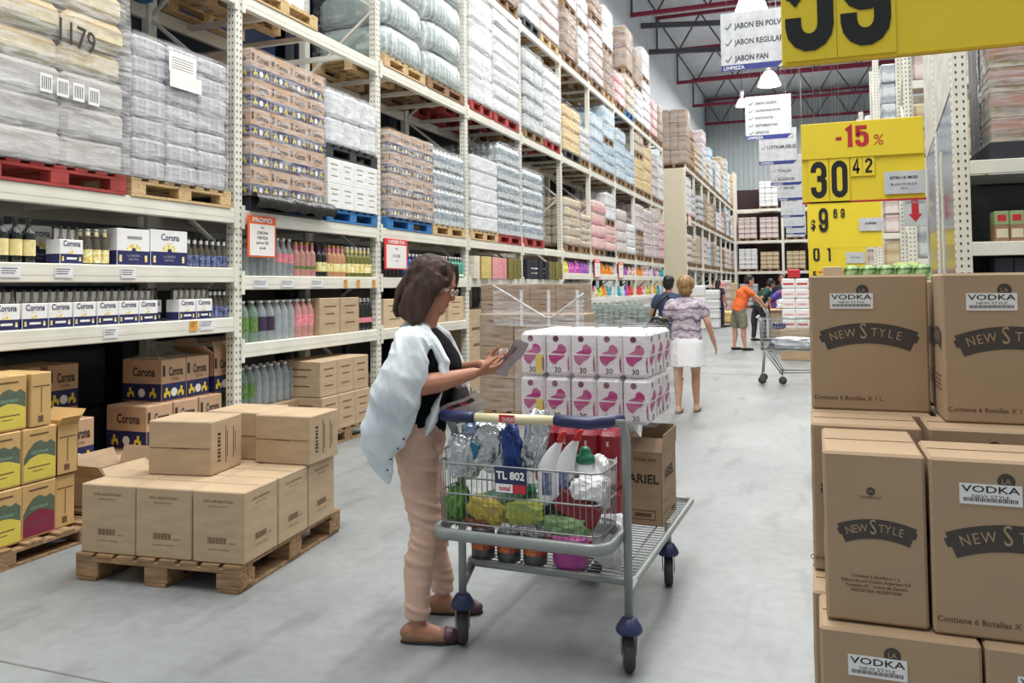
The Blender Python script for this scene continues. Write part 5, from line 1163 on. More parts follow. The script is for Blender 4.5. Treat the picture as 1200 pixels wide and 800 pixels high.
# --- front pallet with nine cartons
fp = (-2.765, 3.495, 0); FR = radians(5.5)
def fpos(x, y, z): c, s = cos(FR), sin(FR); return (fp[0]+x*c-y*s, fp[1]+x*s+y*c, z)
def front_pallet():
    t = thing('wooden_pallet', 'worn wooden pallet on the open floor under nine brown cartons', 'pallet', fp, FR)
    for i in range(7):
        y = i*(1.12-.1)/6
    for i in range(8):
        x = -1.0+i*(1.0-.1)/7; MB().box(x, x+.1, 0, 1.12, .122, .142, 0, .003).build('deck_board', wood_old, t)
    for y in (0, .5, 1.0): MB().box(-1.0, 0, y, y+.12, .1, .122, 0, .003).build('cross_board', wood_old, t)
    for x in (-1.0, -.57, -.14):
        for y in (0, .49, .98): MB().box(x, x+.14, y, y+.14, .02, .1, 0, .004).build('block', wood_old, t)
        MB().box(x+.01, x+.13, 0, 1.12, 0, .02, 0, .002).build('bottom_board', wood_old, t)
front_pallet()
def art_front(mb, D, W, H):
    # writing on the -y and +x faces
    for (o, xd, L_) in (((-D/2, -.0012, 0), (1, 0, 0), D), ((.0012, W/2, 0), (0, 1, 0), W)):
        def at(z): return (o[0], o[1], z)
        mb.text('100% ARGENTINA', H*.055, at(H*.84), xd, (0, 0, 1), 2, sx=1.1); mb.text('INDUSTRIA NACIONAL', H*.03, at(H*.78), xd, (0, 0, 1), 2)
        v = Vector(xd); e = Vector((0, 0, 1)); c = Vector(at(H*.27))
        for q in range(16): 
            a = c+v*(q*.007-.06); mb.add([a, a+v*(.004 if q % 3 else .0025), a+v*(.004 if q % 3 else .0025)+e*H*.09, a+e*H*.09], [(0, 1, 2, 3)], 2)
        mb.text('7798101', H*.035, tuple(c+v*.08), xd, (0, 0, 1), 2); mb.text('CONTENIDO 6 UNIDADES', H*.03, at(H*.18), xd, (0, 0, 1), 2)
ci = 0; nm9 = ['front left', 'front middle', 'front right corner', 'middle row left', 'centre', 'middle row right', 'back left', 'back middle', 'back right corner']
for r_ in range(3):
    for c_, (x, wd) in enumerate(((-.645, .34), (-.3, .34), (.01, .30))):
        D = wd; me = MB(); W_, H_ = .33, .365
        mb = MB(); mb.box(-D, 0, 0, W_, 0, H_, 0, .006); mb.box(-D+.01, -.01, W_/2-.0015, W_/2+.0015, H_-.001, H_+.001, 1)
        art_front(mb, D, W_, H_)
        o = mb.build('carton', [card, seam, ink_brown], None, fpos(x, .02+r_*.336, .143), FR+radians(rnd.uniform(-.6, .6)))
        tag(o, f'plain brown carton on the open floor pallet, {nm9[ci]} of nine', 'carton'); ci += 1
def lying(D, W, H, loc, rz, label):
    mb = MB(); mb.box(-D, 0, 0, W, 0, H, 0, .006); mb.box(-D+.006, -.006, -.0012, .001, H*.5-.002, H*.5+.002, 1)
    mb.box(-D*.62, -D*.35, -.0016, .001, H*.5-.004, H*.5+.003, 1)
    for q in range(8): mb.box(.0004, .0012, W*.2, W*.29, H*(.22+q*.07), H*(.22+q*.07+(.045 if q % 3 else .03)), 2)
    for y, l_ in ((.45, .7), (.5, .5), (.7, .6), (.76, .4)): mb.box(.0004, .0012, W*y, W*(y+.02), H*(.5-l_/2), H*(.5+l_/2), 3)
    tag(mb.build('carton', [card, seam, ink, ink_brown], None, loc, rz), label, 'carton')
TR = radians(9)
lying(.39, .33, .3, (-3.17, 3.76, .51), TR, 'sealed brown carton lying on top of the open floor pallet at the left')
lying(.37, .34, .285, (-2.80, 4.16, .51), radians(3), 'sealed brown carton lying on top of the open floor pallet at the right')
lying(.37, .34, .285, (-3.19, 4.2, .51), radians(3), 'brown carton between and behind the two lying cartons on top of the open floor pallet')

# --- brown carton stacks in the aisle behind the woman
PN['old']((-3.0, 9.2, 0), pi/2, 'weathered pallet under the brown carton stack in the aisle')
bc = MB(); D, W_, H_ = .405, .5, .36
bc.box(-D, 0, 0, W_, 0, H_, 0, .006)
for q, s in ((.78, .5), (.72, .4), (.3, .3)): bc.box(-D*(.5+s/2), -D*(.5-s/2), -.001, .0004, H_*q, H_*(q+.03), 1)
bcm = bc.mesh('carton', [card3, ink_brown])
for k in range(3):
    for j in range(3): tag(link('carton', bcm, None, (-3.2+j*.41+rnd.uniform(-.006, .006), 8.75, .14+k*.365)), f'brown carton in the wrapped aisle stack, {["bottom", "second", "third"][k]} tier, {["left", "middle", "right"][j]}', 'carton')
lbm = MB(); lbm.box(0, .1, -.002, 0, 0, .09, 0)
for q in range(4): lbm.box(.01, .09, -.003, -.002, .02+q*.015, .026+q*.015, 1)
tag(lbm.build('paper_label', [white, ink], None, (-3.36+.0, 8.737, .75)), 'white delivery label on the film of the brown aisle stack', 'label')
fs_ = filmshell(0, 1.24, 0, .52, 0, 1.12, .01, seed=5, top=False)
tag(fs_.build('stretch_film', film_light, None, (-3.61, 8.73, .14)), 'clear stretch film with loose upper edge round the brown aisle stack', 'film')
PN['old']((-3.3, 10.4, 0), pi/2, 'pallet under the rear brown carton stack')
bc = MB(); D, W_, H_ = .34, .5, .2
bc.box(-D, 0, 0, W_, 0, H_, 0, .006); bc.box(-D*.7, -D*.3, -.001, .0004, H_*.7, H_*.75, 1); bc.box(-D*.65, -D*.35, -.001, .0004, H_*.4, H_*.44, 1); bcm2 = bc.mesh('carton', [card3, ink_brown])
for k in range(7):
    for j in range(4): tag(link('carton', bcm2, None, (-3.8+j*.345+.0, 10.1, .14+k*.205)), f'flat brown carton in the rear aisle stack, {ORD[k]} tier up, {ORD[j]} from the left', 'carton')
fs_ = filmshell(0, 1.38, 0, .52, 0, 1.44, .01, seed=8); tag(fs_.build('stretch_film', film_light, None, (-4.14, 10.08, .14)), 'thin film round the rear brown carton stack', 'film')
fl_ = MB(); n = 14; vs = []
top_ = lambda a: 1.56-.62*a if a < .62 else 1.176+.75*(a-.62)
for i in range(n+1):
    a = i/n; x = -3.42+a*1.06
    for j in range(5): vs.append((x, 8.715-.012*sin(i*1.7+j), (top_(a))*(1-j/4)+1.1*(j/4)))
fl_.add(vs, [(i*5+j, i*5+j+1, (i+1)*5+j+1, (i+1)*5+j) for i in range(n) for j in range(4)], 0, True)
fl_.tube([(-3.42+i/n*1.06, 8.712, top_(i/n)) for i in range(n+1)], .009, 6, 1)
for x in (-3.1, -2.78, -2.45): fl_.box(x, x+.035, 8.71, 8.713, 1.1, 1.5, 1)
tag(fl_.build('film_flap', [film_mat('white_hazy_film', .12, .6), film_mat('bunched_white_film', .6, .95)]), 'loose white film flap with a bunched edge over the brown aisle stack', 'film')
# --- green bottles wrapped on a pallet
PN['old']((-3.35, 14.6, 0), pi/2, 'pallet under the wrapped green bottles beyond the toilet paper')
gp_ = bottle_fac('bottle_pack', 'pet', .36, .05, mat('green_tint_pet', (112, 136, 124), .3, var=.25, scale=20), cap_gr, None, n=8)
for k in range(3):
    for i in range(11):
        for d in range(2):
            gp_((-3.86+i*.104, 14.15+d*.1, .14+k*.37), 0, 'green capped bottle in the wrapped stack beyond the toilet paper', 'green bottles in the wrapped stack')
tag(MB().box(-3.9, -2.8, 14.3, 15.1, .14, 1.2, 0, .05).build('bottle_block', mat('green_tint_pet', (140, 176, 158)), None), 'body of the wrapped green bottle stack', 'bottles')
tag(filmshell(-3.92, -2.76, 14.08, 15.12, .14, 1.32, .05, seed=3).build('stretch_film', film_thick), 'cloudy film round the green bottle stack', 'film')
# ================================================================ near cart
cart_paint = mat('grey_painted_tube', (146, 152, 150), .4, metal=.3, var=.06); navy_pl = mat('navy_plastic', (38, 44, 84), .4, var=.05); cream_pl = mat('cream_handle_plastic', (226, 218, 178), .4, var=.02); rubber = mat('dark_grey_rubber', (58, 57, 58), .7); wirem = mat('cart_wire_zinc', (160, 164, 164), .35, metal=.6)
KZ = radians(-2); K = thing('platform_cart', 'grey platform cart with a wire basket and navy grips, loaded beside the woman', 'cart', (-1.1, 3.31, 0), KZ)
def kl(x, y, z=0): c, s = cos(KZ), sin(KZ); return (-1.1+x*c-y*s, 3.31+x*s+y*c, z)
MB().tube([(-.25, -.1, 1.0), (.11, -.1, 1.005)], .019, 14).build('handle_bar', cream_pl, K)
lt = MB(); lt.box(-.13, -.06, -.1201, -.119, .99, 1.02, 0)
lt.text('total', .03, (-.09, -.1205, .995), (1, 0, 0), (0, 0, 1), 1)
lt.build('handle_badge', [red, white], K)
def grip(pts, nm='grip'): MB().tube(pts, [.02, .025, .026, .026, .02][:len(pts)], 12).build(nm, navy_pl, K)
grip([(-.42, -.02, .99), (-.40, -.085, 1.0), (-.34, -.1, 1.0), (-.27, -.1, 1.0), (-.245, -.1, 1.0)]); grip([(.105, -.1, 1.005), (.14, -.1, 1.005), (.25, -.095, 1.0), (.32, -.06, 1.005), (.36, -.0, 1.01)])
MB().tube([(.335, -.05, 1.005), (.365, -.01, 1.0), (.375, .0, .93), (.375, .0, .2)], .0175, 12).build('handle_post', cart_paint, K)
MB().tube([(-.41, -.04, .99), (-.395, .0, .93), (-.37, .02, .8), (-.36, .0, .5), (-.36, 0, .2)], .0175, 12).build('handle_post', cart_paint, K)
def rr(x0, x1, y0, y1, r, z, n=6):
    P = []
    for cx, cy, a in ((x1-r, y0+r, -pi/2), (x1-r, y1-r, 0), (x0+r, y1-r, pi/2), (x0+r, y0+r, pi)):
        for k in range(n+1): P.append((cx+r*cos(a+k*pi/2/n), cy+r*sin(a+k*pi/2/n), z))
    return P
mb = MB(); P_ = [Vector(p) for p in rr(-.42, .335, -.175, .13, .08, .528, 8)]; R_ = []
for i in range(len(P_)+1):
    p = P_[i % len(P_)]; t_ = (P_[(i+1) % len(P_)]-P_[i-1 if i <= len(P_)-1 else i-1-len(P_)]).normalized(); n_ = Vector((t_.y, -t_.x, 0))
    R_.append([tuple(p+n_*a+Vector((0, 0, b))) for a, b in ((-.012, -.02), (.008, -.024), (.016, -.016), (.018, 0), (.016, .016), (.008, .024), (-.012, .02))])
mb.rings(R_, 0, True, cap=False)
for x in (-.37, .345): mb.tube([(x, .02, .528), (x*.96, .1, .528)], .014, 8)
mb.build('ring_frame', cart_paint, K)
# basket
bk = MB(); X0, X1, Y0, Y1 = -.395, .305, -.15, .11
for z, gx in ((.57, 0), (.69, .004), (.815, .008)): bk.tube(rr(X0-gx, X1+gx, Y0-gx, Y1+gx, .05, z), .0038 if z < .8 else .005, 6, closed=True)
n = 26
for i in range(n+1):
    x = X0+.03+(X1-X0-.06)*i/n
    for y in (Y0, Y1): s_ = -1 if y == Y0 else 1; bk.tube([(x, y, .55), (x, y+s_*.008, .818)], .0018, 5)
for i in range(10):
    y = Y0+.03+(Y1-Y0-.06)*i/9
    for x in (X0, X1): s_ = -1 if x == X0 else 1; bk.tube([(x, y, .55), (x+s_*.008, y, .838)], .0018, 5)
    bk.tube([(X0, y, .552), (X1, y, .552)], .0018, 5)
bk.build('wire_basket', wirem, K)
# number plate
np_ = MB(); np_.T = Matrix.Translation((0, -.062, -.01)); np_.box(-.13, .01, -.112, -.106, .725, .83, 0, .004); np_.box(-.125, -.05, -.1125, -.112, .728, .762, 1); np_.box(-.048, .006, -.1125, -.112, .728, .762, 2)
np_.text('TL 802', .043, (-.06, -.113, .782), (1, 0, 0), (0, 0, 1), 1, bold=.03); np_.text('total', .026, (-.085, -.1135, .737), (1, 0, 0), (0, 0, 1), 2, bold=.03)
np_.build('number_plate', [navy_pl, white, red], K)
# wire deck
dkx0, dkx1, dky0, dky1, dz = -.38, .37, .1, 1.5, .325
fr = MB(); fr.tube(rr(dkx0, dkx1, dky0, dky1, .04, dz), .016, 10, closed=True); fr.tube([(.375, .0, dz-.02), (.375, .12, dz)], .014, 8); fr.tube([(-.36, .0, dz-.02), (-.37, .12, dz)], .014, 8)
for x in (-.36, .37): fr.tube([(x, .0, .24), (x, .12, .31)], .01, 8)
fr.build('deck_frame', cart_paint, K)
dw = MB()
for i in range(36): y = dky0+.03+i*(dky1-dky0-.06)/35; dw.tube([(dkx0, y, dz+.008), (dkx1, y, dz+.008)], .003, 5)
for i in range(5): x = dkx0+.08+i*.148; dw.tube([(x, dky0, dz), (x, dky1, dz)], .005, 6)
dw.build('wire_deck', wirem, K)
def caster(x, y, rz, h=.2):
    c = link('caster', None, K, (x, y, 0), rz)
    MB().lathe([(.02, .225), (.03, .22), (.05, .19), (.055, .175), (.05, .165)], 20).build('cap', navy_pl, c)
    w_ = MB(); w_.T = Matrix.Translation((-.03, 0, .075)) @ Matrix.Rotation(pi/2, 4, 'X')
    w_.lathe([(.03, -.022), (.062, -.022), (.073, -.016), (.075, 0), (.073, .016), (.062, .022), (.03, .022), (.02, .024), (.0, .024)], 28, mats=[0, 0, 0, 0, 0, 0, 1, 1]); w_.lathe([(.0, -.024), (.02, -.024), (.03, -.022)], 28, 1)
    w_.build('wheel', [rubber, steel], c)
    f = MB()
    for s in (-1, 1): f.plate([(.02, s*.028, .165), (-.045, s*.028, .165), (-.045, s*.028, .075), (-.02, s*.028, .065), (-.005, s*.028, .12)], (0, s, 0), .004)
    f.box(-.045, .025, -.032, .032, .16, .17); f.build('fork', cart_paint, c)
    if h > .21: MB().tube([(0, 0, .22), (0, 0, h)], .0175, 10).build('stem', cart_paint, c)
caster(-.36, 0, radians(-60)); caster(.375, 0, radians(-70)); caster(.33, 1.0, radians(-80), .32); caster(-.06, .98, radians(-20), .32); 

# ---- goods in the basket
def kb(x, y, z=0): return kl(x*.93-.01, y*.7-.065, z-.01)

silver_foil = mat('crumpled_silver_foil', (196, 200, 204), .22, metal=.85, var=.15, bump=1., scale=18)
def crumple(name, loc, r, m, label, cat, amp=.03, sq=.8, seed=0, sub=3, rot=(0, 0, 0), parts=None):
    bm = bmesh.new(); bmesh.ops.create_icosphere(bm, subdivisions=sub+1, radius=1)
    for v in bm.verts:
        d = v.co.normalized(); e = .6; q = Vector([abs(a)**e*(1 if a > 0 else -1) for a in d]); q *= .95
        nn = noise.noise(q*2.6+Vector((seed, 0, 0)))+.5*abs(noise.noise(q*6+Vector((0, seed, 0))))
        v.co = Vector((q.x*r[0], q.y*r[1], q.z*r[2]))*(1+nn*amp*8)
    me = bpy.data.meshes.new(name); bm.to_mesh(me); bm.free(); me.materials.append(m); o = link(name, me, None, loc); o.rotation_euler = rot
    return tag(o, label, cat)
crumple('snack_bag', kb(-.33, -.0, .84), (.075, .06, .09), silver_foil, 'silver foil bag at the left end of the basket', 'bag', seed=1)
crumple('snack_bag', kb(-.2, .03, .88), (.085, .06, .1), silver_foil, 'largest crumpled silver bag, behind the cart handle', 'bag', seed=2, rot=(0, .2, .2))
crumple('snack_bag', kb(-.09, .02, .86), (.035, .06, .12), mat('deep_blue_foil', (38, 66, 130), .25, metal=.4, bump=.8, scale=14), 'deep blue glossy bag left of the number plate', 'bag', seed=3, rot=(0, -.15, 0))
crumple('snack_bag', kb(.0, .06, .91), (.05, .05, .13), silver_foil, 'tall silver bag right of the blue one', 'bag', seed=4, rot=(0, .25, 0))
crumple('snack_bag', kb(-.29, .08, .93), (.06, .05, .05), mat('silver_blue_foil', (150, 170, 196), .25, metal=.6, bump=.9, scale=18), 'silver and blue bag poking up by the left grip', 'bag', seed=5)
crumple('snack_bag', kb(-.23, .12, .965), (.05, .04, .025), mat('lime_foil', (196, 206, 120), .4, bump=.5), 'lime green bag under the cream handle', 'bag', seed=6)
tag(MB().box(-.03, .03, -.004, .004, -.035, .035, 0, .003).build('tea_packet', mat('teal_packet', (28, 110, 140), .4), None, kb(-.27, -.06, .875)), 'small teal packet leaning on the silver bags', 'packet')
bpy.context.view_layer.update(); C.objects[-1].rotation_euler = (.1, .35, 0)
# laid bottles and fruit bags
def laid(name, p0, p1, prof, r, L_, mats_, ms, label, cat='bottle', n=14):
    p0, p1 = Vector(p0), Vector(p1); d = (p1-p0).normalized(); q = Vector((0, 0, 1)).rotation_difference(d)
    o = MB().lathe([(a*r, b*L_) for a, b in prof], n, 0, mats=ms, cap=False).build(name, mats_, None, p0); o.rotation_mode = 'QUATERNION'; o.rotation_quaternion = q; return tag(o, label, cat)
pl_mats = [0]*10+[1]*3
laid('soda_bottle', kb(-.32, .02, .6), kb(.0, .05, .72), PROF['pet'], .052, .32, [mat('green_soda_pet', (96, 140, 110), .2, alpha=.8, spec=.8), cap_gr], pl_mats, 'large pale green bottle lying inside the left of the basket')
laid('soda_bottle', kb(-.15, .12, .68), kb(.2, .1, .62), PROF['pet'], .052, .32, [MATS['green_soda_pet'], cap_gr], pl_mats, 'pale green bottle lying behind the first one in the basket')
laid('soda_bottle', kb(.02, -.03, .6), kb(.12, .1, .66), PROF['pet'], .045, .3, [mat('blue_grey_pet', (140, 160, 170), .2, alpha=.8), cap_w], pl_mats, 'blue grey bottle lying under the number plate')
yb = mat('yellow_lettered_bag', (236, 220, 50), .4, var=.35, scale=40, rgb2=(150, 120, 70)); 
crumple('pasta_bag', kb(-.2, -.045, .63), (.085, .035, .05), yb, 'yellow printed bag low in the left of the basket', 'bag', seed=8, rot=(0, .3, 0)); crumple('pasta_bag', kb(-.02, -.045, .635), (.085, .035, .048), mat('yellow_green_bag', (226, 218, 70), .4, var=.35, scale=40, rgb2=(120, 150, 80)), 'yellow and green printed bag in the middle of the basket', 'bag', seed=9, rot=(0, -.1, 0))
crumple('pasta_bag', kb(-.24, -.03, .575), (.07, .04, .025), mat('brown_bag_print', (130, 64, 48), .4, var=.3, scale=30), 'brown printed packet under the yellow bag', 'bag', seed=10)
crumple('lettuce', kb(-.355, -.02, .64), (.04, .05, .07), mat('leaf_green', (90, 140, 60), .6, var=.3, scale=16), 'leafy green bunch in the left corner of the basket', 'vegetable', seed=11, amp=.05)
crumple('salad_bag', kb(.17, -.03, .6), (.1, .05, .04), mat('pale_green_bag', (130, 160, 110), .4, var=.3, scale=16), 'pale green bag at the bottom right of the basket', 'bag', seed=12)
tag(MB().box(-.09, .09, -.03, .03, -.045, .045, 0, .006).build('dark_red_box', mat('dark_red_packet', (120, 26, 38), .4), None, kb(.225, -.03, .67)), 'dark red packet leaning at the right of the basket', 'packet'); C.objects[-1].rotation_euler = (0, .45, 0)
MB2 = MB().tube([(-.1, 0, -.09), (.0, 0, 0), (.08, 0, .1)], .012, 8).build('umbrella_handle', black, None, kb(.14, -.04, .7)); tag(MB2, 'black folded umbrella slanting beside the dark red packet', 'umbrella')
crumple('tissue_pack', kb(.27, -.0, .75), (.075, .06, .05), mat('white_tissue_wrap', (236, 236, 238), .3, bump=.6), 'white wrapped pack on the dark red packet', 'pack', seed=13)
crumple('tissue_pack', kb(.27, .14, .74), (.05, .07, .12), MATS['white_tissue_wrap'], 'tall white pack in the right rear corner of the basket', 'pack', seed=14)
def cleaner(loc, rz, label):
    t = thing('toilet_cleaner', label, 'bottle', loc, rz); m = mat('white_bottle_plastic', (240, 240, 242), .3, var=.02)
    R = []
    for x, z, a, b in ((0, 0, .04, .022), (0, .03, .044, .025), (0, .16, .044, .025), (.012, .2, .036, .022), (.03, .235, .026, .018), (.048, .262, .014, .013), (.055, .272, .012, .012)):
        R.append([(x+a*cos(2*pi*k/16), b*sin(2*pi*k/16), z) for k in range(16)])
    MB().rings(R).build('body', m, t); R = []
    for x, z, a in ((.05, .262, .017), (.056, .28, .016), (.066, .3, .012), (.073, .308, .006)): R.append([(x+a*cos(2*pi*k/12), a*sin(2*pi*k/12), z) for k in range(12)])
    MB().rings(R).build('cap', cap_red, t); MB().box(-.02, .02, -.0255, -.0245, .05, .14, 0).build('label_sticker', l_navy, t)
cleaner(kb(.08, .0, .66), .0, 'left white angled-neck cleaner bottle with red cap in the basket'); cleaner(kb(.155, .01, .67), .0, 'right white angled-neck cleaner bottle with red cap in the basket')
g = thing('detergent_bottle', 'small bottle with a green screw cap behind the basket wires', 'bottle', kb(.235, .06, .68)); MB().lathe([(.04, 0), (.042, .12), (.03, .16), (.018, .17)], 16).build('body', MATS['white_bottle_plastic'], g); MB().lathe([(.036, .158), (.042, .17), (.04, .185), (.026, .19), (.024, .21), (.014, .222), (.0, .225)], 14).build('cap', mat('emerald_cap', (20, 110, 76), .35), g)
# packs on the deck
can_l = mat('red_yellow_tin_label', (170, 52, 46), .4, var=.3, scale=30, rgb2=(206, 120, 60))
for i, x in enumerate((-.33, -.205, -.08)):
    t = thing('tin_pack', f'{["left", "middle", "right"][i]} of the three red banded tins on the deck under the basket', 'tin', kl(x, .155, .336)); MB().lathe([(.05, 0), (.053, .005), (.053, .125), (.05, .13), (.0, .119)], 20).build('body', mat('dark_grey_tin', (92, 96, 96), .35, metal=.6), t); MB().lathe([(.0538, .045), (.0538, .105)], 20, cap=False).build('label_band', can_l, t)
tag(MB().lathe([(.07, 0), (.078, .02), (.08, .12), (.074, .125), (.0, .125)], 24).build('purple_tub', mat('magenta_tub', (176, 70, 148), .35), None, kl(.075, .18, .336)), 'magenta plastic tub on the deck under the basket', 'tub')
crumple('tissue_pack', kl(.24, .22, .45), (.07, .07, .11), mat('grey_white_wrap', (206, 206, 212), .35, bump=.6), 'greyish wrapped pack on the deck behind the right post', 'pack', seed=15)
redp = mat('crimson_pack_wrap', (132, 26, 42), .3, var=.1, bump=.2, scale=14)
for k in range(2):
    for i in range(4):
        b = MB(); b.box(0, .102, 0, .16, 0, .265, 0, .02); b.text('E', .03, (.05, -.001, .2), (1, 0, 0), (0, 0, 1), 1); b.box(.02, .085, -.001, .001, .03, .09, 2)
        tag(b.build('napkin_pack', [redp, white, mat('pale_pink_print', (226, 180, 186), .5)], None, kl(-.19+i*.105, .44, .336+k*.27), KZ), f'crimson paper pack on the deck, {["lower", "upper"][k]} row, {ORD[i]} from the left', 'pack')
# toilet paper
tpw = mat('white_poly_wrap', (240, 236, 240), .35, var=.03, bump=.3, scale=12); mag = mat('magenta_print', (186, 50, 128), .45, var=.08); plum = mat('plum_print', (110, 36, 78), .45)
def tp_mesh(w_, d_, h):
    b = MB(); b.box(0, w_, 0, d_, 0, h, 0, .018)
    for (org, xd, nrm, L_) in (((w_*.5, -.001, 0), Vector((1, 0, 0)), 1, w_), ((w_+.001, d_*.5, 0), Vector((0, 1, 0)), 1, d_)):
        o = Vector(org); e = Vector((0, 0, 1))
        def P(a, c): return o+xd*(a*L_)+e*(c*h)
        b.add([P(.0+.13*cos(2*pi*k/12)*.13/L_, .83+.13*sin(2*pi*k/12)*.13/h*1.0) if False else o+xd*(.016*cos(2*pi*k/12)-.01)+e*(h*.84+.016*sin(2*pi*k/12)) for k in range(12)], [tuple(range(12))], 2)
        top = [(-.05, .62), (.05, .72), (.2, .71), (.33, .62), (.34, .54), (.25, .5), (.1, .5), (-.1, .53), (-.36, .53), (-.34, .5), (-.2, .56)]
        b.add([P(a, c) for a, c in ((-.3, .52), (-.02, .6), (.02, .7), (.16, .73), (.32, .66), (.36, .56), (.25, .5))], [(0, 1, 2, 3, 4, 5, 6)][:1], 1)
        b.add([P(a, c) for a, c in ((-.38, .47), (.3, .47), (.2, .4), (.02, .34), (-.1, .25), (-.22, .27), (-.34, .36))], [tuple(reversed(range(7)))], 1)
        b.text('30', h*.17, P(-.0, .08), xd, e, 3, bold=.02)
        b.add([P(.46, .5), P(.4, .35), P(.42, .14), P(.48, .1)], [(0, 1, 2, 3), (3, 2, 1, 0)], 1)
    return b.mesh('toilet_paper_pack', [tpw, mag, plum, ink])
tpm = tp_mesh(.133, .175, .228)
for k in range(2):
    for i in range(5):
        for d in range(3):
            if 0 < i < 4 and d and k == 0: continue
            o = link('toilet_paper_pack', tpm, None, kl(-.385+i*.137+rnd.uniform(-.002, .002)-(.004 if k == 0 else 0), .78+d*.18, .852+k*.231), KZ+radians(rnd.uniform(-1, 1)))
            tag(o, f'white and magenta toilet paper pack, {["lower", "upper"][k]} tier, {ORD[i]} from the left'+('' if d == 0 else f', {["", "second", "third"][d]} row back'), 'toilet paper')
for k in range(2): tag(MB().box(0, .035, -.002, 0, 0, .1, 0).build('yellow_sticker', yellow, None, kl(-.30, .777, .86+k*.231), KZ), f'yellow sticker on the {["lower", "upper"][k]} left toilet paper pack', 'sticker')
sp = filmshell(0, .72, 0, .56, 0, .47, .012, nx=8, nz=6, seed=20); tag(sp.build('stretch_film', film_light, None, kl(-.40, .765, .85), KZ), 'crinkled clear film round the toilet paper packs', 'film')
# supports under the paper
for i in range(2):
    for d in range(2): tag(MB().box(0, .235, 0, .27, 0, .505, 0, .02).build('wrapped_pack', [pack_white, pack_grey][(i+d) % 2], None, kl(-.37+i*.245, .77+d*.28, .34), KZ), f'wrapped pack on the deck under the toilet paper, {["left", "right"][i]} {["front", "back"][d]}', 'pack')
# open Ariel box
def ariel_art(mb, D, W_, H):
    mb.text('ARIEL', .062, (-D*.5, -.001, H*.58), (1, 0, 0), (0, 0, 1), 2, sx=1., bold=.03); mb.text('ARIEL', .075, (.001, W_*.5, H*.6), (0, 1, 0), (0, 0, 1), 2, sx=1.2, bold=.03)
    mb.text('ZONA 3060', .022, (-D*.45, -.001, H*.88), (1, 0, 0), (0, 0, 1), 3, bold=.03)
    for z in (.2, .08): mb.box(-D*.85, -D*.2, -.001, .0, H*z, H*(z+.01), 3)
    for x in (.85, .2): mb.box(-D*x, -D*x+.004, -.001, 0, H*.08, H*.21, 3)
    mb.box(-D*.75, -D*.3, -.001, 0, H*.12, H*.17, 3); mb.box(0, .001, W_*.1, W_*.6, H*.15, H*.16, 3); mb.box(0, .001, W_*.1, W_*.4, H*.3, H*.31, 3); mb.box(0, .001, W_*.65, W_*.9, H*.06, H*.12, 3)
open_case('open_carton', .187, .36, .365, card3, ariel_art, [ink, ink_brown], [('y-', 2.75, .13), ('x+', 1.5, .09), ('x-', .9, .1), ('y+', 1.4, .09)], kl(.33, .875, .336), 'open brown detergent carton with raised flaps on the right of the cart', 'carton', KZ)

# ================================================================ supermarket cart further down the aisle
def trolley(loc, rz, label, k=1.0):
    t = thing('shopping_cart', label, 'cart', loc, rz); z0, z1 = .52, 1.0; wm = wirem
    b = MB()
    def lvl(f, z): x0 = .0; x1 = .95; w0 = .22+.06*f; return [(x0-.03*f, -w0-.03, z), (x1+.0*f, -w0+.05, z), (x1, w0-.05, z), (x0-.03*f, w0+.03, z)]
    for i in range(9): b.tube(lvl(i/8, z0+(z1-z0)*i/8), .003 if i < 8 else .008, 6, closed=True)
    for i in range(26):
        a = i/25; p0 = lvl(0, z0); p1 = lvl(1, z1)
        for s in (0, 1):
            q0 = Vector(p0[0 if s == 0 else 3]).lerp(Vector(p0[1 if s == 0 else 2]), a); q1 = Vector(p1[0 if s == 0 else 3]).lerp(Vector(p1[1 if s == 0 else 2]), a); b.tube([q0, q1], .002, 5)
    for i in range(12):
        a = i/11; p0 = lvl(0, z0); p1 = lvl(1, z1)
        b.tube([Vector(p0[0]).lerp(Vector(p0[3]), a), Vector(p1[0]).lerp(Vector(p1[3]), a)], .002, 5); b.tube([Vector(p0[1]).lerp(Vector(p0[2]), a), Vector(p1[1]).lerp(Vector(p1[2]), a)], .002, 5); b.tube([Vector(p0[0]).lerp(Vector(p0[3]), a), Vector(p0[1]).lerp(Vector(p0[2]), a)], .002, 5)
    b.build('wire_basket', wm, t)
    MB().tube([(-.06, -.27, 1.03), (-.06, .27, 1.03)], .014, 10).build('handle_bar', cream_pl, t)
    f = MB()
    for y in (-.22, .22):
        f.tube([(-.06, y, 1.03), (.0, y, .95), (.0, y, .52)], .011, 8); f.tube([(.03, y, .52), (.3, y*.95, .14)], .011, 8); f.tube([(.03, y, .52), (.0, y, .14)], .011, 8); f.tube([(.25, y*.95, .18), (.9, y*.8, .2)], .011, 8); f.tube([(.12, y, .52), (.3, y*.95, .18)], .007, 8)
    f.tube([(.3, -.21, .16), (.3, .21, .16)], .01, 8); f.build('frame', cart_paint, t)
    for x, y in ((.0, -.22), (.0, .22), (.3, -.21), (.88, -.18), (.88, .18)):
        if (x, y) == (.3, -.21) and k == 1: pass
        w_ = MB(); w_.T = Matrix.Translation((x, y, .065)) @ Matrix.Rotation(pi/2, 4, 'X'); w_.lathe([(.0, -.013), (.056, -.013), (.06, -.008), (.06, .008), (.056, .013), (.0, .013)], 18); w_.build('wheel', rubber, t)
    return t
trolley((-.78, 13.5, 0), radians(0), 'chrome wire shopping cart half hidden behind the vodka boxes')
crumple('shopping_bags', (-.32, 13.5, .63), (.3, .17, .09), mat('white_plastic_bag', (222, 226, 234), .35, var=.1, bump=.6), 'white plastic bags lying in the wire shopping cart', 'bag', seed=30)
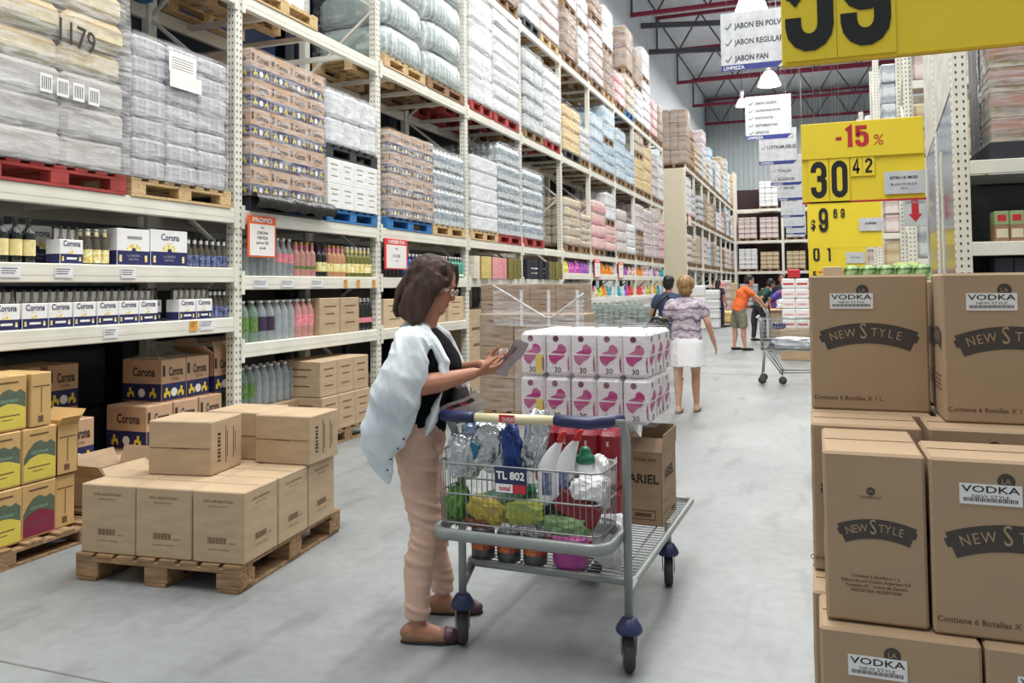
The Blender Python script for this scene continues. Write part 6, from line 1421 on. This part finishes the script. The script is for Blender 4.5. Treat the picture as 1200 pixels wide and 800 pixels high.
crumple('blue_pack', (-.52, 13.3, .9), (.1, .05, .05), mat('blue_white_pack', (50, 54, 110), .4), 'small dark blue pack hooked in the wire shopping cart', 'pack', seed=31)
# flat cart of the man in orange, loaded
def flatcart(loc, label):
    t = thing('platform_cart', label, 'cart', loc)
    MB().tube(rr(0, 1.3, -.35, .35, .06, .3), .02, 8, closed=True).build('deck_frame', cart_paint, t)
    f = MB(); 
    for y in (-.33, .33): f.tube([(-.1, y, 1.0), (.02, y, .8), (.05, y, .15)], .018, 8)
    f.build('handle_post', cart_paint, t); MB().tube([(-.1, -.33, 1.0), (-.1, .33, 1.0)], .018, 8).build('handle_bar', navy_pl, t)
    d = MB()
    for i in range(20): d.tube([(i*.068, -.35, .3), (i*.068, .35, .3)], .005, 5)
    d.build('wire_deck', wirem, t)
    for x, y in ((.05, -.33), (.05, .33), (1.2, -.3), (1.2, .3)):
        w_ = MB(); w_.T = Matrix.Translation((x, y, .08)) @ Matrix.Rotation(pi/2, 4, 'X'); w_.lathe([(.0, -.02), (.075, -.02), (.08, -.01), (.08, .01), (.075, .02), (.0, .02)], 18); w_.build('wheel', rubber, t)
flatcart((-1.0, 19.9, 0), 'platform cart pushed by the man in the orange shirt')
for i in range(2): tag(link('carton', case_mesh('carton', .62, .6, .6, card3, None, []), None, (-.32+i*.63, 19.6, .32)), f'{["left", "right"][i]} large brown carton on the cart of the man in orange', 'carton')
tag(MB().box(-.95, .35, -.35, .35, 0, .03, 0).build('board', card2, None, (-.0, 19.9, .925)), 'pale flat carton lying across the cart of the man in orange', 'carton')
crumple('white_bag', (-.7, 19.9, 1.07), (.12, .1, .11), MATS['white_plastic_bag'], 'white bag on the cart of the man in orange', 'bag', seed=33)
# white packs stack in front of the far group
for k in range(5):
    for j in range(2):
        b = MB(); b.box(0, .26, 0, .26, 0, .2, 0, .02); b.box(.03, .23, -.001, .001, .07, .11, 1)
        tag(b.build('paper_pack', [white_card, red if k == 0 or k == 4 else pink_l], None, (-.62+j*.265, 17.6, .62+k*.205-(.0))), f'white paper pack in the stack beyond the wire cart, {ORD[k]} tier up, {["left", "right"][j]}', 'pack')
b = MB(); b.box(0, .24, 0, .24, 0, .18, 0, .02); tag(b.build('red_pack', red, None, (-.5, 17.6, 1.65)), 'red pack topping the white stack beyond the wire cart', 'pack')
tag(MB().box(-.66, -.06, 17.5, 18.1, 0, .62, 0, .01).build('carton', card, None), 'brown carton base under the white stack beyond the wire cart', 'carton')
# low yellowish pallet of goods on the floor in the far aisle
PF['old']((-3.3, 31.0, 0), pi/2, 'distant pallet on the aisle floor by the beige block')
tag(MB().box(-3.9, -2.75, 30.5, 31.5, .14, .55, 0, .05).build('goods_block', yel_l, None), 'low yellowish block of goods on the distant floor pallet', 'goods')
for i, (x, y, h, m) in enumerate(((-4.0, 28.5, 1.5, l_white), (-3.6, 29.3, 1.35, white_l), (-3.9, 34.5, 1.6, pink_l), (-3.9, 36.5, 1.7, mauve_l), (-3.8, 39, 1.6, card2), (-2.6, 46, 1.2, grey_l), (-1.2, 47, 1.1, brown_l))):
    b = MB()
    for q in range(4): b.box(0, .5, 0, .5, q*h/4, (q+1)*h/4-.01, 0, .04)
    tag(b.build('display_stack', m, None, (x, y, 0)), f'free standing display stack on the far aisle floor, {ORD[i]} in distance', 'stack')
# ================================================================ vodka cartons, right foreground
vk = mat('vodka_cardboard', (176, 150, 120), .8, var=.05, scale=4); vink = mat('charcoal_print', (74, 68, 62), .75, var=.05)
def banner(mb, o, xd, w_, h, m_bg, m_tx, name_sx=1.):
    """curved printed banner reading NEW STYLE, o = centre, on plane xd / z"""
    o = Vector(o); xd = Vector(xd); e = Vector((0, 0, 1)); n = 16; R_ = w_*1.3
    def pt(a, r): return o+xd*(sin(a)*r)+e*(cos(a)*r-R_)
    A = w_/2/R_; V = []
    for i in range(n+1):
        a = -A+2*A*i/n; V += [pt(a, R_-h/2), pt(a, R_+h/2)]
    mb.add(V, [(2*i, 2*i+2, 2*i+3, 2*i+1) for i in range(n)], m_bg)
    for s in (-1, 1):
        a = s*A; mb.add([p-xd.cross(e)*.0003 for p in ((pt(a*1.06, R_-h*.05), pt(a*.9, R_-h*.05), pt(a*.9, R_+h*.3), pt(a*1.06, R_+h*.3)) if s > 0 else (pt(a*.9, R_-h*.05), pt(a*1.06, R_-h*.05), pt(a*1.06, R_+h*.3), pt(a*.9, R_+h*.3)))], [(3, 2, 1, 0)], m_bg)
    nrm = xd.cross(e)*.0008
    chars = [('N', -.76, .6), ('E', -.585, .6), ('W', -.39, .6), ('S', -.1, 1.12), ('T', .13, .6), ('Y', .3, .6), ('L', .49, .6), ('E', .66, .6)]
    for ch, p, s in chars:
        a = A*p; c = pt(a, R_-h*.2*s*1.15)+nrm; d = (xd*cos(a)-e*sin(a)); mb.text(ch, h*.78*s*1.25, c, d, d.cross(xd.cross(e))*-1 if False else (xd*sin(a)+e*cos(a)), m_tx, sx=.85 if s < .9 else .7)
def vodka(loc, rz, wide, label, sticker=True, H=.318, W_=.262, D=.17):
    """wide: the broad face looks at the camera"""
    fw, dp = (W_, D) if wide else (D, W_)
    t = thing('vodka_carton', label, 'carton', loc, rz)
    b = MB(); b.box(0, fw, 0, dp, 0, H, 0, .005)
    b.box(.006, fw-.006, dp/2-.0015, dp/2+.0015, H-.001, H+.001, 1)
    if wide:
        banner(b, (fw*.5, -.0006, H*.57), (1, 0, 0), fw*.78, H*.15, 2, 3)
        b.text('Contiene 6 Botellas X 1 L.', .0145, (fw*.32, -.0006, H*.075), (1, 0, 0), (0, 0, 1), 4, bold=.01)
        c = Vector((fw*.46, -.0006, H*.885)); b.add([c+Vector((.014*cos(2*pi*k/20), 0, .014*sin(2*pi*k/20))) for k in range(20)], [tuple(range(20))], 2); b.text('LA', .013, c+Vector((0, -.0004, -.004)), (1, 0, 0), (0, 0, 1), 3)
    else:
        banner(b, (fw*.52, -.0006, H*.555), (1, 0, 0), fw*.72, H*.115, 2, 3)
        c = Vector((fw*.47, -.0006, H*.775)); b.add([c+Vector((.0075*cos(2*pi*k/20), 0, .0075*sin(2*pi*k/20))) for k in range(20)], [tuple(range(20))], 2); b.text('LA', .007, c+Vector((0, -.0004, -.002)), (1, 0, 0), (0, 0, 1), 3)
        b.text('DOMINGO', .0075, (fw*.47, -.0006, H*.73), (1, 0, 0), (0, 0, 1), 4)
        for i, s in enumerate(('Contiene 6 Botellas x 1 L.', 'Elaborado por Cuatro Argentino S.A.', 'Tomasito 87 - Lomas de Zamora', 'INDUSTRIA ARGENTINA')): b.text(s, .0078, (fw*.5, -.0006, H*(.265-.028*i)), (1, 0, 0), (0, 0, 1), 4, bold=.012)
    # side face looking left (-x)
    banner(b, (-.0006, dp*.5, H*.57), (0, -1, 0), dp*.75, H*.13, 2, 3)
    for i in range(4): b.box(-.0008, .0004, dp*.25, dp*.75, H*(.2+.03*i), H*(.21+.03*i), 4)
    b.build('box', [vk, seam, vink, vk, ink_brown], t)
    if sticker:
        s = MB(); x0, x1, z0, z1 = (.047, .144, H*.75, H*.865) if wide else (.04, .12, H*.75, H*.86)
        s.box(x0, x1, -.0016, -.0006, z0, z1, 0); cx = (x0+x1)/2
        s.text('VODKA', .0165, (cx, -.0019, z1-.0145), (1, 0, 0), (0, 0, 1), 1, sx=1.55, bold=.012); s.text('NEW STYLE', .0075, (cx, -.0019, z1-.024), (1, 0, 0), (0, 0, 1), 1, sx=1.5)
        q = x0+.006; i = 0
        while q < x1-.008: w2_ = (.0009, .0018, .0012, .0006)[i % 4]; s.box(q, q+w2_, -.002, -.0015, z0+.005, z0+.0115, 1); q += w2_+.0011; i += 1
        s.build('sticker', [white, ink], t)
    return t
# top tier
vodka((-.012, 2.15, 1.2435), radians(0), True, 'vodka carton at the left end of the top tier, whole banner visible', H=.324)
vodka((.262, 2.02, 1.2435), radians(0), True, 'vodka carton at the right of the top tier, cut by the picture edge', H=.324)
vodka((.54, 2.05, 1.2435), 0, True, 'vodka carton right of the cut one on the top tier', H=.31)
vodka((.27, 2.20, 1.2435), 0, True, 'vodka carton behind the cut one of the top tier', H=.31, sticker=False)
# second tier
vodka((.008, 1.66, .927), radians(0), False, 'narrow-faced vodka carton of the second tier with four lines of print', False, H=.309, D=.172)
vodka((.186, 1.655, .925), 0, True, 'vodka carton right of the narrow one in the second tier', H=.311)
vodka((.46, 1.66, .925), 0, True, 'outermost right vodka carton of the second tier', H=.311)
vodka((-.014, 1.935, .925), 0, True, 'vodka carton set back at the left of the second tier', H=.318, sticker=False, W_=.22)
vodka((.22, 1.94, .925), 0, True, 'vodka carton behind the middle of the second tier', H=.318, sticker=False); vodka((-.014, 2.12, .925), 0, True, 'vodka carton at the back left of the second tier', H=.318, sticker=False); vodka((.26, 2.12, .925), 0, True, 'vodka carton at the back right of the second tier', H=.318, sticker=False)
vodka((.49, 1.94, .925), 0, True, 'vodka carton at the back outer right of the second tier', H=.318, sticker=False); vodka((.53, 2.12, .925), 0, True, 'vodka carton in the farthest right corner of the second tier', H=.318, sticker=False)
# third tier and below
for k in range(3):
    z = .6-.325*k+.0
    if z < 0: z = 0
    nm = ['third', 'fourth', 'bottom'][k]; z = [.605, .285, .0][k]; h = [.318, .316, .28][k]
    for i, x in enumerate((-.005, .262, .53)):
        for j, y in enumerate((1.63, 1.81, 1.99, 2.17)):
            if i > 0 and j > 1: continue
            vodka((x-(.012 if j else 0), y, z+.0), 0, True, f'vodka carton in the {nm} tier, {["left", "middle", "right"][i]} column, {["front", "second", "third", "back"][j]} row', H=h, sticker=(j == 0))
# stacks behind with green packs on top
for k in range(4): 
    for i in range(3): tag(link('carton', case_mesh('carton', .5, .5, .385, card3, art_small, [ink_brown]), None, (.62+i*.52, 4.9, .0+k*.387)), f'brown carton in the stack behind the vodka cartons, {ORD[k]} tier up, {ORD[i]} from the left', 'carton')
gpk = mat('green_leaf_pack', (96, 150, 66), .4, var=.5, scale=22, rgb2=(180, 206, 150))
for i in range(5): tag(MB().box(0, .085, 0, .16, 0, .095, 0, .018).build('green_pack', gpk, None, (.16+i*.088, 4.92, 1.549)), f'small green pack on the carton stack behind the vodka, {ORD[i]} from the left', 'pack')
tag(MB().box(0, .1, 0, .2, 0, .09, 0, .004).build('small_carton', card2, None, (.05, 4.92, 1.549)), 'small pale carton left of the green packs', 'carton')
tag(MB().box(.05, .62, 4.9, 5.4, 0, 1.547, 0, .01).build('tall_carton', card3, None), 'tall brown carton stand under the green packs', 'carton')

# ================================================================ right rack rows (across the aisle) and their end panels
def xrack(y, label, x0=1.12, zmax=5.6):
    t = thing('pallet_rack', label, 'rack', (x0, y, 0))
    pm = MB(); pm.box(0, .11, 0, .1, 0, zmax, 0, .004); z = .06
    while z < zmax:
        for x in (.03, .08): pm.plate([(x-.008, -.0008, z), (x+.008, -.0008, z), (x+.005, -.0008, z-.022), (x-.005, -.0008, z-.022)], (0, -1, 0), .0004, 1)
        for yy in (.03, .07): pm.plate([(-.0008, yy+.007, z), (-.0008, yy-.007, z), (-.0008, yy-.004, z-.022), (-.0008, yy+.004, z-.022)], (-1, 0, 0), .0004, 1)
        z += .06
    me = pm.mesh('upright', [white_paint, hole_dark])
    for x in (.1, 2.9, 5.7): 
        for dy in (0, 1.0): link('upright', me, t, (x, dy, 0))
    for x in (.1,):
        b = MB(); z = .4; k = 0
        while z < zmax-.9: a, c = (.1, .95) if k % 2 == 0 else (.95, .1); b.bar((x+.05, a, z), (x+.05, c, z+.75), .03, .03); z += .75; k += 1
        b.build('frame_brace', white_paint, t)
    for z in (1.06, 1.47, 1.86, 2.51, 4.3):
        for x in (.21, 3.01): MB().box(x, x+2.69, -.01, .04, z-.11, z, 0, .005).build('front_beam', white_paint, t); MB().box(x, x+2.69, 1.05, 1.1, z-.11, z, 0).build('rear_beam', white_paint, t)
        if z < 2: MB().box(.21, 5.7, .04, 1.05, z-.03, z, 0).build('shelf_deck', white_paint, t)
    return t
xrack(7.4, 'white rack row at the right behind the vodka cartons, nearest of the right rows', .98); xrack(12.4, 'second white rack row on the right, behind the discount sign', 1.12); xrack(17.8, 'third white rack row on the right', 1.1, 6.0)
xrack(23.2, 'fourth white rack row on the right', 1.1, 6.0); xrack(28.6, 'fifth white rack row on the right', 1.1, 6.0); xrack(34, 'sixth white rack row on the right', 1.1, 6.0); xrack(40, 'seventh white rack row on the right', 1.1, 6.0)
# goods on the nearest right row
tcan = bands_mat('tea_cartons_in_film', [(150, 116, 92), (196, 178, 160), (130, 142, 96), (176, 130, 112)], .2, 'Z', .4, .4)
wl = thing('wrapped_load', 'dark wrapped load of brown and green cartons at the right edge', 'load', (1.36, 7.45, 2.65))
for k in range(8):
    for i in range(3):
        link('carton', wl.children[0].data if wl.children else MB().box(0, .34, 0, .4, 0, .195, 0, .006).box(.03, .3, -.001, .001, .04, .1, 1).mesh('carton', [tcan, brown_l]), wl, (i*.345, 0, k*.2))
filmshell(0, 1.05, 0, .45, 0, 1.62, .02, seed=40).build('stretch_film', film, wl)
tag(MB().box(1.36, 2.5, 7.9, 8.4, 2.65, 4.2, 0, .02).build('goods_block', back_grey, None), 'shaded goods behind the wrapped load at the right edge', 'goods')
tag(MB().box(1.34, 2.5, 7.42, 8.4, 2.512, 2.65, 0, .004).build('wooden_pallet', wood_dark, None), 'dark pallet under the wrapped load at the right edge', 'pallet')
sm = case_mesh('tea_box', .2, .1, .11, card3, None, [])
for i in range(10): tag(MB().box(0, .1, 0, .2, 0, .13, 0, .003).box(.01, .09, -.001, .001, .03, .1, 1).build('tea_box', [mat('brown_small_carton', (150, 116, 88), .7), mat('cream_print', (214, 206, 180), .6)], None, (1.36+i*.105, 7.45, 1.862)), f'small brown carton on the right row middle shelf, {ORD[i]} from the left', 'box')
for i in range(10): tag(MB().box(0, .1, 0, .2, 0, .11, 0, .003).box(.02, .08, -.001, .001, .03, .08, 1).build('tea_box', [mat('green_white_carton', (150, 168, 120), .6), red], None, (1.36+i*.105, 7.45, 1.993)), f'small green and white carton stacked on the brown ones, {ORD[i]} from the left', 'box')
for i in range(8): tag(MB().box(0, .13, 0, .2, 0, .26, 0, .003).build('dark_box', MATS['dark_carton'], None, (1.36+i*.135, 7.5, 1.472)), f'dark box on the right row lower shelf, {ORD[i]} from the left', 'box')
tag(MB().box(1.25, 4.0, 8.1, 8.4, 1.475, 2.39, 0, .02).build('goods_block', back_grey, None), 'dark backing block added behind the middle shelves at the right edge', 'goods')  # backing block added behind the shelves, their shade put into its colour
# glossy end panel
ep = thing('end_panel', 'glossy grey plastic sheet closing the end of the nearest right rack row', 'panel', (1.09, 7.52, 0))
MB().add([(0, 0, 0), (0, 1.65, 0), (0, 1.65, 2.75), (0, 0, 3.1)], [(0, 1, 2, 3)]).add([(.012, 0, 0), (.012, 1.65, 0), (.012, 1.65, 2.75), (.012, 0, 3.1)], [(3, 2, 1, 0)]).build('sheet', mat('glossy_grey_sheet', (128, 136, 152), .12, metal=.5, var=.04, scale=2), ep)
MB().box(-.01, .0, .62, .66, .8, 2.7).build('edge_strip', white_paint, ep); MB().box(-.012, .02, 1.62, 1.67, 0, 2.75).build('edge_strip', white_paint, ep)
MB().plate([(-.005, 0, 3.12), (-.005, 1.65, 2.77), (-.005, 1.65, 4.3), (-.005, 0, 4.3)], (1, 0, 0), .01).build('upper_sheet', mat('pale_grey_sheet', (208, 206, 196), .5), ep)
# goods in the other right rows
def rgoods(y, n0, nm):
    for lev, (z, zt) in enumerate(((0, 1.0), (1.86, 2.35), (2.51, 4.0), (4.3, 5.9))):
        for i in range(3):
            base = [white_l, grey_l, beige_l, mauve_l, grey_l][(i*2+lev+n0) % 5]; b = MB(); L_ = 4 if zt-z > .6 else 1
            for k in range(L_): 
                for j in range(3): b.box(j*.28, j*.28+.275, 0, .9, k*(zt-z)/L_, (k+1)*(zt-z)/L_-.01, 0, .03)
            tag(b.build('wrapped_load', base, None, (1.35+i*.87, y+.05, z+.005)), f'{COLN[id(base)]} goods in the {nm} right rack row, {["floor", "second", "third", "top"][lev]} level, {ORD[i]} from the aisle', 'load')
for i, (y, nm) in enumerate(((12.4, 'second'), (17.8, 'third'), (23.2, 'fourth'), (28.6, 'fifth'))): rgoods(y, i, nm)
# dressed row ends
for i, (y, m, x) in enumerate(((11.0, mat('olive_bag_stack', (150, 160, 90), .5, var=.3, scale=12), .93), (16.2, yel_l, .85))):
    b = MB()
    for q in range(4): b.box(0, .3, 0, .5, q*.45, q*.45+.44, 0, .04)
    tag(b.build('display_stack', m, None, (x, y, 0)), f'{["olive green", "yellow"][i]} bag stack at the aisle end of the right rows', 'stack')
film_bar = mat('grey_film_roll', (196, 200, 204), .3, bump=.4)
for z in (2.48,): pass

# ================================================================ yellow price signs
sign_w = mat('white_label_card', (200, 203, 206), .6); sred = mat('dark_red_lettering', (186, 40, 50), .5); ydk = mat('amber_sign_edge', (210, 170, 30), .5)
def digits(t, s, x, z, size, gap, sx=.62, y=-.012, card_=True):
    for i, ch in enumerate(s):
        b = MB(); cx = x+i*gap
        if card_: b.box(cx-gap*.48, cx+gap*.48, y, y+.003, z-size*.14, z+size*.86, 0)
        stroke_digit(b, ch, size*.78, (cx, y-.001, z), 1, sx=sx*1.45); b.build('digit_card', [yellow, ink_black], t)
ink_black = mat('sign_black_digits', (26, 28, 28), .5)
# big near sign, only its lower part shows
S1 = thing('price_sign', 'huge yellow price sign with black 59 at the top right', 'sign', (-.075, 2.6, 2.205))
MB().box(0, 1.2, 0, .012, 0, .62, 0, .003).build('board', yellow, S1); MB().box(0, 1.2, -.003, .015, -.004, .003, 0).build('edge_strip', ydk, S1)
b = MB(); b.box(.01, .155, -.004, -.001, .01, .36, 0); stroke_digit(b, '5', .32, (.08, -.006, .035), 1, sx=.86); b.build('digit_card', [yellow, ink_black], S1)
b = MB(); b.box(.157, .315, -.004, -.001, .01, .36, 0); stroke_digit(b, '9', .32, (.235, -.006, .035), 1, sx=.86); b.build('digit_card', [yellow, ink_black], S1)
MB().box(.62, .85, -.006, -.002, .14, .4, 0).build('white_card', sign_w, S1)
for x in (.1, 1.1): MB().tube([(x, .006, .62), (x, .006, 12.68)], .002, 5).build('wire', steel, S1)
# discount sign
S2 = thing('price_sign', 'yellow discount sign reading -15% and 30.42 with a white product card', 'sign', (-.07, 7.0, 2.19))
MB().box(0, .89, 0, .012, 0, .63, 0, .003).build('board', yellow, S2)
b = MB(); b.box(0, .885, -.02, -.002, .345, .63, 0, .003); stroke_digit(b, '-', .16, (.28, -.022, .425), 1, .9); stroke_digit(b, '1', .165, (.36, -.022, .425), 1, 1.1, .2); stroke_digit(b, '5', .165, (.45, -.022, .425), 1, 1.15, .19); b.text('%', .12, (.565, -.022, .43), (1, 0, 0), (.1, 0, 1), 1); b.build('header_panel', [yellow, sred], S2)
digits(S2, '30', .125, .03, .38, .155, .56); digits(S2, '42', .405, .215, .15, .09, .62); MB().box(-.003, .893, -.012, .014, -.01, .004).build('bottom_rail', sred, S2)
b = MB(); b.box(.6, .89, -.018, -.014, .04, .215, 0); b.text('GTIN-13: MOD', .03, (.74, -.02, .155), (1, 0, 0), (0, 0, 1), 1, bold=.03); b.text('BLANCO MULTI', .026, (.74, -.02, .105), (1, 0, 0), (0, 0, 1), 1); b.text('900 ml', .02, (.74, -.02, .075), (1, 0, 0), (0, 0, 1), 1); b.build('product_card', [sign_w, ink], S2)
for x in (.1, .8): MB().tube([(x, .006, .63), (x, .006, 12.69)], .002, 5).build('wire', steel, S2)
# following signs
S3 = thing('price_sign', 'yellow price sign reading $ 9.69 under the discount sign', 'sign', (-.06, 11.0, 1.98))
MB().box(0, .86, 0, .012, .0, .58, 0, .003).build('board', yellow, S3)
b = MB(); b.text('$', .17, (.07, -.004, .24), (1, 0, 0), (0, 0, 1), 0, sx=.6, bold=.04); b.build('currency_lettering', ink_black, S3)
digits(S3, '9', .19, .2, .39, .15, .5, card_=False); digits(S3, '69', .33, .37, .15, .085, .55, card_=False)
b = MB(); b.box(.6, .86, -.02, -.016, .2, .36, 0); b.text('SUPREM', .035, (.73, -.022, .28), (1, 0, 0), (0, 0, 1), 1, bold=.03); b.build('product_card', [sign_w, ink], S3)
S4 = thing('price_sign', 'yellow price sign with the lower part of a 1 below the $ 9.69 one', 'sign', (-.05, 14.5, 1.74)); MB().box(0, .86, 0, .012, 0, .56, 0, .003).build('board', yellow, S4)
digits(S4, '01', .1, .16, .3, .2, .6, card_=False); b = MB(); b.box(.55, .84, -.02, -.016, .12, .3, 0); b.text('ESCOBA', .04, (.7, -.022, .2), (1, 0, 0), (0, 0, 1), 1); b.build('product_card', [sign_w, navy], S4)
S5 = thing('price_sign', 'yellow price sign with an orange promotion band, lowest of the row', 'sign', (.09, 18.0, 1.5)); MB().box(0, .82, 0, .012, 0, .62, 0, .003).build('board', yellow, S5)
b = MB(); b.box(0, .82, -.004, -.001, .24, .42, 0); b.text('PROMO', .12, (.41, -.006, .28), (1, 0, 0), (0, 0, 1), 1, bold=.02); b.build('promotion_band', [sign_orange, paper], S5); digits(S5, '10', .16, .02, .2, .16, .6, card_=False); digits(S5, '17', .42, .1, .1, .08, .7, card_=False)
S6 = thing('price_sign', 'narrow yellow price sign edge visible farther behind the $ 9.69 sign', 'sign', (-.12, 24.0, 1.55)); MB().box(0, .8, 0, .012, 0, 1.0, 0, .003).build('board', yellow, S6); digits(S6, '4', .15, .5, .35, .2, .5, card_=False); digits(S6, '5', .15, .05, .35, .2, .5, card_=False)
for s, y in ((S3, .58), (S4, .56), (S5, .62), (S6, 1.0)): MB().tube([(.4, .006, y), (.4, .006, 14.88-s.location.z)], .003, 5).build('wire', steel, s)
# red arrow sign
AR = thing('arrow_sign', 'white sign with a red downward arrow on the end of the second right row', 'sign', (.85, 9.0, 2.1))
MB().box(0, .215, 0, .01, 0, .3, 0, .003).build('board', sign_w, AR); b = MB(); b.plate([(.075, -.001, .3), (.075, -.001, .12), (.045, -.001, .12), (.108, -.001, .04), (.17, -.001, .12), (.14, -.001, .12), (.14, -.001, .3)], (0, -1, 0), .001); b.build('red_arrow', red, AR)
MB().text('APRENDER', .036, (.107, -.004, .225), (1, 0, 0), (0, 0, 1), 0, bold=.02).build('lettering', l_grey, AR); MB().tube([(.107, .005, .3), (.107, .005, 12.78)], .003, 5).build('wire', steel, AR)

# ================================================================ white cleaning signs
sgrey = mat('sign_grey_lettering', (62, 62, 76), .6); snavy = mat('sign_blue_band', (40, 52, 128), .5, var=.03)
def csign(x0, y, z0, w_, h, lines, label, foot='LIMPIEZA', rz=0.):
    t = thing('department_sign', label, 'sign', (x0, y, z0), rz)
    MB().box(0, w_, 0, .012, 0, h, 0, .004).build('board', sign_w, t)
    b = MB(); b.add([(0, -.001, 0), (w_*.9, -.001, 0), (w_, -.001, h*.1), (0, -.001, h*.1)], [(0, 1, 2, 3)]); b.text(foot, h*.085, (w_*.04, -.002, h*.018), (1, 0, 0), (0, 0, 1), 1, 'L', bold=.03); b.build('footer_band', [snavy, sign_w], t)
    b = MB(); st = h*.84/max(3, len(lines))
    for i, s in enumerate(lines):
        z = h*.93-st*(i+.75); b.text(s, st*.47, (w_*.22, -.002, z), (1, 0, 0), (0, 0, 1), 0, 'L', sx=.78, bold=.03)
        b.bar((w_*.08, -.002, z+st*.15), (w_*.11, -.002, z), .008, st*.07, up=(0, 1, 0)); b.bar((w_*.11, -.002, z), (w_*.18, -.002, z+st*.35), .008, st*.07, up=(0, 1, 0))
    b.build('lettering', sgrey, t)
    for x in (w_*.1, w_*.9): MB().tube([(x, .006, h), (x, .006, 14.88-z0)], .003, 5).build('wire', steel, t)
csign(-1.31, 13.4, 4.93, .95, .93, ['JABON EN POLVO', 'JABON REGULAR', 'JABON PAN'], 'nearest white cleaning sign listing three soaps')
csign(-1.25, 17.5, 4.49, .9, .9, ['JABON LIQUIDO', 'LAVANDINAS ROPA', 'SUAVIZANTES', 'QUITAMANCHAS', 'APRESTOS'], 'second white cleaning sign listing five products')
csign(-1.25, 22, 4.58, .92, .92, ['LIMPIAVIDRIOS', 'LUSTRAMUEBLES'], 'third white cleaning sign, mostly hidden by the second')
csign(-1.2, 27, 4.6, .95, .95, ['PAÑALES', 'TOALLAS', 'ALGODON'], 'fourth white department sign down the aisle'); csign(-1.2, 32, 4.6, .95, .95, ['SHAMPOO', 'JABONES'], 'fifth white department sign down the aisle')
csign(-1.25, 37, 4.35, .98, .95, ['PERFUMES'], 'sixth white department sign down the aisle'); csign(-1.3, 42, 4.2, .98, .95, ['BAZAR'], 'seventh white department sign down the aisle'); csign(-1.3, 46, 4.1, .98, .95, ['HOGAR'], 'eighth and farthest white department sign')
# ================================================================ groups of like things
def _where(o):
    x, y, z = o.location
    if x < -4.2 and y < 28:
        if o.name.startswith(('wrapped_load', 'wooden_pallet', 'stored_goods')): return 'on the '+('floor' if z < 1 else 'lowest' if z < 4.1 and not 4.0 < z else 'middle' if z < 6.1 else 'top')+' level of the near left rack'
        b = max([i for i in range(len(PY)) if PY[i] <= y+.05] or [0]); return f'in the {ORD[b]} bay of the left rack, '+('floor' if z < .95 else 'lower shelf' if z < 1.5 else 'upper shelf')
    if y > 53: return 'in the far cross rack'
    if x < -4.2: return 'in the rack beyond the beige block'
    if x > -.2 and y < 2.6 and z < 1.6: return 'in the vodka carton stack'
    if x > -.1 and y > 4: return 'at the right side of the aisle'
    if abs(x+1.1) < .5 and 3 < y < 4.9: return 'on the loaded cart'
    if x < -2.2 and y < 5: return 'on the open floor pallet'
    if x < -2.2 and y < 12: return 'in the brown aisle stacks'
    return 'in the aisle'
_g = {}
bpy.context.view_layer.update()
for o in C.objects:
    if o.parent or o.type not in ('MESH', 'EMPTY') or o.get('kind') or o.get('group') or not o.get('category'): continue
    _g.setdefault((o.name.split('.')[0], _where(o)), []).append(o)
for (nm, wh), L_ in _g.items():
    if len(L_) > 1 and not nm.startswith('person'):
        for o in L_: o['group'] = nm.replace('_', ' ')+'s '+wh
